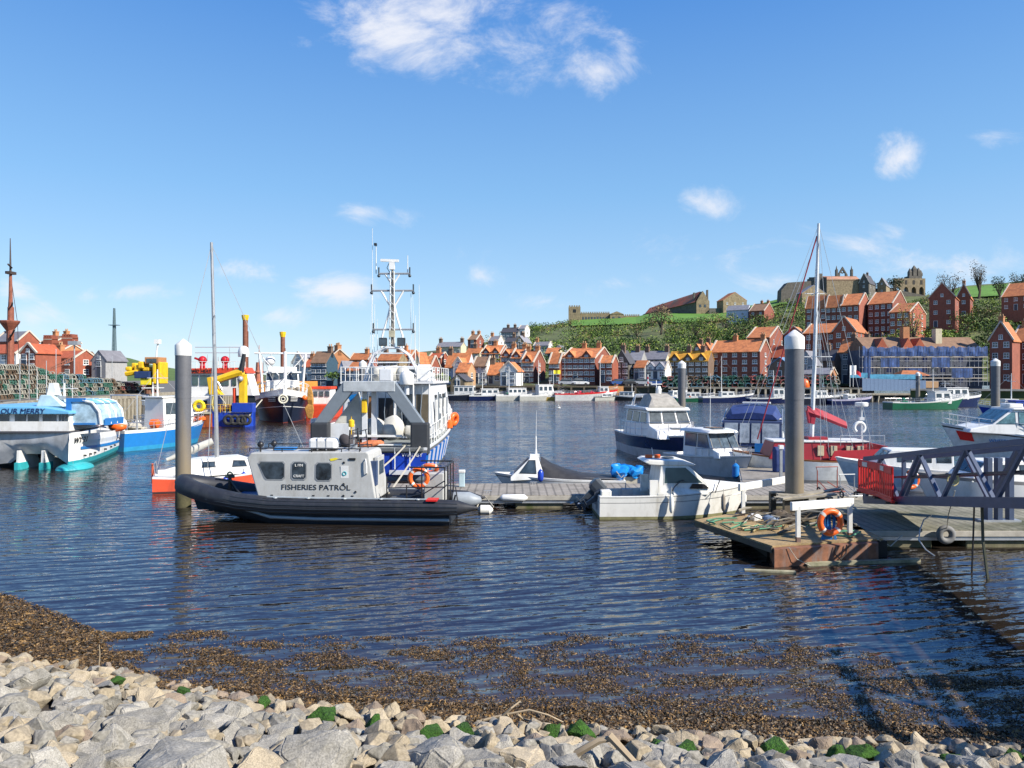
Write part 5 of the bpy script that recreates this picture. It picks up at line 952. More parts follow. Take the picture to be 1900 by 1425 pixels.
# ---------------------------------------------------------------- blue patrol vessel seen from astern
def vessel():
    t = thing('patrol_vessel', 'large grey and blue patrol vessel with a lattice mast and stern gantry', 'patrol vessel', (-6.5, 43.2, 0), 89)
    gr = M('warship_grey', (.62, .64, .66), .5, var=.07, dirt='8b8780', damt=.3); gm = M('gantry_grey', (.17, .20, .23), .5, var=.08); dg = M('fender_grey', (.11, .12, .125), .7)
    L = 18.4; zg, b, pt = hull(t, L, 5.6, 2.4, 1.5, 1.62, [royal, gm, dg, gr], [(.12, 1), (.84, 0), (.93, 2), (1, 3)], sf=.96, s0=.5, p=2.4, rake=1.6, flare=.35, dk=-.02, deckm=M('grey_deck', (.20, .22, .21), .8, var=.2), gw=.1)
    text('port_name', 'WHITBY', .26, white, t, (-L / 2 - .02, -2.0, 1.17), (R(90), 0, R(-90)), ext=.01)
    for x0 in (-1, 1):
        for i in range(9): s = .02 + .05 * i; p0 = pt(s, .2, -1); p1 = pt(s, .84, -1); 
    for i in range(12):
        s = .015 + .042 * i; p0 = Vector(pt(s, .15, -1)); p1 = Vector(pt(s, .84, -1)); MB().bar(p0 + Vector((0, -.03, 0)), p1 + Vector((0, -.03, 0)), .12, .06, (1, 0, 0)).build('side_fender', gr if i % 2 else bluep, t)
    MB().bx(-L / 2 - .4, -L / 2, -2.5, -1.0, .3, .45).bx(-L / 2 - .4, -L / 2 - .3, -2.5, -1, .45, .5).build('swim_step', gr, t); MB().tube([(-L / 2 - .1, -1.2, .4), (-L / 2 - .12, -1.2, 1.5)], .03, 5).tube([(-L / 2 - .1, -1.9, .4), (-L / 2 - .12, -1.9, 1.5)], .03, 5).build('stern_ladder', gr, t)
    # superstructure: aft face at local x=-4.6
    xa = -4.6
    wy = cabin(t, [(xa, 1.55), (xa, 4.45), (2.6, 4.5), (3.4, 3.2), (4.4, 3.0), (5.0, 1.7)], 2.5, 2.3, gr, 'superstructure', .06)
    MB().bx(xa - .4, 2.9, -2.45, 2.45, 4.46, 4.58).build('upper_deck', gr, t)
    for (y0, y1, z0, z1, m_) in ((-.3, .5, 1.6, 3.7, blackm), (-1.35, -.5, 1.7, 3.9, glass), (-2.15, -1.5, 2.0, 3.9, M('brown_window', (.12, .10, .07), .2)), (.85, 1.2, 1.6, 3.8, M('varnished_wood', (.25, .11, .04), .5)), (1.4, 2.1, 2.2, 3.5, glass)):
        MB().bx(xa - .03, xa + .05, y0, y1, z0, z1).build('doorway' if z0 < 1.8 else 'window', m_, t)
    for y in (-2.25, -1.4, -.4, .6, 1.3): MB().cyl((xa - .35, y, 1.55), (xa - .35, y, 4.46), .045, n=6).build('awning_post', white, t)
    sidewin(t, [[(-3.6, 3.1), (-2.6, 3.1), (-2.6, 3.8), (-3.6, 3.8)], [(-1.8, 3.1), (-.6, 3.1), (-.6, 3.8), (-1.8, 3.8)], [(0, 3.1), (1.6, 3.1), (1.6, 3.8), (0, 3.8)]], wy)
    for x in (-4.2, -2.2, -.2): MB().bx(x - .25, x + .25, -2.58, -2.5, 1.9, 3.6).build('side_locker', white, t)
    # wheelhouse above
    wy2 = cabin(t, [(-1.6, 4.55), (-1.6, 5.4), (2.0, 5.5), (2.7, 4.55)], 1.7, 1.45, gr, 'wheelhouse', .06); sidewin(t, [[(-1.3, 4.85), (-.3, 4.85), (-.3, 5.25), (-1.3, 5.25)], [(0, 4.85), (1.6, 4.85), (1.5, 5.25), (0, 5.25)]], wy2)
    for (y0, y1) in ((-1.3, -.5), (-.35, .35), (.5, 1.3)): MB().bx(-1.63, -1.55, y0, y1, 4.75, 5.25).build('window', glass, t)
    # radar arch and lattice mast, local x about -3.3 => world Y ~ 39.9
    xm = -3.3; mb = MB(); k = 40 / F
    for y_ in (-.32, 0.32):
        mb.tube([(xm + y_, -1.55, 4.5), (xm + y_, -1.3, 5.3), (xm + y_, -.95, 6.0), (xm + y_, -.4, 6.4), (xm + y_, .35, 6.42), (xm + y_, .95, 6.1), (xm + y_, 1.3, 5.3), (xm + y_, 1.5, 4.5)], .06, 6)
    for z, w in ((5.0, 1.42), (5.6, 1.18), (6.1, .85)): mb.tube([(xm - .32, -w, z), (xm - .32, w, z)], .04, 5); [mb.tube([(xm - .32, s_ * w, z), (xm + .32, s_ * w, z)], .03, 5) for s_ in (-1, 1)]
    mb.build('radar_arch', gr, t, True)
    mb = MB()
    for s_ in (-1, 1): mb.tube([(xm, s_ * .6, 6.4), (xm, s_ * .55, 7.1), (xm, s_ * .25, 8.1), (xm, s_ * .12, 8.7), (xm, s_ * .62, 9.55)], .055, 6); mb.tube([(xm, s_ * .05, 9.9), (xm, s_ * .4, 10.45)], .045, 5)
    for i in range(9): mb.tube([(xm - .12, -.12, 6.5 + i * .45), (xm - .12, .12, 6.7 + i * .45)], .02, 4)
    for s_ in (-1, 1): mb.tube([(xm - .1, s_ * .14, 6.4), (xm - .1, s_ * .1, 10.6)], .03, 5); mb.tube([(xm, s_ * 1.1, 7.42), (xm, s_ * .9, 5.4)], .015, 4); mb.tube([(xm, s_ * 1.1, 9.55), (xm, s_ * 1.3, 5)], .012, 4)
    mb.build('mast_brace', white, t); MB().cyl((xm, 0, 6.4), (xm, 0, 10.7), .09, .06, 8).build('mast', M('mast_tan', (.30, .27, .22), .6, var=.2), t)
    for z, w0, w1 in ((7.42, -1.15, 1.05), (9.55, -1.15, 1.15), (10.48, -.95, .75)):
        MB().tube([(xm, w0, z), (xm, w1, z)], .055, 6).build('crosstree', steel, t)
        for w in (w0, w1): MB().cyl((xm, w, z - .1), (xm, w, z + .35), .04, n=6).sph((xm, w, z - .12), .09, 5).build('mast_lamp', M('lamp_dark', (.04, .05, .06), .3), t, True)
    for (y, z0, z1, r_) in ((1.12, 4.5, 13.0, .018), (.92, 10.5, 12.1, .03), (-.82, 10.5, 11.5, .03), (-1.0, 7.4, 9.4, .02), (1.0, 7.0, 8.8, .02), (-1.45, 4.6, 9.9, .018), (-1.25, 4.6, 8.2, .02), (.85, 5.5, 8.0, .018)): MB().cyl((xm + .1, y, z0), (xm + .1, y, z1), r_, r_ * .6, 5).build('whip_aerial', white, t)
    MB().bx(xm - .1, xm + .1, .86, 1.0, 12.02, 12.15).build('wind_vane', blackm, t); MB().bar((xm, -.35, 11.18), (xm, .65, 11.22), .12, .14).bx(xm - .12, xm + .12, -.12, .16, 10.7, 11.1).build('radar_scanner', white, t)
    MB().tube([(xm, .12, 10.5), (xm, .3, 10.8), (xm, .16, 11.1)], .02, 5).build('cable', blackm, t); MB().bx(xm - .2, xm - .05, -.16, .16, 7.0, 7.35).build('junction_box', M('cream_box', (.45, .42, .3), .5), t)
    for y in (-.55, .45): MB().bx(xm - .45, xm - .28, y - .22, y + .22, 6.5, 6.95).build('flood_light', blackm, t, bevel=.04); MB().bx(xm - .47, xm - .44, y - .18, y + .18, 6.54, 6.91).build('lamp_face', glass, t)
    for y, z, r_, kk in ((.75, 5.0, .42, (1, 1, .95)), (-.1, 4.98, .45, (1, .9, .9)), (-.65, 5.02, .4, (.9, 1.0, 1))):
        mb = MB(); mb.sph((xm - .6, y, z), r_, 9, kk); rn = random.Random(int(z * 100)); lumpy(mb, .22, 2.6, y); mb.build('covered_bundle', offw, t, True)
    MB().prism([(1.2, 4.6), (.4, 4.6), (1.0, 5.35)], 'x', xm - .4, xm + .2).build('folded_awning', whited, t); MB().lathe([(.36, 0), (.38, .05), (.38, .45), (.3, .62), (.15, .72), (.01, .74)], (xm - 2.2, -1.15, 4.42), 20).build('radome', white, t, True)
    MB().cyl((xm - 2.2, -1.15, 3.9), (xm - 2.2, -1.15, 4.45), .12, n=8).build('radome_post', gr, t)
    # stern gantry
    xg = -8.75; mb = MB(); mb.bx(xg - .25, xg + .25, -1.15, 1.3, 4.12, 4.62); mb.build('gantry_beam', M('gantry_light', (.40, .43, .45), .5, dirt='8a8a86', damt=.3), t, bevel=.03)
    for s_, y1 in ((1, 2.42), (-1, -2.25)): MB().prism([(s_ * .75 if s_ > 0 else -.6, 4.3), (s_ * 1.3 if s_ > 0 else -1.15, 4.58), (y1 + s_ * .28, 2.65), (y1 - s_ * .38, 2.65)], 'x', xg - .22, xg + .22).build('gantry_leg', gm, t, bevel=.03)
    for y1 in (2.42, -2.3): MB().bx(xg - .3, xg + .25, y1 - .45, y1 + .42, 1.5 if y1 > 0 else 1.15, 2.66).build('gantry_foot', M('black_rubber_pad', (.03, .034, .04), .6), t, bevel=.08)
    MB().bx(xg + .1, xg + .3, 1.1, 2.1, 1.6, 2.6).build('foot_bracket', gr, t)
    for y in (.4, -.05): MB().bx(xg + .3, xg + .5, y - .12, y + .12, 1.5, 4.2).build('net_mast', gr, t)
    MB().bx(xg + .05, xg + .28, .25, .5, 3.1, 3.75).build('gantry_block', yel, t, bevel=.04)
    mb = MB(); mb.prism([(.75, 4.1), (1.9, 2.6), (1.7, 1.7), (.7, 1.8), (.5, 2.6)], 'x', xg + .5, xg + .9); mb.build('hanging_sheet', offw, t, bevel=.05)
    mb = MB(); mb.prism([(1.4, 3.9), (1.0, 3.2), (.55, 2.9), (.5, 3.6), (.9, 4.0)], 'x', xg + .95, xg + 1.1); mb.build('hanging_sheet', bluep, t)
    rn = random.Random(4)
    for (y, x, z, r_, m_, kk) in ((.1, xg + 1.2, 2.25, .62, offw, (1, .9, .95)), (-.75, xg + 1.4, 2.3, .66, offw, (1, .85, .9)), (-1.75, xg + 1.8, 2.05, .6, offw, (1, 1, .7)), (.2, xg + .5, 1.62, .5, M('orange_net', (.5, .16, .07), .9, var=.4, scale=9), (1, 1.6, .35)), (.5, xg + .35, 1.35, .38, M('green_net', (.02, .17, .10), .9, var=.4, scale=9), (.7, 1.5, .6)), (1.2, xg + .4, 1.8, .4, M('dark_net', (.05, .045, .05), .9), (1, 1, .9))):
        mb = MB(); mb.sph((x, y, z), r_, 10, kk); lumpy(mb, .16, 2.0, y); mb.build('deck_bundle', m_, t, True)
    MB().bx(xg + .2, xg + .35, -1.4, .9, 1.95, 2.05).bx(xg + .2, xg + .35, -1.4, .9, 1.55, 1.62).build('stern_rail', white, t)
    mb = MB(); mb.prism([(-.4, 1.32), (-2.55, 1.33), (-2.55, 1.52), (-.4, 1.52)], 'x', -L / 2 - .14, -L / 2 + .02); mb.build('stern_fender', dg, t, bevel=.04)
    rails(t, [(x, -2.62 + (0 if x < 3 else .25 * (x - 3)), zg((x + L / 2) / L)) for x in (-9, -8, -7, -6, -5, -4, -3, -2, -1, 0, 1, 2, 3, 4, 5)], .95, .025, white, name='side_rail')
    rails(t, [(x, 2.62 - (0 if x < 3 else .25 * (x - 3)), zg((x + L / 2) / L)) for x in (-9, -8, -7, -6, -5, -4, -3, -2, -1, 0, 1, 2, 3, 4, 5)], .95, .025, white, name='side_rail')
    rails(t, [(5.5, -2.2, 2.0), (6.5, -1.9, 2.1), (7.6, -1.3, 2.2), (8.9, -.2, 2.35)], .9, .03, white, name='bow_rail')
    rails(t, [(-5.0, y, 4.58) for y in (-2.4, -1.6, -.8, 0, .8, 1.6, 2.4)], .75, .022, white, name='upper_rail')
    for sg in (-1, 1): rails(t, [(x, sg * 2.42, 4.58) for x in (-5, -4, -3, -2, -1, 0, 1, 2, 2.8)], .75, .022, white, name='upper_rail')
    for x in (-3.9, -2.9): MB().cyl((x - .4, -2.0, 4.85), (x + .4, -2.0, 4.85), .26, n=12).build('liferaft_drum', white, t, bevel=.03)
    for x, z in ((-4.4, 2.3), (-3.2, 2.6), (-1.6, 2.3), (.2, 2.5), (1.2, 2.2)): MB().cyl((x, -2.5, 1.7), (x, -2.52, z + 1.4), .04, n=6).bx(x + .2, x + .45, -2.62, -2.5, z - .3, z + .2).build('side_pipe_and_box', gm, t)
    MB().prism([(-4.6, 4.6), (-4.6, 5.3), (-4.0, 5.5), (-3.8, 4.6)], 'y', -2.2, -1.5).build('ventilator', white, t, bevel=.04); MB().bx(-5.2, -4.7, -.3, .35, 4.6, 5.25).build('winch_box', gr, t, bevel=.04)
    for y in (-1.9, -.9, 0, .9): MB().tube([(xa - .5, y, 1.6), (xa - .5, y + .1, 3.0), (xa - .45, y, 4.3)], .025, 5).build('deck_line', gm, t)
    MB().bx(-8.2, -7.4, 3.0, 3.06, 1.5, 2.8).bx(-8.2, -7.4, 2.5, 2.56, 1.5, 2.8).build('boarding_gate', white, t)
vessel()
lifebuoy('orange horseshoe lifebuoy on the right side rail of the blue vessel', (PX(842, 46), 46, PZ(778, 46)), .3, .16, 60, tape=False, tilt=10)
fender('orange lifejacket bag hung on the side rail of the blue vessel', (PX(834, 44), 44, PZ(788, 44)), .5, .2, orange, line=0)
line('upper white mooring rope from the inflatable to the vessel stern', [(-5.1, 25.3, 1.25), (-5.0, 34, 1.95 - .35)], .035, sag=.1)
line('lower white mooring rope from the inflatable to the vessel stern', [(-4.3, 25.4, .75), (-4.3, 34, 1.55)], .035, sag=.05)
# ---------------------------------------------------------------- near white cabin boat
def near_boat():
    t = thing('cabin_boat', 'worn white cabin boat with a tilted outboard moored at the front of the pontoon', 'motor boat', (5.65, 25.5, 0), 2)
    wh = whited; L = 5.45
    zg, b, pt = hull(t, L, 1.95, 1.08, .78, .82, [wh, M('green_scum', (.20, .19, .09), .7, var=.4), M('grey_band', (.2, .2, .2), .5)], [(.12, 1), (.70, 0), (.73, 2), (.93, 0), (.96, 2), (1, 0)], sf=.94, s0=.35, p=2.3, rake=.55, flare=.25, dk=-.3, deckm=M('grey_cockpit', (.30, .32, .34), .6))
    # foredeck and cuddy
    mb = MB(); mb.loft([[pt(s, 1, 1), (pt(s, 1, 1)[0], pt(s, 1, 1)[1] * .7, zg(s) + h), (pt(s, 1, 1)[0], -pt(s, 1, 1)[1] * .7, zg(s) + h), pt(s, 1, -1)] for s, h in ((.46, .42), (.6, .40), (.75, .22), (.9, .08), (.985, .01))], True, ring=False); mb.build('foredeck', wh, t, bevel=.02)
    for sg in (1, -1): MB().prism([(.35, 1.03), (1.05, 1.02), (.85, 1.17), (.45, 1.19)], 'y', sg * .80, sg * .845).build('side_port', blackm, t)
    wy = cabin(t, [(-.75, .8), (-.6, 1.80), (.3, 1.80), (.98, 1.2), (1.0, .8)], .82, .68, wh, bevel=.02)
    sidewin(t, [[(-.5, 1.2), (.8, 1.21), (.24, 1.72), (-.45, 1.72)]], wy, [whited, M('tinted_clear', (.04, .07, .065), .1, spec=.8)])
    facewin(t, (.98, 1.2), (.3, 1.80), wy, [(-.9, -.05, .05, .95), (.05, .9, .05, .95)], [whited, M('tinted_clear')], flip=1, fr=.04)
    MB().prism([(-1.15, 1.90), (-1.0, 1.98), (.2, 1.95), (.6, 1.82), (.5, 1.78), (-.7, 1.80), (-1.0, 1.82)], 'y', -.72, .72).build('hard_top', wh, t, bevel=.03)
    MB().lathe([(.22, 0), (.22, .03), (.18, .05)], (-.2, 0, 1.96), 16).build('roof_hatch', glass, t)
    [MB().bx(-1.0, -.72, y, y + .1, .7, 1.3).build('bulkhead', wh, t) for y in (-.8, .7)]
    for y in (-.55, .55): MB().bx(-2.65, -2.3, y - .2, y + .2, .55, .95).build('transom_pod', wh, t, bevel=.03)
    MB().tube([(-1.6, .4, .6), (-1.6, .4, 1.05)], .02, 5).bx(-1.75, -1.4, .2, .55, .6, .85).build('seat_box', M('grey_cockpit'), t)
    hrail(t, pt, .72, 1.0, 5, .02, r=.012, mid=False, mat=chrome)
    for a0, x in ((0, .25),): MB().tube([(-.25, -.86, .95), (-.2, -.93, 1.1), (0, -.92, 1.28), (.15, -.85, 1.3)], .018, 6).build('grab_rail', blackm, t)
    MB().tube([(1.45, -.6, 1.25), (1.3, -.75, 1.02), (1.2, -.92, .9)], .02, 5).build('dock_line', blackm, t)
near_boat()
fender('long white fender on the middle of the near cabin boat', (5.35, 24.42, .55), .55, .075, whited, group=None, line=.3)
fender('grey pointed fender near the bow of the near cabin boat', (7.15, 24.62, .55), .5, .075, M('old_fender', (.25, .22, .18), .8, var=.3), line=.35)
fender('small white fender by the bow of the near cabin boat', (7.95, 24.95, .62), .4, .09, whited, line=.2)
outboard('black tilted outboard motor with a red badge on the near white boat', (2.9, 25.5, .62), 182, 1.0, 48)
outboard('second smaller black outboard tilted beside the first', (2.93, 25.05, .5), 186, .75, 60)
# boat with orange jacket roll on the roof: rolled lifejackets
t = thing('lifejacket_roll', 'orange lifejacket roll lying on the roof of the near white boat', 'lifejacket', (PX(1212, 25.5), 25.5, 2.03)); MB().cyl((-.28, 0, 0), (-.04, 0, .0), .07, n=10).build('roll', orange, t, True); MB().cyl((.04, 0, 0), (.24, 0, .01), .065, n=10).build('roll', orange, t, True); MB().cyl((0, 0, -.05), (-.05, 0, .3), .012, n=5).build('aerial_stub', white, t)
# cuddy boat behind the pontoon
def cuddy():
    t = thing('cuddy_boat', 'small white cuddy boat with a sagging black cover behind the pontoon', 'motor boat', (PX(1036, 30.8), 30.8, 0), 178)
    zg, b, pt = hull(t, 5.5, 1.9, .78, .55, .6, [white, M('grey_band')], [(.15, 1), (.8, 0), (.86, 1), (1, 0)], sf=.9, s0=.4, rake=.6, dk=-.05)
    wy = cabin(t, [(.55, .58), (.85, 1.42), (1.2, 1.42), (2.0, .66), (2.0, .5)], .72, .5, white, bevel=.02)
    sidewin(t, [[(.95, .82), (1.62, .84), (1.22, 1.32), (1.0, 1.32)]], wy); facewin(t, (2.0, .66), (1.2, 1.42), wy, [(-.85, -.05, .2, .92), (.05, .85, .2, .92)])
    mb = MB(); mb.cyl((.95, 0, 1.4), (.95, 0, 1.75), .07, .04).cyl((.95, 0, 1.6), (.95, 0, 2.3), .03, .03, 6).cyl((.95, 0, 2.2), (.92, 0, 3.4), .012, .006, 5).bx(.8, 1.2, -.1, .1, 1.42, 1.55); mb.build('aerial', white, t)
    mb = MB(); mb.loft([[(x, -w, .6), (x, -w * .75, .6 + h * .6), (x, -.1, .6 + h), (x, .1, .6 + h), (x, w * .75, .6 + h * .6), (x, w, .6)] for x, h, w in ((.75, .86, .7), (.3, .58, .85), (-.3, .34, .9), (-1.0, .17, .88), (-1.8, .06, .85), (-2.4, .03, .8))], False, ring=False); mb.build('boat_cover', M('black_tarpaulin', (.03, .03, .032), .55, var=.3, scale=5, bump=.03), t, True)
    MB().tube([(-2.65, .8, .55), (-2.5, .85, .62), (2.2, .5, .72)], .015, 5).build('gunwale_line', M('grey_band'), t)
cuddy()
fender('bright blue fender hanging off the side of the cuddy boat', (PX(1003, 29.7), 29.7, .78), .42, .12, royal, line=.1)
t = thing('covered_engines', 'pair of outboard heads wrapped in bright blue bags', 'engine cover', (PX(1164, 30.4), 30.4, .55)); rn = random.Random(1)
for x in (-.32, .32):
    mb = MB(); mb.sph((x, 0, .3), .34, 9, (1.05, .8, .85)); lumpy(mb, .2, 4.5, x); mb.build('bag', M('blue_plastic_bag', (.01, .22, .62), .35, var=.2, scale=6, bump=.03), t, True)
MB().tube([(-.5, -.25, .35), (-.3, -.3, .1), (-.05, -.2, .3)], .02, 5).bx(-.4, .4, -.1, .1, -.3, .1).build('tie_and_bracket', rope, t)
# red and white sailing boat behind the inflatable
def yacht():
    t = thing('sailing_boat', 'orange red hulled sailing boat with white deck and tall grey mast', 'sailing boat', (PX(436, 31.8), 31.8, 0), 22)
    zg, b, pt = hull(t, 6.4, 2.1, 1.15, .68, .62, [redh, white, M('dark_boot', (.05, .02, .02), .6)], [(.1, 2), (.9, 0), (1, 1)], sf=.7, s0=.4, rake=.9, dk=-.03)
    wy = cabin(t, [(-1.9, .6), (-1.85, 1.32), (.1, 1.38), (1.3, .98), (1.5, .7)], .82, .6, white, bevel=.05); sidewin(t, [[(-.1, 1.0), (.45, 1.0), (.35, 1.2), (-.05, 1.22)], [(-1.3, 1.02), (-.8, 1.02), (-.85, 1.2), (-1.25, 1.2)]], wy)
    MB().bx(-1.98, -1.9, -.5, .5, .65, 1.28).build('companionway', M('mahogany', (.16, .035, .02), .5, var=.2), t, bevel=.03)
    MB().bx(-3.0, -1.95, -.6, -.45, .7, .95).bx(-3.0, -1.95, .45, .6, .7, .95).build('cockpit_coaming', white, t)
    mz = PZ(450, 31.6); MB().tube([(-.72, .0, 1.3), (-.82, .07, 5.5), (-.95, .15, mz)], [.085, .08, .06], 10).build('mast', M('grey_mast', (.33, .34, .35), .4, .4), t)
    for z, w in ((PZ(588, 31.6), .95), (PZ(640, 31.6), .75), (PZ(618, 31.6), .5)): MB().tube([(-.82, -w, z), (-.82, w, z)], .03, 5).build('spreader', chrome, t)
    for p in ((3.1, 0, 1.15), (-3.1, 0, .8)): MB().tube([p, (-.95, .15, mz - .1)], .016, 4).build('stay', steel, t)
    for p, zt in (((-.8, 1.0, .7), 640), ((-.8, -1.0, .7), 640), ((-1.1, .95, .7), 588), ((-1.1, -.95, .7), 588)):
        zz = PZ(zt, 31.6); MB().tube([p, (-.82, (.85 if p[1] > 0 else -.85), zz), (-.95, .15, mz - .2)], .016, 4).build('shroud', steel, t)
    MB().tube([(-.9, 0, 2.05), (-1.7, 0, 1.7), (-2.7, 0, 1.3)], [.14, .17, .08], 10).build('furled_sail', offw, t, True)
    rn = random.Random(9); mb = MB()
    for i in range(6): x, y = 1.2 + rn.random() * 1.4, rn.uniform(-.4, .4); mb.sph((x, y, 1.08), rn.uniform(.14, .22), 6, (1.3, 1, .7))
    mb.build('rope_heap', rope, t, True); hrail(t, pt, .72, 1, 4, .4, r=.014); MB().tube([(-3.1, -.6, .7), (-3.15, -.6, 1.2), (-3.15, .6, 1.2), (-3.1, .6, .7)], .016, 5).build('pushpit', chrome, t)
    MB().bx(-3.3, -3.2, .2, .4, .3, 1.15).build('stern_engine', M('orange_red_engine', (.45, .09, .04), .5), t, bevel=.03)
yacht()
fender('dark blue fender on the side of the orange hulled sailing boat', (PX(413, 29.8), 30.1, .45), .4, .12, royal, line=.2)
fender('second dark blue fender nearer the bow of the orange sailing boat', (PX(449, 31), 31.2, .5), .4, .12, royal, line=.2)
# ---------------------------------------------------------------- cruisers right of centre
def blue_cruiser():
    t = thing('motor_cruiser', 'white motor cruiser with a navy hull and covered flybridge', 'motor cruiser', (9.1, 44.2, 0), -82)
    zg, b, pt = hull(t, 9.6, 3.6, 1.65, 1.3, 1.32, [navy, M('hull_grey', (.48, .49, .50), .5, var=.1, dirt='6a6a66', damt=.4), white], [(.42, 1), (.94, 0), (1, 2)], sf=.88, s0=.35, p=2, rake=1.0, flare=.5, dk=-.08)
    wy = cabin(t, [(-3.2, 1.2), (-3.2, 2.75), (1.0, 2.85), (1.45, 2.0), (3.0, 1.75), (3.3, 1.3)], 1.45, 1.18, white, bevel=.06)
    gw = [blackm, M('grey_curtain_glass', (.10, .115, .12), .15, var=.4)]
    facewin(t, (1.45, 2.0), (1.0, 2.85), wy, [(-.92, -.4, .1, .85), (-.28, .3, .1, .85), (.42, .92, .1, .85)], gw, flip=1)
    sidewin(t, [[(-.2, 2.1), (.95, 2.1), (.7, 2.65), (-.2, 2.65)], [(-1.7, 2.1), (-.5, 2.1), (-.5, 2.65), (-1.7, 2.65)], [(-2.9, 2.1), (-2, 2.1), (-2, 2.65), (-2.9, 2.65)]], wy, gw)
    MB().prism([(-3.3, 2.78), (-3.2, 3.02), (.9, 3.0), (1.25, 2.84)], 'y', -1.35, 1.35).build('flybridge', white, t, bevel=.04)
    mb = MB(); mb.loft([[(x, -w, 3.0), (x, -w * .7, 3.0 + h), (x, w * .7, 3.0 + h), (x, w, 3.0)] for x, w, h in ((.95, 1.15, .1), (.2, 1.0, .55), (-.6, .8, .8), (-1.4, .95, .72), (-2.0, 1.1, .1))], True, ring=False); mb.build('flybridge_cover', M('grey_mesh_cover', (.33, .31, .27), .8, var=.25, scale=4), t)
    MB().tube([(-2.2, -1.1, 3.0), (-2.3, -.9, 3.7), (-2.3, .9, 3.7), (-2.2, 1.1, 3.0)], .05, 6).tube([(-2.6, -1.1, 3.0), (-2.6, -.9, 3.6), (-2.6, .9, 3.6), (-2.6, 1.1, 3.0)], .04, 6).build('radar_arch', chrome, t); MB().lathe([(.16, 0), (.18, .3), (.1, .5)], (-1.0, .15, 3.75), 10).build('funnel_light', white, t)
    MB().cyl((-1.0, .0, 3.7), (-1.0, .0, 4.6), .03, n=6).bx(-1.05, -.95, -.35, .35, 4.35, 4.4).build('light_mast', white, t)
    hrail(t, pt, .15, 1.0, 10, .75, r=.018); MB().cyl((4.85, 0, 1.5), (4.75, 0, 2.1), .03).prism([(-.33, 1.35), (.33, 1.35), (.05, .75), (-.05, .75)], 'x', 4.78, 4.86).build('bow_plate', M('bare_bronze', (.25, .17, .11), .5), t); MB().tube([(4.9, -.25, 1.78), (4.95, 0, 1.6), (4.9, .25, 1.78)], .04, 6).tube([(4.6, 0, 1.7), (5.1, 0, 1.6)], .035, 6).build('anchor', steel, t)
    MB().bx(2.0, 2.7, -.3, .3, 1.85, 1.9).build('deck_hatch', glass, t)
blue_cruiser()
def small_cruiser():
    t = thing('cabin_boat', 'small white fishing cruiser with a rounded roof beside the finger pontoon', 'motor boat', (10.1, 36.6, 0), -66)
    zg, b, pt = hull(t, 5.6, 2.3, 1.15, .8, .88, [white, M('hull_grey'), M('grey_band')], [(.5, 1), (.9, 1), (.93, 2), (1, 0)], sf=.9, s0=.35, p=2.4, rake=.6, flare=.35, dk=-.1)
    wy = cabin(t, [(-1.3, .8), (-1.3, 2.05), (.6, 2.1), (1.0, 1.3), (1.4, 1.15), (1.5, .85)], .88, .8, white, bevel=.06); cg = [blackm, M('blue_grey_glass', (.07, .10, .13), .1, var=.5)]
    facewin(t, (1.0, 1.3), (.6, 2.1), wy, [(-.93, -.34, .05, .88), (-.3, .3, .05, .88), (.34, .93, .05, .88)], cg); sidewin(t, [[(-.1, 1.35), (.78, 1.35), (.5, 1.95), (-.1, 1.95)], [(-1.1, 1.35), (-.25, 1.35), (-.25, 1.95), (-1.1, 1.95)]], wy, cg)
    mb = MB(); mb.loft([[(x, -w, 2.06), (x, -w * .85, 2.18 + h), (x, w * .85, 2.18 + h), (x, w, 2.06)] for x, w, h in ((1.05, .6, -.05), (.8, .95, 0), (.2, 1.0, .06), (-1.0, 1.0, .06), (-1.55, .9, 0))], True); mb.build('roof', white, t, bevel=.03); MB().bx(-.3, .5, -.35, .35, 2.24, 2.29).build('roof_hatch', M('blue_grey_glass'), t)
    hrail(t, pt, .5, 1, 7, .38, r=.016, mid=False); MB().cyl((-1.2, .8, 2.1), (-1.2, .85, 5.0), .015, .008, 5).build('aerial', white, t)
small_cruiser()
fender('thick blue and white fender at the bow of the small white cruiser', (PX(1365, 32.4), 32.4, .62), .6, .16, bluep, line=.2)
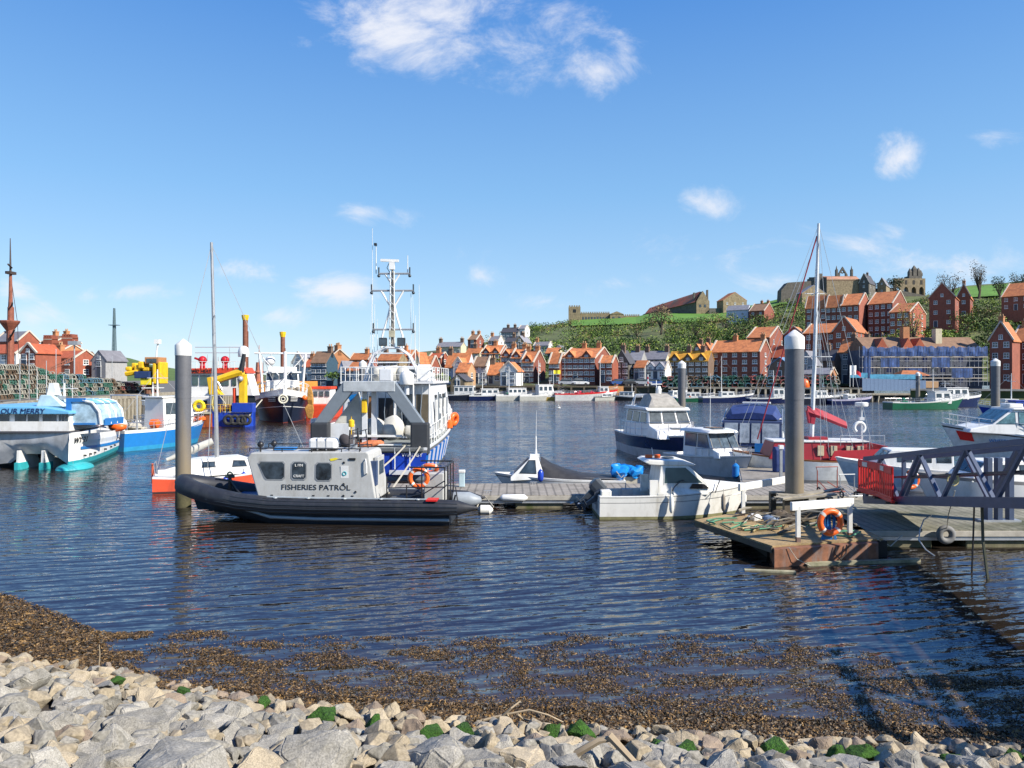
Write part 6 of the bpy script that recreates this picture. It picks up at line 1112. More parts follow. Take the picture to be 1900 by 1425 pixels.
def canvas_cruiser():
    t = thing('motor_cruiser', 'white cruiser with clear canvas sides and a blue folded hood seen from astern', 'motor cruiser', (14.2, 42.4, 0), 68)
    zg, b, pt = hull(t, 8.2, 3.3, 1.5, 1.0, 1.15, [white, navy], [(.9, 0), (1, 0)], sf=.95, s0=.45, rake=.8, dk=-.1)
    wy = cabin(t, [(-2.6, 1.0), (-2.2, 2.5), (1.0, 2.6), (2.0, 1.6), (3.0, 1.35), (3.2, 1.1)], 1.5, 1.35, white, bevel=.06); sidewin(t, [[(.2, 1.65), (1.6, 1.65), (1.0, 2.2), (.2, 2.3)]], wy)
    clr = M('clear_vinyl', (.30, .33, .36), .15, var=.5, scale=2.5, spec=.9)
    MB().prism([(-3.7, 1.1), (-3.35, 2.42), (-2.3, 2.5), (-2.6, 1.1)], 'y', -1.52, 1.52).build('cockpit_canopy', M('navy_canvas', (.02, .04, .11), .8), t)
    for y0, y1 in ((-1.4, -.55), (-.45, .0), (.1, .6), (.7, 1.4)): mb = MB(); mb.add([(-3.72 + .01, y0, 1.28), (-3.72 + .01, y1, 1.28), (-3.44, y1, 2.32), (-3.44, y0, 2.32), (-3.66, y0, 1.28), (-3.66, y1, 1.28), (-3.38, y1, 2.32), (-3.38, y0, 2.32)], [(0, 1, 2, 3), (7, 6, 5, 4), (0, 4, 5, 1), (2, 6, 7, 3), (1, 5, 6, 2), (0, 3, 7, 4)]); mb.build('clear_panel', clr, t)
    for sg in (1, -1): MB().prism([(-3.5, 1.3), (-3.3, 2.3), (-2.5, 2.35), (-2.7, 1.3)], 'y', sg * 1.5, sg * 1.55).build('clear_panel', clr, t)
    mb = MB(); mb.loft([[(x, -w, z - .25), (x, -w * .8, z + h), (x, 0, z + h + .12), (x, w * .8, z + h), (x, w, z - .25)] for x, w, z, h in ((-3.0, 1.3, 2.75, .02), (-2.2, 1.5, 2.85, .22), (-1.2, 1.45, 2.9, .3), (-.3, 1.2, 2.8, .1))], True, ring=False); mb.build('folded_hood', M('blue_canvas', (.018, .04, .15), .75, var=.25, scale=4, bump=.03), t, True)
    MB().cyl((-1.6, -.3, 2.9), (-1.75, -.3, 3.35), .09).bx(-1.85, -1.6, -.9, .6, 3.32, 3.42).build('radar_bar', white, t, bevel=.02); MB().tube([(-3.4, -1.55, 2.3), (-1.2, -1.5, 3.0)], .03, 5).tube([(-3.4, 1.55, 2.3), (-1.2, 1.5, 3.0)], .03, 5).build('hood_frame', chrome, t)
    MB().bx(-4.6, -4.0, -1.4, 1.4, .35, .45).build('bathing_platform', white, t, bevel=.03); MB().bx(-4.15, -4.05, -1.2, -.2, .5, 1.3).build('stern_cover', bluep, t)
    rails(t, [(-3.9, 1.5, 1.1), (-3, 1.6, 1.1), (-1, 1.62, 1.15), (1, 1.55, 1.2)], .8, .02, chrome)
canvas_cruiser()
t = thing('blue_hose_cover', 'blue canvas bundle hanging on a rail by the big pile', 'canvas bundle', (PX(1447, 33), 33, .9)); mb = MB(); mb.loft([[(x, y * w, z) for x, y in ((-.25, -.2), (.25, -.2), (.3, .2), (-.3, .2))] for z, w in ((-.4, .8), (0, 1), (.6, .9), (.75, .4))]); mb.build('canvas', M('blue_canvas'), t, bevel=.05)
t = thing('dock_post', 'slim galvanised post on the finger pontoon', 'post', (PX(1449, 30), 30, .5)); MB().bx(-.05, .05, -.05, .05, 0, 1.35).build('post', steel, t); MB().bx(-.09, .09, -.09, .09, 1.35, 1.5).build('cap', white, t)
# red sailing boat
def red_boat():
    t = thing('sailing_boat', 'white hulled sailing boat with maroon canvas and maroon boom cover', 'sailing boat', (PX(1492, 35), 35, 0), 176)
    zg, b, pt = hull(t, 6.9, 2.5, 1.3, .95, .92, [M('hull_white_cold', (.62, .66, .68), .4, dirt='8a9298', damt=.3), M('varnish', (.2, .09, .04), .4), redh], [(.12, 0), (.93, 0), (1, 1)], sf=.75, s0=.4, rake=.9, dk=-.05)
    wy = cabin(t, [(-2.6, .9), (-2.6, 1.72), (1.6, 1.8), (1.9, .95)], .95, .82, M('maroon_paint', (.28, .015, .022), .4, var=.12), bevel=.03)
    MB().bx(-2.7, 1.7, -.88, .88, 1.74, 1.82).build('cabin_roof', white, t, bevel=.02); MB().bx(-1.0, -.1, -.35, .35, 1.82, 1.95).build('hatch', M('maroon_paint'), t)
    for x in (-2.4, -1.9, -1.2, -.6): MB().bx(x, x + .3, .9, .97, 1.12, 1.6).build('cabin_window', M('curtain_cream', (.5, .42, .28), .6), t, bevel=.02)
    MB().prism([(-3.35, .95), (-3.3, 1.5), (-2.6, 1.45), (-1.0, 1.38), (-.8, .95)], 'y', 1.14, 1.19).build('dodger', M('crimson_canvas', (.42, .015, .03), .7, var=.15, bump=.02), t); MB().bx(-3.42, -3.36, -1.1, 1.1, .95, 1.6).build('dodger', M('crimson_canvas'), t)
    zt = PZ(415, 35); MB().tube([(-.35, 0, 1.8), (-.50, .0, 6), (-.68, 0, zt)], [.1, .095, .06], 10).build('mast', M('white_mast', (.6, .62, .63), .35), t)
    mb = MB(); mb.loft([[(x, -w, z), (x, 0, z + h), (x, w, z), (x, 0, z - .12)] for x, w, z, h in ((-.15, .12, 3.15, .28), (-.4, .2, 3.05, .34), (-1.0, .16, 2.85, .3), (-1.6, .12, 2.6, .27), (-2.0, .1, 2.45, .2))]); mb.build('boom_cover', M('boom_canvas', (.34, .012, .035), .7, var=.2, bump=.02), t, True)
    mb = MB(); mb.prism([(-.1, 3.2), (-.55, 3.1), (-.45, 2.55), (-.2, 2.6)], 'y', -.12, .12); mb.build('sail_fold', M('boom_canvas'), t)
    for z, w in ((PZ(662, 35), .9), (PZ(545, 35), .5)): MB().tube([(-.5, -w, z), (-.5, w, z)], .02, 5).tube([(-.5 - w * .9, 0, z), (-.5 + w * .9, 0, z)], .02, 5).build('spreader', white, t)
    for p, q in (((3.4, 0, 1.3), (-.68, 0, zt - .1)), ((3.1, 0, 1.3), (-.66, 0, zt - .6)), ((-3.3, 0, 1.0), (-.68, 0, zt)), ((-1.4, 0, 2.5), (-.7, 0, zt - .3)), ((-.4, 1.1, .95), (-.7, 0, zt - .3)), ((-.1, -1.1, .95), (-.7, 0, zt - .3)), ((-.8, 1.1, .95), (-.6, 0, 8.6)), ((-1.2, -1.1, .95), (-.6, 0, 8.4)), ((-2.0, 1.1, .95), (-.6, 0, 8.2)), ((-2.4, -1.1, .95), (-.6, 0, 7.9)), ((-.9, .2, 2.6), (-.6, 0, 7.5))): MB().tube([p, q], .011, 4).build('rigging_wire', steel, t)
    MB().tube([(2.2, 0, 1.8), (-.6, 0, zt - .6)], .03, 6).build('furled_jib', M('maroon_canvas'), t)
    rails(t, [(-3.3, 1.05, 1.6), (-2.3, 1.1, 1.6), (-1.3, 1.1, 1.6)], .5, .015, chrome); MB().tube([(-2.6, 1.1, .2), (-2.6, 1.12, 2.1), (-2.3, 1.12, 2.1), (-2.3, 1.1, .2)], .018, 5).build('boarding_ladder', chrome, t)
    xr = -3.0; MB().cyl((xr, -.8, .95), (xr, -.8, 3.4), .035, n=6).bx(xr - .1, xr + .1, -.9, -.7, 2.7, 2.85).build('radar_pole', M('white_mast'), t); MB().lathe([(.28, 0), (.3, .05), (.3, .17), (.24, .2)], (xr, -.8, 3.38), 16).build('radar_dome', white, t, True)
red_boat()
lifebuoy('white horseshoe lifebuoy on the stern pole of the red boat', (PX(1591, 34.2), 34.0, PZ(793, 34.2)), .24, .075, 0, tape=False, arc=(-50, 230), mat=white)
def right_cruiser():
    t = thing('motor_cruiser', 'white pilot house cruiser with a red bow flash beyond the gangway', 'motor cruiser', (PX(1905, 40), 40.2, 0), 172)
    zg, b, pt = hull(t, 8.6, 3.0, 2.25, 1.45, 1.6, [M('hull_white_cold'), blackm, redp], [(.90, 0), (.94, 1), (1, 0)], sf=.9, s0=.35, p=2.2, rake=1.2, flare=.4, dk=-.06)
    wy = cabin(t, [(-2.4, 1.5), (-2.4, 2.95), (1.2, 3.05), (2.2, 2.25), (3.3, 2.0), (3.4, 1.8)], 1.3, 1.1, white, bevel=.05); cg = [M('dark_blue_frame', (.02, .04, .08), .4), M('aqua_glass', (.10, .20, .23), .1, var=.6, scale=3)]
    sidewin(t, [[(1.05, 2.3), (2.0, 2.3), (1.2, 2.9), (1.05, 2.9)], [(.0, 2.25), (.85, 2.25), (.85, 2.9), (.0, 2.9)], [(-2.2, 2.3), (-.3, 2.25), (-.3, 2.9), (-2.2, 2.9)]], wy, cg); facewin(t, (2.2, 2.25), (1.2, 3.05), wy, [(-.93, -.35, .08, .92), (-.3, .3, .08, .92), (.35, .93, .08, .92)], cg)
    MB().bx(-2.3, -.5, 1.27, 1.32, 1.62, 2.2).build('navy_panel', navy, t); MB().bx(-2.7, 1.15, -1.2, 1.2, 3.03, 3.13).build('cabin_roof', white, t, bevel=.03); MB().bx(.3, 1.0, -.5, .5, 3.13, 3.35).build('roof_box', white, t, bevel=.05)
    hrail(t, pt, .55, 1, 7, .6, r=.02); p0 = pt(.9, .82, 1); p1 = pt(.8, .8, 1)
    MB().loft([[pt(s, a, 1) for a in (.62, .86)] for s in (.86, .9, .94)], False, ring=False).build('bow_flash', redp, t).location = (0, .03, 0)
    tx = pt(.72, .72, 1); text('lettering', 'WHITBY', .26, bluep, t, (tx[0], tx[1] + .05, tx[2]), (R(90), 0, R(180 - 12)), ext=.02); tx = pt(.72, .5, 1); text('lettering', 'CHARTERS', .17, skyb, t, (tx[0], tx[1] + .12, tx[2]), (R(90), 0, R(180 - 12)), ext=.02)
right_cruiser()
# partly hidden boats beyond the gangway
def plain_boat(name, label, c, rz, L, B, zb, zs, hm, cab=None, bands=None, canvas=None, wm=None, mast=None):
    t = thing(name, label, 'boat', c, rz); zg, b, pt = hull(t, L, B, zb, zs, zs * 1.05, hm, bands or [(.15, 1), (.88, 0), (1, 1)], rake=L * .1, dk=-.12)
    if cab:
        x0, x1, h, w = cab; z = zs; wy = cabin(t, [(x0, z - .1), (x0, z + h), (x1 - .1 * L, z + h), (x1 - .02 * L, z + h * .35), (x1, z)], w, w * .86, canvas or white, bevel=.03)
        n = max(1, int((x1 - x0 - .15 * L) / (h * .8))); st = (x1 - .12 * L - x0) / n; sidewin(t, [[(x0 + st * (i + .15), z + h * .4), (x0 + st * (i + .85), z + h * .4), (x0 + st * (i + .85), z + h * .82), (x0 + st * (i + .15), z + h * .82)] for i in range(n)], wy, fr=.02)
        facewin(t, (x1 - .02 * L, z + h * .35), (x1 - .1 * L, z + h), wy, [(-.9, -.05, .15, .85), (.05, .9, .15, .85)], fr=.02)
    if mast: MB().cyl((mast[0], 0, zs), (mast[0], 0, zs + mast[1]), .05, .03, 6).tube([(mast[0], -.5, zs + mast[1] * .8), (mast[0], .5, zs + mast[1] * .8)], .03, 5).build('mast', white, t)
    return t, pt
plain_boat('motor_boat', 'long white boat lying behind the landing pontoon at the right edge', (18.4, 27.4, 0), 180, 6.6, 2.2, 1.25, .95, [white, M('grey_band')], (-1.0, 1.6, .75, .8))
plain_boat('motor_boat', 'pale blue and white boat glimpsed between the gangway struts', (17.2, 31.5, 0), 168, 6.0, 2.2, 1.3, .9, [M('ice_blue', (.45, .55, .62), .4), white], (-1.5, 1.5, .8, .8))
# ---------------------------------------------------------------- gangway
gwm = M('gangway_blue', (.06, .085, .15), .45, .2, var=.15, dirt='4a5058', damt=.3)
def gangway():
    A0 = Vector((11.35, 23.4, .86)); B0 = Vector((10.45, 5.2, 3.75)); t = thing('gangway', 'blue steel truss gangway sloping down to the landing pontoon', 'gangway', A0); d = B0 - A0; Lg = d.length; u_ = d.normalized(); w = Vector((1.25, .0, 0)); up = Vector((0, 0, 1.32)); n = 8
    for side, o in (('l', Vector((0, 0, 0))), ('r', w)):
        MB().bar(o, o + d, .12, .24).build('bottom_chord', gwm, t); MB().bar(o + up, o + up + d, .11, .13).build('top_chord', gwm, t); MB().bar(o + up * .52 + w * (.06 if side == 'l' else -.06), o + up * .52 + d + w * (.06 if side == 'l' else -.06), .04, .05).build('hand_rail', M('dark_handrail', (.02, .025, .04), .4), t)
        for i in range(n):
            s0 = d * (i / n); s1 = d * ((i + .5) / n); s2 = d * ((i + 1) / n)
            MB().bar(o + s0, o + s1 + up, .09, .07).build('diagonal', gwm, t); MB().bar(o + s1 + up, o + s2, .09, .07).build('diagonal', gwm, t)
    for i in range(n + 1): MB().bar(d * (i / n), d * (i / n) + w, .07, .1).build('cross_beam', gwm, t)
    mb = MB(); mb.bar(w * .5 + Vector((0, 0, .1)), w * .5 + d + Vector((0, 0, .1)), 1.1, .04); mb.build('walkway', M('grating', (.16, .17, .18), .7, var=.2), t)
    for o in (Vector((0, 0, 0)), w): MB().bar(o, o + up, .1).build('end_post', gwm, t)
gangway()
t = thing('gangway_trestle', 'pair of blue steel posts standing on the landing pontoon at the right', 'trestle', (14.5, 21.7, .5)); 
for x in (-.3, .0, .34): MB().bx(x - .07, x + .07, -.1, .1, 0, 1.9).build('post', gwm, t)
MB().bx(-.6, .6, -.14, .14, -.0, .06).build('base_plate', steel, t)
for px, y, z in ((1352, 23.0, 0), ): pass
def barrier(x, y, z, rz, label):
    t = thing('safety_barrier', label, 'barrier', (x, y, z), rz, 'red barriers closing the gangway'); w, h = 1.12, .98; mb = MB(); mb.bx(-w / 2, w / 2, -.03, .03, 0, .1).bx(-w / 2, w / 2, -.03, .03, h - .22, h).bx(-w / 2, -w / 2 + .06, -.03, .03, 0, h).bx(w / 2 - .06, w / 2, -.03, .03, 0, h)
    for i in range(7): xx = -w / 2 + .1 + (w - .2) * (i + .5) / 7; mb.bx(xx - .04, xx + .04, -.025, .025, .05, h - .15)
    mb.bx(-w / 2 - .04, w / 2 + .04, -.05, .05, -.06, .02); mb.build('panel', redp, t, bevel=.012); MB().bx(-.3, -.04, -.045, -.032, h - .19, h - .05).build('reflective_plate', M('pale_tape'), t)
    for sx_ in (-.45, .45): MB().bx(sx_ - .04, sx_ + .04, -.16, .16, -.1, -.04).build('foot', blackm, t)
barrier(11.16, 22.75, 1.2, -84, 'left red plastic barrier hung at the foot of the gangway'); barrier(11.08, 21.6, 1.22, -97, 'right red plastic barrier hung at the foot of the gangway')
lifebuoy('faded orange lifebuoy with blue rope hanging beside the gangway', (PX(1690, 26.6), 26.6, 1.05), .28, .075, 10)
t = thing('rope_coil', 'blue rope bundle inside the faded lifebuoy', 'rope', (PX(1690, 26.6), 26.45, 1.2)); mb = MB(); rn = random.Random(3)
for i in range(16): x = rn.uniform(-.15, .15); mb.tube([(x * .4, 0, .35), (x, rn.uniform(-.05, .05), 0), (x * .7 + .03, 0, -.28)], .02, 5)
mb.build('strands', M('blue_rope', (.02, .16, .42), .8, var=.3), t)
# hanging hoses and ropes under the gangway
line('grey hose looping from the landing pontoon into the water', [(PX(1728, 20.3), 20.3, .95), (PX(1712, 20.2), 20.15, .85), (PX(1703, 20.1), 20.0, .6), (PX(1701, 20), 19.9, .35), (PX(1708, 20), 19.75, .12), (PX(1722, 19.9), 19.55, -.02), (PX(1738, 19.8), 19.4, -.1)], .02, steel, 'hose')
line('dark rope hanging straight down from the gangway', [(PX(1808, 17.9), 17.9, 1.75), (PX(1806, 17.9), 17.9, .9), (PX(1803, 17.9), 17.9, -.1)], .022, blackm, 'hanging_rope')
line('thick dark hose hanging from the gangway with a weedy end', [(PX(1822, 17.4), 17.4, 1.8), (PX(1824, 17.4), 17.4, .9), (PX(1834, 17.3), 17.3, -.1)], .035, M('weedy_hose', (.07, .075, .05), .7, var=.4), 'hose')
line('thin pale rope tied on the gangway chord', [(PX(1772, 18.6), 18.6, 1.9), (PX(1768, 19.4), 19.6, 1.1), (PX(1757, 20.2), 20.2, .6)], .012, rope)
t = thing('rope_coil', 'coil of pale rope knotted on the gangway rail', 'rope', (PX(1770, 18.6), 18.6, 2.2)); mb = MB()
for q in range(5): mb.tor((rn.uniform(-.03, .03), 0, rn.uniform(-.05, .05)), rn.uniform(.08, .15), .018, 'y', 14, 5)
mb.build('coil', M('yellow_rope', (.5, .42, .2), .8, var=.2), t)
t = thing('tyre_fender', 'grey round fender lying on the landing pontoon edge', 'fender', (PX(1757, 20.2), 20.25, .42)); MB().tor((0, 0, 0), .18, .09, 'y', 20, 10).build('tyre', M('grey_rubber', (.16, .16, .16), .7, var=.3), t, True)
MB_ = [(1500, 28.2), (1620, 27.6)]
# trolley frames
def cage(label, px, y, w, h, m_):
    t = thing('trolley_frame', label, 'trolley', (PX(px, y), y, .5), 8); mb = MB(); mb.tube([(-w / 2, 0, 0), (-w / 2, 0, h * .85), (-w / 2 - .05, 0, h), (w / 2 + .02, 0, h), (w / 2, 0, h * .85), (w / 2, 0, 0)], .02, 6); mb.tube([(-w / 2, -.5, .1), (w / 2, -.5, .1), (w / 2, 0, .1), (-w / 2, 0, .1), (-w / 2, -.5, .1)], .02, 6); mb.tube([(0, 0, .4), (w / 2, -.3, .1)], .02, 5); mb.tube([(-w / 2, 0, h * .5), (-w / 2 + .15, -.5, .1)], .018, 5); mb.build('frame', m_, t); MB().tor((-w / 2, -.1, .1), .1, .03, 'x', 12, 6).tor((w / 2, -.1, .1), .1, .03, 'x', 12, 6).build('wheel', blackm, t)
cage('rusty red tubular trolley frame standing near the big pile', 1535, 27.2, .8, .95, M('rusty_red_tube', (.28, .06, .04), .6)); cage('grey tubular frame between the rusty trolley and the gangway', 1572, 26.2, .55, .8, steel)
# ---------------------------------------------------------------- rusty float with its rails
def raft():
    t = thing('rusty_float', 'rusting steel float with a plywood wing and heaps of driftwood', 'float', (0, 0, 0)); z = .45
    mb = MB(); mb.add([(6.62, 18.35, -.3), (9.62, 19.1, -.3), (9.9, 20.0, -.3), (6.9, 19.5, -.3), (6.62, 18.35, z), (9.62, 19.1, z), (9.9, 20.0, z), (6.9, 19.5, z)], [(0, 1, 5, 4), (1, 2, 6, 5), (2, 3, 7, 6), (3, 0, 4, 7), (4, 5, 6, 7)]); mb.build('steel_box', rust, t)
    mb = MB(); mb.prism([(5.5, 21.95), (6.64, 18.55), (7.2, 18.75), (9.9, 19.4), (10.1, 22.4), (6.8, 22.9)], 'z', z + .004, z + .05); mb.build('plywood_deck', M('wet_plywood', (.30, .21, .10), .75, var=.4, scale=1.4, dirt='4a4a20', damt=.8, dscale=.8, fine=.25), t)
    MB().bar((5.52, 21.9, z - .06), (6.64, 18.55, z - .06), .06, .14).build('wing_beam', woodd, t); MB().bar((5.9, 21.2, z - .1), (9.6, 21.2, z - .1), .2, .25).build('under_beam', woodd, t); MB().bx(6.8, 10, 19.4, 22.6, -.2, z - .02).build('pontoon_body', M('dark_recess'), t)
    MB().bar((7.5, 18.55, .02), (10.6, 18.95, .02), .14, .12).build('rubbing_beam', M('weedy_beam', (.28, .26, .17), .8, var=.4, scale=4, dirt='4c5524', damt=.7), t)
    # pile guide
    mb = MB()
    for x, y in ((8.45, 22.4), (9.5, 22.4), (8.45, 23.6), (9.5, 23.6)): mb.bx(x - .09, x + .09, y - .09, y + .09, 0, 1.1)
    mb.bx(8.4, 9.55, 22.36, 22.44, .2, .95); mb.build('pile_guide', woodd, t); mb = MB()
    for i in range(5): mb.bar((8.2 + .02 * i, 22.3 + .26 * i, 1.05 + .12 * math.sin(i * 1.7)), (9.9, 22.25 + .28 * i, 1.12 + .1 * math.cos(i * 2)), .22, .05)
    mb.bar((8.2, 22.2, 1.1), (10.5, 23.2, 1.25), .2, .05); mb.build('loose_planks', woodl, t)
raft()
def hrail_thing(label, a, b, zf, h):
    t = thing('white_rail', label, 'rail', (a[0], a[1], zf)); d = Vector((b[0] - a[0], b[1] - a[1], 0)); u_ = d.normalized(); MB().bar(-u_ * .22 + Vector((0, 0, h)), d + u_ * .1 + Vector((0, 0, h)), .09, .22).build('top_beam', whited, t, bevel=.01)
    for q in (Vector((0, 0, 0)), d): MB().bar(q + Vector((0, 0, .12)), q + Vector((0, 0, h)), .1, .1).build('post', whited, t); MB().bar(q, q + Vector((0, 0, .13)), .104, .104).build('rusty_foot', rust, t)
hrail_thing('white steel hand rail with a lifebuoy on the rusty float', (7.47, 19.0), (9.08, 19.55), .5, .94)
hrail_thing('white steel hand rail in front of the near boat bow', (7.18, 22.6), (9.35, 24.4), .45, .95)
lifebuoy('orange lifebuoy with blue rope under the white rail of the rusty float', (8.4, 19.2, .98), .29, .08, 8)
t = thing('rope_hank', 'hank of bright blue rope hanging in the lifebuoy on the white rail', 'rope', (8.4, 19.3, 1.0)); mb = MB(); rn = random.Random(8)
for i in range(26): x = rn.uniform(-.15, .15); mb.tube([(x * .25, 0, .36), (x * 1.1, rn.uniform(-.05, .08), .05), (x, 0, -.25), (x * 1.3, -.02, -.5)], .018, 5)
mb.build('strands', M('blue_rope'), t)
rn = random.Random(12)
for i in range(34):
    x, y = rn.uniform(6.9, 9.3), rn.uniform(19.8, 22.2); a = rn.uniform(-.6, .9); l = rn.uniform(.35, 1.1); z = .52 + rn.random() * .3; r_ = rn.uniform(.012, .05)
    t = thing('driftwood_branch', 'weathered driftwood piece in the heap on the rusty float', 'driftwood', (x, y, z), 0, 'driftwood on the rusty float'); MB().tube([(-math.cos(a) * l / 2, -math.sin(a) * l / 2, -.04), (0, .04, rn.uniform(0, .12)), (math.cos(a) * l / 2, math.sin(a) * l / 2, rn.uniform(-.05, .15))], [r_, r_, r_ * .5], 6).build('branch', woodl if i % 3 == 0 else woodd, t, True)
for (px, y, z, s, m_, lb) in ((1468, 21.4, .62, .2, M('dark_log', (.09, .07, .05), .9, var=.4), 'dark rotten log block on the rusty float'), (1400, 21.9, .58, .14, white, 'crumpled white bag on the rusty float'), (1430, 21.5, .6, .16, M('blue_grey_bag', (.12, .17, .26), .6), 'blue grey bag on the rusty float'), (1447, 22.0, .66, .17, M('dark_log'), 'brown stump beside the blue grey bag')):
    t = thing('debris', lb, 'debris', (PX(px, y), y, z)); mb = MB(); mb.sph((0, 0, 0), s, 7, (1.5, 1, .8)); mb.v = [tuple(Vector(q) * rn.uniform(.85, 1.15)) for q in mb.v]; mb.build('lump', m_, t)
for i in range(9):
    x, y = rn.uniform(6.1, 9.4), rn.uniform(19.6, 21.6); pts = [(x + rn.gauss(0, .3), y + rn.gauss(0, .25), .53 + rn.random() * .06) for _ in range(7)]
    line('tangled green and tan rope strewn over the plywood deck', pts, .022, M('green_rope', (.07, .22, .13), .8, var=.3) if i % 3 else M('tan_rope', (.38, .30, .15), .8), 'tangled_rope')['group'] = 'rope tangles on the rusty float'
line('dark rope loop hanging over the rusty steel side', [(8.35, 18.72, .47), (8.3, 18.68, .25), (8.45, 18.7, .12), (8.62, 18.78, .25), (8.65, 18.8, .47)], .018, blackm)
line('thin pale cord hanging down the rusty steel side', [(7.0, 18.4, .5), (7.2, 18.4, .2), (7.6, 18.5, 0)], .01, rope)
line('cord from the rusty float to the landing pontoon', [(9.7, 19.3, .5), (10.3, 19.8, .2), (10.9, 20.3, .4)], .014, rope)
t = thing('sunken_timber', 'waterlogged yellow timber floating in front of the rusty float', 'timber', (PX(1430, 17.9), 17.95, 0), -12); MB().bar((-.6, 0, -.02), (.6, 0, 0), .16, .1).build('timber', M('weedy_beam'), t)
# ---------------------------------------------------------------- left: catamaran ferry
def catamaran():
    # stern faces the camera's right; wide cream cabin boat seen from its flared bow end
    t = thing('catamaran', 'white and pale blue catamaran lettered OUR MERRY with a grey tunnel between its hulls', 'catamaran', (0, 0, 0)); Y0 = 37.5; k = Y0 / F
    def q(px, py, dy=0): p = P(px, py, Y0 + dy); return p
    # side hull on the right: from bow corner (px 128) to stern (px 222) receding
    S = [(128, 0), (150, .9), (180, 3.2), (205, 6.2), (222, 9.0)]; rows = []
    top = [803, 805, 803, 800, 796]; bot = [866, 868, 858, 848, 836]
    def zrow(i, f): px, dy = S[i]; return P(px, top[i] + (bot[i] - top[i]) * f, Y0 + dy)
    mb = MB(); wl = []
    for i, (px, dy) in enumerate(S):
        x = PX(px, Y0 + dy); zt = PZ(top[i], Y0 + dy); y = Y0 + dy
        inn = .45 if i else 0
        wl.append([(x, y, zt), (x + .02, y, zt - .35), (x - .02, y, zt - .55), (x - .04, y, .45), (x - .12, y, .18), (x - .45, y, -.3)])
    for a, (r0, r1, m_) in enumerate(((0, 1, 0), (1, 2, 0), (2, 3, 0), (3, 4, 1), (4, 5, 1))): mb.mat(m_); mb.loft([[w[r0], w[r1]] for w in wl], False, ring=False)
    mb.build('hull', [white, teal], t, True)
    mb = MB(); mb.loft([[(x[2][0] + .03, x[2][1], x[2][2] - .12 + .0), (x[2][0] + .03, x[2][1], x[2][2] - .27)] for x in wl[1:]], False, ring=False); mb.build('blue_stripe', bluep, t)
    # grey flared front with two tunnels
    gm = M('tunnel_grey', (.6, .61, .62), .6, var=.3, scale=.9, dirt='8a8a88', damt=.5); zt = PZ(803, Y0); fr = []
    xs = [-60, -30, 0, 24, 30, 36, 60, 68, 76, 84, 100, 112, 120, 128]
    for px in xs: 
        c = abs((px - 48) % 100 - 50); fl = 1.15 * (1 - ((px - 0) / 128.) ** 2 if px > 0 else 1)
        zb = PZ(interp([(-60, 868), (0, 862), (22, 846), (38, 845), (66, 845), (74, 840), (84, 846), (96, 852), (112, 862), (128, 866)], px), Y0)
        x = PX(px, Y0); fr.append([(x, Y0 + max(0, (128 - px)) * .002, zt), (x, Y0 + .08 + .1 * fl, zt - .5), (x, Y0 + .25 + .2 * fl, (zt + zb) / 2 - .25), (x + .02, Y0 + .4 + .35 * fl, zb)])
    mb = MB(); mb.loft(fr, False, ring=False); mb.build('bow_flare', gm, t, True)
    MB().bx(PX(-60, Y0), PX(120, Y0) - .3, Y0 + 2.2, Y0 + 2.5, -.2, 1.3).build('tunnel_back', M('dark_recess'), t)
    w0 = wl[0]; MB().sph((w0[3][0] - .1, Y0 + .75, .02), 1.0, 10, (.75, 1.2, .32)).build('teal_forefoot', teal, t, True)
    for px in (24, 70):
        x = PX(px, Y0); mb = MB(); mb.prism([(Y0 + .2, -.3), (Y0 + .3, 1.0), (Y0 + 1.6, .9), (Y0 + 2.3, -.3)], 'x', x, x + .12); mb.build('skeg', white, t); mb = MB(); mb.add([(x - .02, Y0 + .1, -.2), (x + .3, Y0 + .5, -.2), (x + .14, Y0 + .2, .38), (x - .02, Y0 + .18, .38)], [(0, 1, 2, 3)]); mb.bx(x - .02, x + .16, Y0 + .12, Y0 + 1, -.2, .36); mb.build('teal_skeg_foot', teal, t)
    # deck edge, coaming and cabin
    zd = PZ(802, Y0); L_ = PX(-60, Y0)
    mb = MB(); pl = [(L_, Y0 - .05), (PX(60, Y0), Y0 - .05), (PX(128, Y0) + .05, Y0 - .02), (PX(150, Y0 + .9) + .05, Y0 + .9), (PX(180, Y0 + 3.2), Y0 + 3.2), (PX(222, Y0 + 9), Y0 + 9), (L_, Y0 + 9)]; mb.prism(pl, 'z', zd - .03, zd + .05); mb.build('rubbing_strake', M('dark_strake', (.06, .06, .07), .6), t)
    zc = PZ(786, Y0); mb = MB(); pl2 = [(L_, Y0 + .1), (PX(126, Y0), Y0 + .12), (PX(178, Y0 + 3.2), Y0 + 3.3), (PX(216, Y0 + 8.5), Y0 + 8.5), (L_, Y0 + 8.5)]; mb.prism(pl2, 'z', zd + .05, zc + .1); mb.build('bulwark', white, t)
    z1 = PZ(768, Y0); mb = MB(); mb.bx(L_, PX(122, Y0), Y0 + .3, Y0 + 5, zc + .1, z1 + .02); mb.build('cabin_wall', white, t)
    z0w, z1w = PZ(786, Y0 + .3), PZ(769, Y0 + .3)
    for a, b_ in ((-30, -18), (-12, 10), (21, 41), (45, 65), (73, 98), (103, 106), (108, 113), (115, 120)): MB().bx(PX(a, Y0), PX(b_, Y0), Y0 + .26, Y0 + .31, z0w, z1w).build('cabin_window', glass, t)
    zr = PZ(756, Y0); mb = MB(); mb.prism([(L_, z1), (PX(128, Y0), z1 - .02), (PX(128, Y0), z1 + .12), (PX(95, Y0), zr - .06), (PX(60, Y0), zr + .02), (L_, zr + .08)], 'y', Y0 + .0, Y0 + 5.2); mb.build('cabin_roof', skyb, t, bevel=.03)
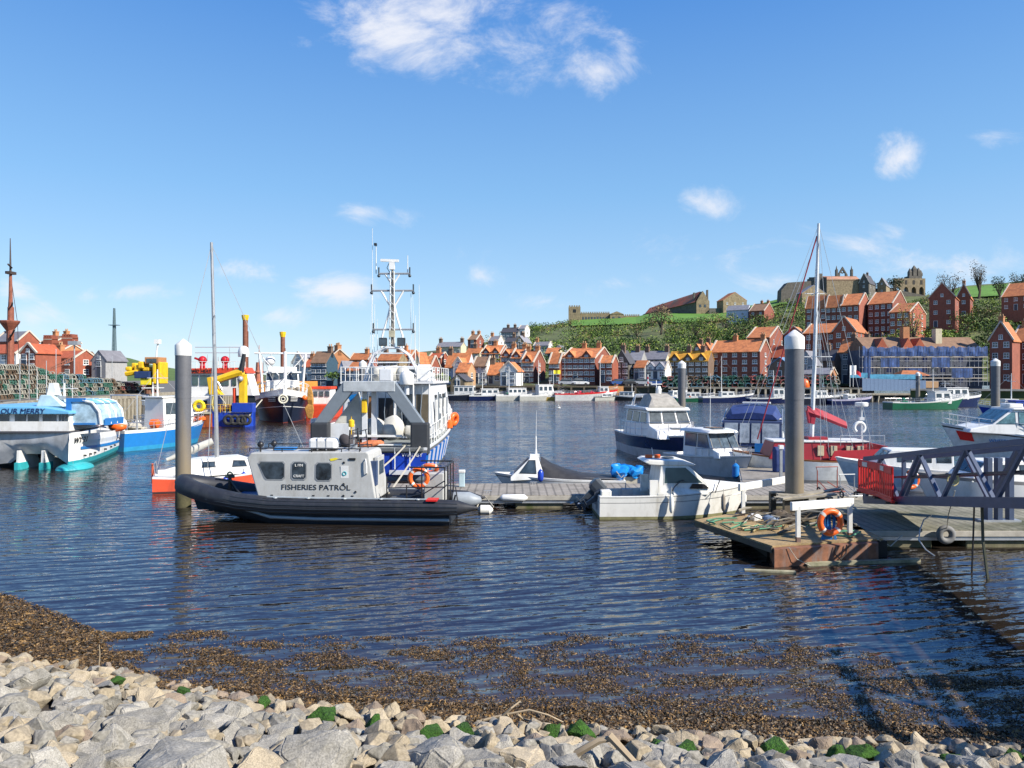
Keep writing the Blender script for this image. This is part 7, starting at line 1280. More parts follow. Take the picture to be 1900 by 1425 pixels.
    text('boat_name', 'OUR MERRY', .36, M('name_blue', (.01, .03, .12), .4), t, (PX(42, Y0), Y0 - .02, PZ(763, Y0)), (R(90), 0, 0), shear=.15, ext=.01, sx=1.15)
    text('registration', 'WY 21', .40, blackm, t, (-22.72, Y0 + .85, PZ(818, Y0 + .3)), (R(90), 0, R(89)), shear=.3, ext=.012)
    text('registration', 'WY', .4, blackm, t, (PX(218, Y0 + 8.2) + .03, Y0 + 8.0, PZ(816, Y0 + 8)), (R(90), 0, R(60)), shear=.1, ext=.012)
    for px, dy in ((158, 1.4), (168, 2.2), (176, 2.9), (196, 4.9), (206, 6.3), (213, 7.4)): MB().cyl((PX(px, Y0 + dy) - .15, Y0 + dy, .62), (PX(px, Y0 + dy) + .08, Y0 + dy - .05, .62), .05, n=8).build('outlet', blackm, t)
    # covered cockpit with blue dodger
    xs0 = PX(122, Y0 + .5); dm = M('blue_dodger', (.02, .15, .42), .6, var=.15); cv = M('dodger_vinyl', (.32, .45, .54), .2, var=.5, scale=2)
    ar = [(0, 0), (0, .9), (.12, 1.2), (.4, 1.38), (.9, 1.42)]
    prof = [(0, 0), (0, 1.28), (1.0, 1.26), (1.5, 1.05), (1.75, .5), (1.8, 0)]
    mb = MB(); mb.loft([[(xs0 + a, Y0 + .6 + dy, zc - .1 + b_) for a, b_ in prof] for dy in (0, 2.2)]); mb.build('cockpit_shelter', cv, t)
    mb = MB(); mb.prism([(a, b_) for a, b_ in [(xs0, zc - .1), (xs0, zc + 1.3), (xs0 + 1.0, zc + 1.3), (xs0 + 1.02, zc + 1.12), (xs0 + .25, zc + 1.1), (xs0 + .25, zc + .0), (xs0 + 1.5, zc + .0), (xs0 + 1.5, zc - .1)]], 'y', Y0 + .52, Y0 + .6); mb.build('shelter_edge', dm, t)
    for dy in (0.0, .9, 1.5, 2.2): MB().tube([(xs0 + .85, Y0 + .58 + dy, zc + 1.18), (xs0 + 1.35, Y0 + .58 + dy, zc + 1.06), (xs0 + 1.7, Y0 + .58 + dy, zc + .6), (xs0 + 1.8, Y0 + .58 + dy, zc - .1)], .07, 6).build('shelter_hoop', white, t, True)
    mb = MB(); mb.loft([[(xs0 + a, Y0 + .62 + dy, zc - .1 + b_ + .03) for a, b_ in ((.2, 1.3), (1.0, 1.28), (1.5, 1.07))] for dy in (.1, 2.1)], False, ring=False); mb.build('shelter_top', M('pale_blue_top', (.18, .42, .62), .5), t)
    mb = MB(); mb.loft([[(xs0 + a, Y0 + .6 + dy, z) for a, z in ((1.84, zc - .15), (1.86, zc + .22))] for dy in (.2, 2.1)], False, ring=False); mb.build('shelter_skirt', dm, t)
    # mast and radar on the roof
    xm = PX(68, Y0); zm = zr; MB().prism([(xm - .7, zm), (xm - .45, zm + .62), (xm + .1, zm + .62), (xm + .75, zm)], 'y', Y0 + 1, Y0 + 1.9).build('mast_base', M('pale_blue_post'), t, bevel=.03)
    MB().prism([(xm - .25, zm + .6), (xm - .12, zm + 1.25), (xm + .12, zm + 1.25), (xm + .3, zm + .6)], 'y', Y0 + 1.2, Y0 + 1.6).build('mast', white, t); MB().bar((PX(36, Y0), Y0 + 1.4, PZ(743, Y0)), (PX(106, Y0), Y0 + 1.4, PZ(743, Y0)), .1, .05).build('crossbar', white, t)
    for px in (36, 54, 87, 104): MB().cyl((PX(px, Y0), Y0 + 1.4, PZ(744, Y0)), (PX(px, Y0), Y0 + 1.4, PZ(670 + px * .3, Y0)), .015, .008, 5).build('aerial', white, t)
    for px in (48, 84): MB().bx(PX(px, Y0) - .15, PX(px, Y0) + .15, Y0 + 1.3, Y0 + 1.5, PZ(742, Y0), PZ(736, Y0)).build('lamp', steel, t)
    t2 = thing('buoy', 'white and orange rescue pod on the stern of the catamaran', 'buoy', P(217, 788, Y0 + 8)); MB().sph((0, 0, .1), .55, 8, (1.1, .8, .7)).build('top', white, t2, True); MB().sph((.1, -.1, -.12), .5, 8, (1.1, .8, .6)).build('bottom', orange, t2, True)
catamaran()
def fishing(name, label, c, rz, L, B, zb, zs, hm, bands, cab, cabm=None, mast=3, gear=(), rail=True, window=True, cat='fishing boat', flare=.35):
    t = thing(name, label, cat, c, rz); zg, b, pt = hull(t, L, B, zb, zs, zs * 1.02, hm, bands, rake=L * .09, dk=-.3, flare=flare, deckm=M('boat_deck', (.28, .28, .25), .8, var=.3))
    x0, x1, h, w = cab; z = zs - .3; wy = cabin(t, [(x0, z), (x0, z + h), (x1, z + h + .05), (x1 + .12 * h, z + h * .45), (x1 + .1, z)], w, w * .9, cabm or white, bevel=.04)
    MB().bx(x0 - .15, x1 + .1, -w * .98, w * .98, z + h + .03, z + h + .12).build('cabin_roof', cabm or white, t, bevel=.02)
    n = max(2, int((x1 - x0) / .9)); st = (x1 - x0) / n
    sidewin(t, [[(x0 + st * (i + .18), z + h * .52), (x0 + st * (i + .82), z + h * .52), (x0 + st * (i + .82), z + h * .85), (x0 + st * (i + .18), z + h * .85)] for i in range(n)], wy, fr=.02)
    facewin(t, (x1 + .12 * h, z + h * .45), (x1, z + h), wy, [(-.9, -.34, .1, .8), (-.28, .28, .1, .8), (.34, .9, .1, .8)], fr=.02)
    if mast: xm = x0 + .3; MB().cyl((xm, 0, z + h), (xm, 0, z + h + mast), .07, .04, 6).tube([(xm, -w, z + h + mast * .7), (xm, w, z + h + mast * .7)], .03, 5).build('mast', white, t); [MB().tube([(xm, 0, z + h + mast * .95), q], .012, 4).build('stay', steel, t) for q in ((L * .47, 0, zb), (-L * .47, 0, zs + .3))]
    if rail: hrail(t, pt, .03, 1, 12, .5, r=.022)
    rn = random.Random(int(L * 100) + int(c[0]))
    for (gx, gn, gm) in gear:
        mb = MB()
        for i in range(gn): mb.sph((gx + rn.uniform(-.6, .6), rn.uniform(-w, w) * .8, zs + rn.uniform(-.1, .35)), rn.uniform(.18, .32), 5, (1.3, 1, .8))
        mb.build('deck_gear', gm, t, True)
    return t, pt
netg = M('green_net', (.02, .17, .10), .9, var=.4, scale=9)
t, pt = fishing('fishing_boat', 'bright blue hulled fishing boat moored behind the catamaran', (-24.6, 51, 0), 68, 8.0, 3.0, 1.7, 1.35, [bluep, M('blue_boot', (.02, .24, .45), .5), white], [(.2, 1), (.86, 0), (1, 2)], (-.6, 1.8, 2.3, .95), gear=((-2.4, 7, rope), (3, 4, orange)), mast=2)
MB().tube([(-3, 1.2, 1.3), (-3, 1.2, 3.6), (-3, -1.2, 3.6), (-3, -1.2, 1.3)], .06, 6).tube([(0, 1.2, 3.5), (-3, 1.2, 3.6)], .05, 6).build('gallows', chrome, t)
fender('orange and yellow buoys on the bow of the blue fishing boat', (PX(287, 50), 50, PZ(786, 50)), .6, .3, orange, 'x', line=0)
t, pt = fishing('fishing_boat', 'white fishing boat with pink fenders left of the grey pile', (-29.6, 60, 0), -55, 6.6, 2.6, 1.5, 1.1, [white, M('grey_boot', (.25, .25, .22), .6)], [(.12, 1), (1, 0)], (-.4, 1.4, 2.0, .85), gear=((-2, 5, netg), (2.6, 4, orange)), mast=1.6)
fender('pink fender hanging on the white fishing boat', (PX(303, 57.3), 57.3, .95), .6, .2, M('pink_plastic', (.7, .25, .16), .5), line=.2); fender('second pink fender nearer the pile on the white fishing boat', (PX(318, 57.8), 57.8, .8), .6, .2, M('pink_plastic'), line=.2)
t, pt = fishing('fishing_boat', 'small white cabin boat between the blue boat and the quay', (-32.5, 56, 0), 90, 6, 2.4, 1.6, 1.2, [white, M('grey_boot')], [(.12, 1), (1, 0)], (-.8, 1.6, 1.9, .85), mast=0)
t, pt = fishing('workboat', 'white wheelhouse boat behind the catamaran shelter', (-30.2, 50, 0), 80, 6.5, 2.6, 1.7, 1.4, [white, bluep], [(.8, 0), (1, 1)], (-1, 1.9, 2.1, 1.0), mast=1.2, cat='workboat')
# ---------------------------------------------------------------- dredger with the yellow crane
def dredger():
    Y0 = 70; k = Y0 / F; t = thing('dredger', 'red roofed dredger with orange hull and a folded yellow deck crane', 'dredger', (PX(410, Y0), Y0, 0)); X = lambda px, d=0: PX(px, Y0 + d) - PX(410, Y0); Z = lambda py: PZ(py, Y0)
    mb = MB(); mb.prism([(X(335), -.5), (X(392), -.5), (X(392), Z(768)), (X(335), Z(768))], 'y', 0, 9); mb.build('hull', M('orange_red_hull', (.50, .12, .025), .5, var=.3, scale=.7, dirt='3a1c12', damt=.8, dscale=.5), t)
    mb = MB(); mb.prism([(X(392.3), .2), (X(450), .2), (X(470, 1.5), 1.5), (X(474, 3), 3), (X(455, 5), 5), (X(392, 8), 8)], 'z', -.5, Z(766)); mb.build('bow_hull', royal, t); MB().bx(X(335), X(450), -.06, .2, -.1, Z(792)).build('boot_topping', M('dark_red_boot', (.16, .03, .02), .6), t); MB().bx(X(430), X(468), 0.05, 1, Z(765), Z(748)).build('bulwark', royal, t)
    MB().bx(X(335), X(392), -.1, 0, Z(768), Z(764)).build('rubbing_band', M('pale_band', (.45, .42, .3), .7), t)
    for px in (425, 437, 449, 458): MB().tor((X(px), -.15, Z(779)), .38, .16, 'y', 14, 8).build('tyre_fender', M('tyre_black', (.03, .03, .03), .8), t, True)
    wh = white; MB().bx(X(345, 3), X(392, 3), 3, 6, Z(768), Z(736)).build('deckhouse', wh, t, bevel=.05); mb = MB(); mb.prism([(X(338, 3.6), Z(736)), (X(470, 3.6), Z(736)), (X(458, 3.6), Z(692)), (X(338, 3.6), Z(692))], 'y', 3.6, 5.6); mb.build('wheelhouse', wh, t, bevel=.05)
    mb = MB(); mb.prism([(X(338, 3.3), Z(692)), (X(458, 3.3), Z(692)), (X(452, 3.3), Z(681)), (X(338, 3.3), Z(683))], 'y', 3.3, 5.8); mb.build('roof_band', M('signal_red', (.62, .06, .02), .5), t); text('roof_lettering', 'SAND HEATH', .42, blackm, t, (X(374, 3.3), 3.27, Z(688)), (R(90), 0, 0), ext=.02)
    for a, b_ in ((356, 367), (371, 388), (392, 402), (408, 424), (430, 438)): MB().bx(X(a, 3.5), X(b_, 3.5), 3.52, 3.6, Z(716), Z(696)).build('bridge_window', M('green_glass', (.02, .09, .07), .1), t)
    for i in range(3): MB().bar((X(450 + i * 5, 3.5), 3.5, Z(714)), (X(447 + i * 5, 3.5), 3.5, Z(696)), .25, .06).build('louvre', blackm, t)
    for a, b_, c, d in ((362, 372, 732, 722), (378, 388, 732, 722), (352, 360, 760, 745), (370, 382, 760, 745)): MB().bx(X(a), X(b_), 2.93, 3.0, Z(c), Z(d)).build('porthole', glass, t)
    for px in (372, 414): MB().sph((X(px, 4), 4.5, Z(666)), .42, 8).cyl((X(px, 4), 4.5, Z(683)), (X(px, 4), 4.5, Z(672)), .3, .25, 8).build('red_ball', M('ball_red', (.50, .01, .02), .5), t, True)
    MB().tube([(X(358, 4), 4.4, Z(662)), (X(368, 4), 4.4, Z(666))], .12, 6).build('monitor_nozzle', M('ball_red'), t)
    yl = yel; MB().bx(X(437), X(449), .8, 1.5, Z(758), Z(694)).build('crane_post', yl, t, bevel=.05); MB().tube([(X(443), 1.1, Z(690)), (X(428), 1.1, Z(694)), (X(398), 1.0, Z(704)), (X(384), .9, Z(706))], [.42, .4, .36, .34], 8).build('crane_boom', yl, t, True)
    mb = MB(); mb.prism([(X(379), Z(701)), (X(388), Z(699)), (X(395), Z(712)), (X(397), Z(722)), (X(407), Z(733)), (X(384), Z(733))], 'y', .5, 1.3); mb.build('crane_jib', yl, t, bevel=.05); MB().tube([(X(396), .8, Z(705)), (X(406), .8, Z(724))], .1, 6).build('hydraulic_ram', steel, t); MB().sph((X(441), .7, Z(703)), .28, 7).build('slew_joint', steel, t, True)
    MB().tube([(X(440), 1, Z(690)), (X(446), 1, Z(656))], [.3, .2], 6).build('crane_tip', blackm, t)
    for pts, m_, r_ in (([(390, 735), (388, 750), (392, 764)], M('hose_yellow', (.5, .42, .15), .7), .12), ([(395, 735), (392, 750), (398, 766)], M('hose_yellow'), .12), ([(402, 735), (412, 748), (416, 766)], rope, .06)): MB().tube([(X(a), .7, Z(b_)) for a, b_ in pts], r_, 6).build('hose', m_, t, True)
    MB().tor((X(361), 1, Z(754)), .45, .18, 'y', 16, 8).build('hose_reel', yelw, t, True); MB().tube([(X(426), 1.2, Z(720)), (X(427), 1.2, Z(756))], .18, 6).build('red_mast', M('signal_red'), t); MB().bx(X(418), X(424), .5, 1.6, Z(764), Z(752)).bx(X(400), X(408), .5, 1.6, Z(764), Z(754)).build('winches', rust, t)
    MB().lathe([(.52, 0), (.54, .1), (.54, .6), (.42, .95), (.2, 1.1), (.01, 1.13)], (X(452, 4), 4, Z(660)), 18).build('radome', white, t, True); MB().cyl((X(452, 4), 4, Z(683)), (X(452, 4), 4, Z(660)), .12, n=8).build('radome_post', white, t)
    for px, y1 in ((385, 655), (395, 645), (426, 640), (405, 660)): MB().cyl((X(px, 4), 4, Z(683)), (X(px, 4), 4, Z(y1)), .05, .03, 5).build('aerial', chrome, t)
    for z in (652, 641): MB().tube([(X(362, 4), 4, Z(z)), (X(448, 4), 4, Z(z))], .03, 5).build('yard', chrome, t)
    rails(t, [(X(p, 3.2), 3.2, Z(683)) for p in range(345, 456, 10)], .7, .025, white); rails(t, [(X(p), .1, Z(766)) for p in range(345, 432, 9)], .8, .025, yel)
dredger()
t = thing('white_and_red_boat', 'red and white work boat seen over the bow of the grey gantry', 'workboat', (PX(590, 85), 85, 0)); MB().prism([(-1.4, -.2), (1.4, -.2), (1.6, 1.6), (-1.6, 1.6)], 'y', 0, 6).build('hull', M('signal_red'), t, bevel=.1); MB().bx(-1.1, 1.1, 1.5, 4, 1.6, 3.4).build('wheelhouse', white, t, bevel=.05); MB().bx(-1.2, 1.2, 1.3, 4.2, 3.4, 3.7).build('roof', M('signal_red'), t)
for x in (-.7, 0, .7): MB().bx(x - .25, x + .25, 1.42, 1.5, 2.5, 3.1).build('window', glass, t)
# ---------------------------------------------------------------- trawler seen bow on
def trawler():
    t = thing('trawler', 'black and white trawler with its bow to the camera and a white gantry', 'trawler', (PX(524, 83), 83, 0), -72); bk = M('black_hull', (.010, .014, .03), .35, var=.3, dirt='2a3036', damt=.4)
    zg, b, pt = hull(t, 16, 5.9, 3.6, 2.2, 2.5, [bk, white, M('dark_red_boot')], [(.02, 2), (.48, 0), (.50, 1), (.80, 0), (1, 1)], sf=.9, s0=.55, p=3.0, rake=1.2, flare=.45, dk=-.6)
    Xw = 7.6; 
    g = thing  # emblem ring on the stem
    MB().tor((8.02, 0, 2.55), .42, .09, 'x', 20, 6).build('bow_emblem', M('emblem_cream', (.65, .62, .5), .5), t, True); MB().tor((8.02, 0, 2.55), .2, .06, 'x', 12, 5).build('bow_emblem', M('emblem_cream'), t, True)
    for sg in (1, -1):
        for i, z in enumerate((2.8, 2.6, 2.4)): a = Vector(pt(.955, z / 3.6, sg)); c_ = Vector(pt(.90, z / 3.5, sg)); o = Vector((.1, sg * .06, 0)); MB().bar(a + o, c_ + o, .06, .05).build('bow_bar', white, t)
    wy = cabin(t, [(-1, 2.0), (-1, 5.2), (2.2, 5.3), (2.7, 4.4), (2.8, 2.2)], 1.9, 1.7, white, 'wheelhouse', .06)
    facewin(t, (2.7, 4.4), (2.2, 5.3), wy, [(-.95 + .38 * i, -.62 + .38 * i, .1, .85) for i in range(5)]); MB().bx(-1.2, 2.4, -2, 2, 5.3, 5.45).build('wheelhouse_roof', white, t)
    MB().bx(-4, -1, -1.6, 1.6, 2, 6.0).build('gear_house', whited, t, bevel=.1); MB().bx(-.5, 2, -2.2, 2.2, 4.0, 4.12).build('wing_deck', white, t)
    for sg in (1, -1): MB().tube([(4.2, sg * 2.0, 2.6), (4.0, sg * 2.4, 7.4)], .13, 6).tube([(4.0, sg * 2.4, 7.3), (4.0, sg * .4, 5)], .05, 5).build('gantry_leg', white, t)
    MB().tube([(4.0, -2.9, 7.4), (4.0, 2.9, 7.4)], .1, 6).build('gantry_beam', white, t); MB().cyl((4.3, .25, 2.5), (4.1, .25, 7.6), .2, .14, 8).build('mast', white, t); MB().tor((3.2, -1.2, 7.3), .1, .05).sph((3.0, -1.3, 6.6), .55, 7).build('radar_dome', white, t, True)
    for y in (-2.0, -1.1, .9, 1.8): MB().cyl((2, y, 5.4), (2, y, 6.6), .04, n=5).build('aerial', chrome, t)
    rn = random.Random(6); mb = MB()
    for i in range(10): mb.sph((rn.uniform(3.2, 5.5), rn.uniform(-1.8, 1.8), 3.0 + rn.random() * .5), rn.uniform(.25, .4), 5)
    mb.build('deck_gear', M('mixed_gear', (.2, .17, .13), .9, var=.6, scale=3), t, True)
    hrail(t, pt, .2, 1, 14, 1.0, r=.04, mat=white)
    for s_ in (.75, .85): p = pt(s_, .8, 1); MB().sph((p[0], p[1] + .3, p[2]), .3, 6).build('orange_buoy', orange, t, True)
trawler()
line('slack mooring rope from the trawler bow to the dredger', [(PX(486, 74), 74, PZ(742, 74)), (PX(476, 72), 71, PZ(762, 71)), (PX(462, 70), 70, PZ(772, 70))], .07)
t = thing('fishing_net', 'orange fishing net hanging at the right side of the trawler', 'net', (PX(575, 76), 76, 1.0)); mb = MB(); mb.loft([[(x * w, y * w, z) for x, y in ((-.5, -.3), (.5, -.3), (.5, .3), (-.5, .3))] for z, w in ((-.6, .5), (.3, .8), (.9, .65), (1.5, .8), (2.2, .5), (2.9, .25))]); lumpy(mb, .3, 1.2); mb.build('net', M('ochre_net', (.45, .22, .05), .9, var=.4, scale=6), t, bevel=.1)
# jack-up barge with tall rusty legs
t = thing('jack_up_barge', 'orange jack up barge with two tall rusty legs topped in yellow behind the trawler', 'barge', (PX(490, 98), 98, 0)); k = 98 / F
MB().bx(-4.5, 4, 0, 12, PZ(728, 98), PZ(708, 98)).build('deck_box', M('orange_box', (.62, .26, .04), .6, var=.15, dirt='7a4a1a', damt=.4), t); MB().bx(-4, 3.5, .5, 10, -.5, PZ(728, 98)).build('hull', M('dark_hull'), t)
for px, top_, w in ((445, 583, .34), (516, 615, .3)):
    x = PX(px, 98) - PX(490, 98); MB().cyl((x, 2, -.5), (x, 2, PZ(top_ + 8, 98)), w, n=10).bx(x + w * .4, x + w * 1.2, 1.9, 2.1, 0, PZ(top_ + 30, 98)).build('leg', M('rusty_pile', (.20, .075, .045), .8, var=.3), t, True)
    MB().lathe([(w * 1.1, 0), (w * 1.4, .4), (w * 1.5, .7), (w * .6, .75)], (x, 2, PZ(top_ + 9, 98)), 10).build('leg_cap', yel, t)
x = PX(476, 98) - PX(490, 98); MB().cyl((x, 1, PZ(708, 98)), (x, 1, PZ(672, 98)), .55, .4, 10).tor((x, 1, PZ(690, 98)), .5, .15, 'z', 12, 6).cyl((x, 1, PZ(672, 98)), (x, 1, PZ(640, 98)), .07, .04, 5).build('pump_column', M('salmon_steel', (.42, .15, .09), .7), t)
# yellow crane on the quay
def quay_crane():
    Y0 = 88; k = Y0 / F; t = thing('mobile_crane', 'yellow crane on the fish quay with an orange cab and white floodlight mast', 'crane', (PX(275, Y0), Y0, 2.8)); X = lambda px: (px - 275) * k; Z = lambda py: PZ(py, Y0) - 2.8
    MB().bx(X(268), X(287), -1, 1, Z(714), Z(702)).build('base', yelw, t, bevel=.05); MB().cyl((X(277), 0, 0), (X(277), 0, Z(714)), .5, n=10).build('pedestal', rust, t); MB().bx(X(258), X(286), -1.2, 1, Z(702), Z(689)).build('cab', M('navy_cab', (.02, .04, .12), .3), t, bevel=.08)
    for px, py, w, h in ((254, 678, 6, 9), (262, 683, 8, 10), (270, 677, 7, 12), (246, 684, 7, 7), (278, 684, 9, 8)): MB().bx(X(px - w), X(px + w * .5), -1 + (px % 5) * .1, .6 + (px % 3) * .1, Z(py + h * .6), Z(py - h * .5)).build('machinery', yel, t, bevel=.15)
    for px in (290, 299): MB().bx(X(px), X(px + 6), -1, 1, Z(712), Z(672)).build('frame_leg', yel, t, bevel=.1)
    MB().bx(X(276), X(302), -1, 1, Z(675), Z(663)).build('upper_cab', M('cab_orange', (.42, .2, .08), .5), t, bevel=.05); MB().bx(X(280), X(298), -1.05, -.98, Z(673), Z(666)).build('window', glass, t); MB().tube([(X(290), 0, Z(663)), (X(291), 0, Z(650)), (X(294), 0, Z(632))], .1, 6).bx(X(288), X(297), -.3, .3, Z(638), Z(630)).build('light_mast', white, t)
    MB().tube([(X(262), -.8, Z(690)), (X(240), -.8, Z(694))], .3, 6).build('arm', yel, t)
quay_crane()
# tall ship mast
def ship():
    Y0 = 82; k = Y0 / F; t = thing('sailing_ship', 'rust brown square rigged ship mast with fighting top rising behind the pots', 'ship', (PX(19, Y0), Y0, 2.8)); X = lambda px: (px - 19) * k; Z = lambda py: PZ(py, Y0) - 2.8; m_ = M('rust_brown_spar', (.22, .07, .04), .7, var=.3); dk = M('dark_spar', (.05, .035, .03), .7)
    MB().cyl((X(19), 0, -1), (X(20), 0, Z(570)), .4, .32, 10).build('lower_mast', m_, t); MB().cyl((X(20), 0, Z(600)), (X(19.5), 0, Z(505)), .26, .14, 8).build('topmast', m_, t); MB().cyl((X(19.5), 0, Z(510)), (X(19), 0, Z(442)), .12, .04, 6).build('topgallant_mast', dk, t)
    mb = MB(); mb.lathe([(.3, -1.1), (.9, -.2), (1.0, 0), (1.0, .12), (.2, .12)], (X(18), 0, Z(597)), 10); mb.build('fighting_top', m_, t); MB().bx(X(15), X(25), -.5, .5, Z(509), Z(504)).build('crosstrees', dk, t)
    for a, b_, c, d in ((22, 497, 32, 494), (22, 567, 40, 564), (20, 625, 44, 613), (20, 632, 36, 622)): MB().tube([(X(a), 0, Z(b_)), (X(c), -1.5, Z(d))], .09, 6).build('yard', dk, t)
    for px in (9, 12, 28): 
        for q in range(1): MB().tube([(X(px), .4, Z(598)), (X(19), 0, Z(506))], .03, 4).tube([(X(px - (19 - px) * .6), .4, 0), (X(px), .4, Z(598))], .03, 4).build('shroud', dk, t)
    mb = MB()
    for i in range(14): z = Z(598) + (Z(506) - Z(598)) * i / 15; w = (1 - i / 15) * 4 * k; mb.tube([(X(14) - w * .5, .3, z), (X(19), .3, z)], .02, 4)
    mb.build('ratline', dk, t); MB().bx(-6, 4, -1, 3, -1, 1.2).build('hull', m_, t)
ship()
t = thing('crane', 'orange lattice jib crane standing on the quay behind the pots', 'crane', (PX(138, 92), 92, 2.8)); k = 92 / F; mb = MB(); mb.cyl((0, 0, 0), (0, 0, PZ(632, 92) - 2.8), .1, .08, 6); mb.bx(-.6, .6, -.4, .4, PZ(640, 92) - 2.8, PZ(633, 92) - 2.8); mb.build('lamp_column', steel, t); mb = MB()
A1, B1 = Vector((-45 * k, 0, PZ(686, 92) - 2.8)), Vector((0, 0, PZ(668, 92) - 2.8))
for o in (Vector((0, 0, 0)), Vector((0, 0, .5))): mb.bar(A1 + o * .4, B1 + o, .12)
for i in range(10): mb.bar(A1.lerp(B1, i / 10), A1.lerp(B1, (i + .5) / 10) + Vector((0, 0, .2 + .3 * i / 10)), .07)
mb.build('lattice_jib', M('salmon_steel'), t)
# lamp posts along the left quay
for px, Y in ((37, 62), (54, 66), (86, 70), (208, 88), (104, 72)):
    t = thing('flag_pole', 'thin pale pole rising from the left quay among the pots', 'pole', (PX(px, Y), Y, 2.8), 0, 'thin poles on the left quay'); MB().cyl((0, 0, 0), (0, 0, 3.0 + (px % 7) * .3), .04, .03, 6).build('shaft', chrome, t)
# ---------------------------------------------------------------- lobster pots
def potmesh(seed, m0, m1):
    mb = MB(); w, l, h = .62, .8, .44; hoop = lambda y: [(-w / 2, y, 0)] + [(w / 2 * -math.cos(a), y, .16 + (h - .16) * math.sin(a)) for a in [math.pi * j / 6 for j in range(7)]] + [(w / 2, y, 0)]
    for y in (-l / 2, 0, l / 2): mb.tube(hoop(y), .028, 4)
    for p, q in (((-w / 2, 0), (-w / 2, 0)), ((w / 2, 0), (w / 2, 0)), ((0, h), (0, h))): mb.bar((p[0], -l / 2, p[1] + .02), (q[0], l / 2, q[1] + .02), .05, .04)
    mb.bar((-w / 2, -l / 2, .02), (w / 2, -l / 2, .02), .05, .05); mb.mat(1); r = random.Random(seed)
    H0 = hoop(0)
    for i in range(len(H0) - 1):
        if i % 2 == seed % 2: continue
        a, b_ = H0[i], H0[i + 1]; mb.add([(a[0] * .96, -l / 2, a[2] * .96), (b_[0] * .96, -l / 2, b_[2] * .96), (b_[0] * .96, l / 2, b_[2] * .96), (a[0] * .96, l / 2, a[2] * .96)], [(0, 1, 2, 3)])
    for i in range(4): x = -w / 2 + w * (i + .5) / 4; mb.bar((x, -l / 2 + .02, .02), (x + r.uniform(-.1, .1), -l / 2 + .02, h * .85), .02)
    mb.add([(-w / 2, l / 2 - .05, .02), (w / 2, l / 2 - .05, .02), (w / 2 * .7, l / 2 - .05, h * .8), (-w / 2 * .7, l / 2 - .05, h * .8)], [(0, 1, 2, 3)])
    o = mb.build('lobster_pot', [m0, m1]); me = o.data; bpy.data.objects.remove(o); return me
PM = [potmesh(i, a, b_) for i, (a, b_) in enumerate(((M('pot_frame_pale', (.38, .36, .30), .8, var=.3), M('pot_net_dark', (.025, .03, .025), .9)), (M('pot_frame_green', (.05, .16, .12), .8, var=.3), M('pot_net_green', (.02, .07, .05), .9)), (M('pot_frame_brown', (.16, .10, .06), .8, var=.3), M('pot_net_dark')), (M('pot_frame_blue', (.10, .22, .30), .8, var=.3), M('pot_net_dark')), (M('pot_frame_red', (.38, .10, .09), .8, var=.3), M('pot_net_dark'))))]
PN = ['pale framed lobster pot stacked on the quay', 'green lobster pot stacked on the quay', 'brown lobster pot stacked on the quay', 'bluish lobster pot stacked on the quay', 'reddish lobster pot stacked on the quay']
def pot(x, y, z, rz, r, kinds, where, s=1):
    i = r.choice(kinds); o = bpy.data.objects.new('lobster_pot', PM[i]); COL.objects.link(o); o.location = (x, y, z); o.rotation_euler = (r.gauss(0, .06), r.gauss(0, .06), rz + r.gauss(0, .12)); o.scale = (s, s, s * r.uniform(.92, 1.1)); tag(o, PN[i] + where, 'lobster pot', PN[i].split(' lobster')[0] + ' lobster pots' + where)
r = random.Random(21); np_ = 0
for c in range(36):
    f = c / 35; px = -12 + 300 * f; Y = 64 + 30 * f ** 1.1; top_ = interp([(-12, 672), (60, 674), (80, 684), (130, 690), (200, 700), (240, 706), (300, 716)], px); n = max(2, int((PZ(top_, Y) - 2.8) / .46))
    for l in range(n):
        if np_ >= 205: break
        pot(PX(px, Y) - .1 * l + r.gauss(0, .05), Y + r.gauss(0, .1), 2.82 + .45 * l, R(8), r, (0, 0, 2, 1) if px < 90 else ((1, 0, 0, 3) if px < 210 else (4, 4, 0, 2)), ' of the left bank', 1.05); np_ += 1
r = random.Random(5)
for c in range(30):
    f = c / 29; px = 1236 + 316 * f; Y = 156.5 - 6.5 * f
    for l in range(3): pot(PX(px, Y) + r.gauss(0, .12), Y + 1.2, 2.75 + .72 * l, r.uniform(-.3, .3), r, (0, 1, 1, 2, 3, 4), ' of the far bank', 1.95)
# backing mass of pots seen between the front ones
mb = MB()
for c in range(420):
    f = r.random(); px = -20 + 310 * f; Y = 65.5 + 30 * f ** 1.1 + r.uniform(0, 2.2); top_ = interp([(-12, 676), (60, 678), (80, 688), (130, 694), (200, 704), (240, 710), (300, 720)], px); z = 2.8 + r.random() * max(.3, PZ(top_, Y) - 3.2); mb.mat(r.choice((0, 0, 1, 2))); mb.tor((PX(px, Y), Y, z + .2), .25, .04, 'y', 8, 4); mb.tor((PX(px, Y) + .1, Y + .4, z + .2), .25, .04, 'y', 8, 4)
tag(mb.build('pot_heap', [M('pot_frame_pale'), M('pot_frame_brown'), M('pot_frame_green')]), 'dense heap of more pots and netting behind the front stacks', 'lobster pots', kind='stuff')
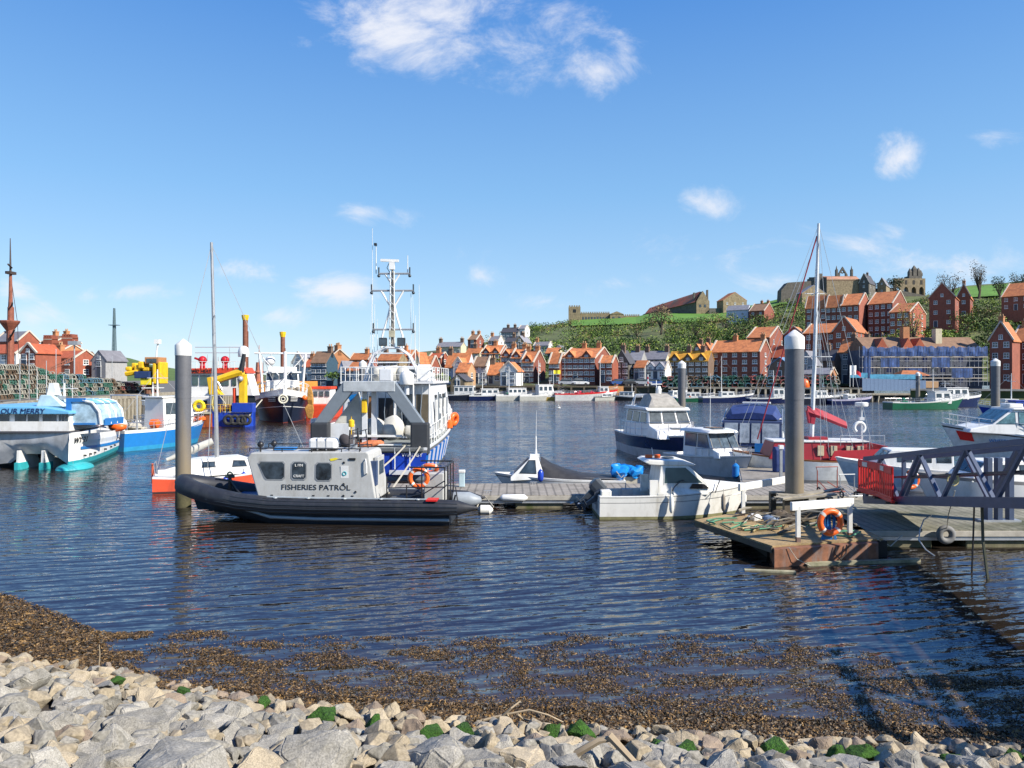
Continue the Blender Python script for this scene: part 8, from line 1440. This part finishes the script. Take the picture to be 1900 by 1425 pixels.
# ---------------------------------------------------------------- parked cars on the far quay
def car(px, Y, m_, label, z=2.95, rz=0):
    t = thing('parked_car', label, 'car', (PX(px, Y), Y, z), rz, 'cars parked on the far quay'); mb = MB(); mb.prism([(-2.0, .3), (2.0, .3), (2.05, .75), (1.3, .9), (-1.9, .95), (-2.05, .7)], 'y', -.85, .85); mb.build('body', m_, t, bevel=.08); mb = MB(); mb.prism([(-1.7, .93), (1.2, .9), (.6, 1.42), (-1.2, 1.45)], 'y', -.74, .74); mb.build('cabin', glass, t, bevel=.05); MB().prism([(-1.2, 1.44), (.6, 1.41), (.55, 1.47), (-1.15, 1.5)], 'y', -.72, .72).build('roof', m_, t)
    for x in (-1.25, 1.25):
        for y in (-.86, .72): MB().cyl((x, y, .32), (x, y + .14, .32), .32, n=12).build('wheel', M('tyre_black'), t)
cm = {'white': white, 'silver': M('silver_car', (.45, .46, .48), .3, .3), 'red': M('red_car', (.35, .02, .02), .3), 'blue': M('blue_car', (.03, .08, .25), .3), 'black': blackm}
for px, c, lb in ((1052, 'silver', 'silver car in front of the long dark brick building'), (1076, 'white', 'white car in front of the long dark brick building'), (1150, 'blue', 'blue car parked by the dark stone gable'), (1170, 'black', 'black car left of the grey cottages'), (1192, 'silver', 'silver car in front of the grey cottages'), (1216, 'blue', 'dark blue car in front of the white attic cottage'), (1246, 'white', 'white car below the golden roof'), (1272, 'red', 'red car below the golden roof'), (1300, 'silver', 'silver car at the end of the golden roofed house'), (1338, 'white', 'white car in front of the tall brick quay house'), (1385, 'silver', 'silver car right of the tall brick house door'), (1432, 'white', 'white van like car under the skylight roof')):
    car(px, 162.5 if px < 1300 else 161, cm[c], lb, 2.95, r.uniform(-8, 8))
# ---------------------------------------------------------------- boats along the far bank
def far(px, wl, L, heading, cols, bands, label, cab=None, mast=2, zb=None, zs=None, gear=(), B=None, cabm=None):
    Y = YW(max(wl, 742.2) + .6); L = L * 1.12; s = L; zb = zb or L * .17; zs = zs or L * .11
    return fishing('moored_boat', label, (PX(px, Y), Y, 0), heading, L, B or L * .3, zb, zs, cols, bands, cab or (-L * .25, L * .1, L * .15, L * .1), cabm, mast=mast * 1.15, gear=gear, rail=True, cat='boat')
bk2 = M('black_hull'); far(858, 738.5, 10, -8, [bk2, white], [(.85, 0), (1, 1)], 'long dark hulled boat at the left end of the far moorings', cab=(-1.5, 2.5, 2.0, 1.3)); far(915, 739.5, 9, 6, [navy, white], [(.8, 0), (1, 1)], 'navy hulled boat second from the left on the far bank', mast=3)
far(965, 741, 9.5, 12, [M('pale_grey_hull', (.42, .42, .38), .5), white], [(.8, 0), (1, 1)], 'pale grey hulled fishing boat below the brick terraces', mast=4, gear=((-2.5, 6, netg),)); far(1005, 740.5, 9, 15, [M('pale_grey_hull'), white], [(.8, 0), (1, 1)], 'white wheelhouse fishing boat right of the pale grey one', mast=4.5, cab=(-1, 2, 2.4, 1.3))
far(1035, 740, 7, 0, [M('ochre_hull', (.45, .30, .06), .6), white], [(.85, 0), (1, 1)], 'small ochre boat between white and red boats', gear=((-1, 5, M('ochre_net')),)); far(1088, 741, 12, 4, [M('white_hull_far', (.6, .6, .58), .5), redp], [(.82, 0), (1, 1)], 'long boat heaped with crimson gear on the far bank', mast=5, gear=((-2, 10, M('crimson_gear', (.5, .02, .05), .7)), (1.5, 8, M('crimson_gear'))), cab=(2.6, 4.4, 1.6, 1.2))
far(1128, 742, 6, 20, [M('pale_grey_hull'), blackm], [(.85, 0), (1, 1)], 'low grey boat at the foot of the orange ramp', mast=0); far(1158, 741.5, 7, 160, [blackm, whited], [(.8, 0), (1, 1)], 'small dark open boat right of the ramp', mast=1.5)
far(1252, 744, 8, 200, [bluep, white], [(.8, 0), (1, 1)], 'bright blue boat left of the middle pile', mast=3, gear=((1, 5, bluep),)); far(1290, 744.5, 7, 0, [grnp, white], [(.8, 0), (1, 1)], 'green hulled boat right of the middle pile', mast=3, gear=((-1, 5, orange),)); far(1350, 746, 9.5, 5, [navy, white], [(.78, 0), (1, 1)], 'navy sailing boat under the timber quay', mast=6, cab=(-1.5, 1, 1.1, .8)); far(1432, 747, 8, 0, [navy, white], [(.8, 0), (1, 1)], 'dark boat with white wheelhouse left of the big pile', mast=3, cab=(0, 2, 2, 1))
far(1520, 749, 10, 5, [M('black_hull'), white], [(.85, 0), (1, 1)], 'dark hulled boat behind the rigging of the red boat', mast=4, cab=(-1, 1, 1.4, 1)); far(1578, 749.5, 7.5, 8, [navy, M('lilac_band', (.4, .38, .5), .5)], [(.7, 0), (1, 1)], 'navy boat with a pale top right of the rigging', mast=0, cab=(-1, .5, 1, .8))
far(1718, 758, 10.6, 2, [grnp, white], [(.86, 0), (1, 1)], 'green hulled fishing boat with white wheelhouse at the right', mast=3, cab=(.8, 3.2, 1.8, 1.1), gear=((-3.5, 5, netg),), zb=1.9, zs=1.1, B=3.4); far(1772, 754, 8, 3, [navy, white], [(.8, 0), (1, 1)], 'navy hulled white cabin cruiser behind the green fishing boat', mast=1, cab=(-2, 1.5, 1.8, 1.1), zb=2.0, zs=1.5)
far(1872, 768, 7, 175, [royal, white], [(.8, 0), (1, 1)], 'small blue boat with a white frame mast beyond the right pile', mast=3, cab=(-.6, .9, 1.3, .9), cabm=white); far(1905, 770, 7, 178, [royal, white], [(.85, 0), (1, 1)], 'blue cabined boat at the right edge', mast=0, cab=(-2, 1.8, 1.2, .9), cabm=royal)
t = thing('mooring_buoy', 'white float moored under the jetty', 'buoy', (PX(1582, 136), 136, 0)); MB().bx(-1.6, 1.6, -.6, .6, -.1, .5).build('float', white, t, bevel=.15)
for px, c in ((1240, 'white'), ):
    pass
t = thing('ramp', 'orange tan shed wall by the slipway on the far bank', 'wall', (PX(1118, 160), 160, 0)); MB().bx(0, 4.6, 0, .5, .6, 2.8).build('panel', M('ochre_panel', (.55, .26, .09), .8, var=.3, scale=1), t)
# flags and a drilling red-white pole on the far quay
def flag(px, Y, zt, m_, label, w=1.3, h=.8, slope=0):
    t = thing('flag', label, 'flag', (PX(px, Y), Y, 2.9)); MB().cyl((0, 0, 0), (0, 0, zt - 2.9), .06, .04, 6).build('pole', white, t); mb = MB(); mb.loft([[(w * i / 6, .1 * math.sin(i * 1.2), zt - 2.9 - h * v - slope * i / 6) for v in (0, 1)] for i in range(7)], False, ring=False); mb.build('cloth', m_, t)
flag(1027, 158, PZ(687, 158), yelw, 'yellow flag above the white fishing boats', 1.5); flag(1577, 144, PZ(678, 144), M('white_cloth', (.7, .7, .7), .8), 'white and red flag hanging on the jetty pole', 1.3, 1.9); flag(1583, 144, PZ(683, 144), M('ball_red'), 'red ensign drooping on the jetty', 1.6, .8, 1.0)
t = thing('marker_pole', 'red and white banded pole at the far quay edge', 'pole', (PX(1202, 157), 157, 2.9))
for i in range(5): MB().cyl((0, 0, i * .5), (0, 0, i * .5 + .5), .12, n=8).build('band', M('ball_red') if i % 2 else white, t)
t = thing('orange_buoy', 'big orange buoy hung by the lobster pots right of the big pile', 'buoy', (PX(1493, 152), 152, PZ(715, 152))); MB().sph((0, 0, 0), 1.0, 8, (1, 1, 1.5)).build('float', orange, t, True)
# gull on the water
t = thing('gull', 'tiny white gull flying low over the water', 'gull', (PX(1037, 95), 95, .8)); MB().sph((0, 0, 0), .12, 5, (2, 1, 1)).add([(0, 0, .05), (-.1, .1, .5), (.15, 0, .05)], [(0, 1, 2)]).add([(0, 0, .05), (-.1, -.35, .35), (.15, 0, .05)], [(0, 1, 2)]).build('body', white, t)

# loose gear on the patrol vessel's after deck and more poles over the far boats
rn = random.Random(77)
for (px, Y, z, s_, m_, lb, nm) in ((668, 36, 1.62, .22, orange, 'orange float among the white bundles on the vessel deck', 'float'), (702, 35.5, 1.62, .25, M('dark_crate', (.05, .06, .07), .6), 'dark crate at the stern of the blue vessel', 'crate'), (640, 35.5, 1.62, .28, steel, 'grey steel box beside the left gantry leg', 'box'), (782, 36, 1.62, .24, whited, 'white box by the right gantry leg', 'box')):
    t = thing(nm, lb, nm, (PX(px, Y), Y, z)); mb = MB(); (mb.sph((0, 0, s_), s_, 7) if nm == 'float' else mb.bx(-s_, s_, -s_ * .7, s_ * .7, 0, s_ * 1.3)); mb.build('shell', m_, t, nm == 'float', bevel=0 if nm == 'float' else .03)
    if nm != 'float': MB().bx(-s_ * 1.04, s_ * 1.04, -s_ * .75, s_ * .75, s_ * 1.3, s_ * 1.4).build('lid', m_, t)
for px, h, lb in ((872, 5, 'first'), (968, 7, 'second'), (1048, 6, 'third'), (1128, 5.5, 'fourth')):
    t = thing('lamp_post', 'slim lamp post on the far quay, %s of four from the left' % lb, 'lamp post', (PX(px, 163.6), 164, 2.9)); MB().cyl((0, 0, 0), (0, 0, h), .08, .05, 6).build('post', M('grey_green_steel'), t); MB().bx(-.5, .1, -.12, .12, h, h + .12).build('lamp_head', steel, t)
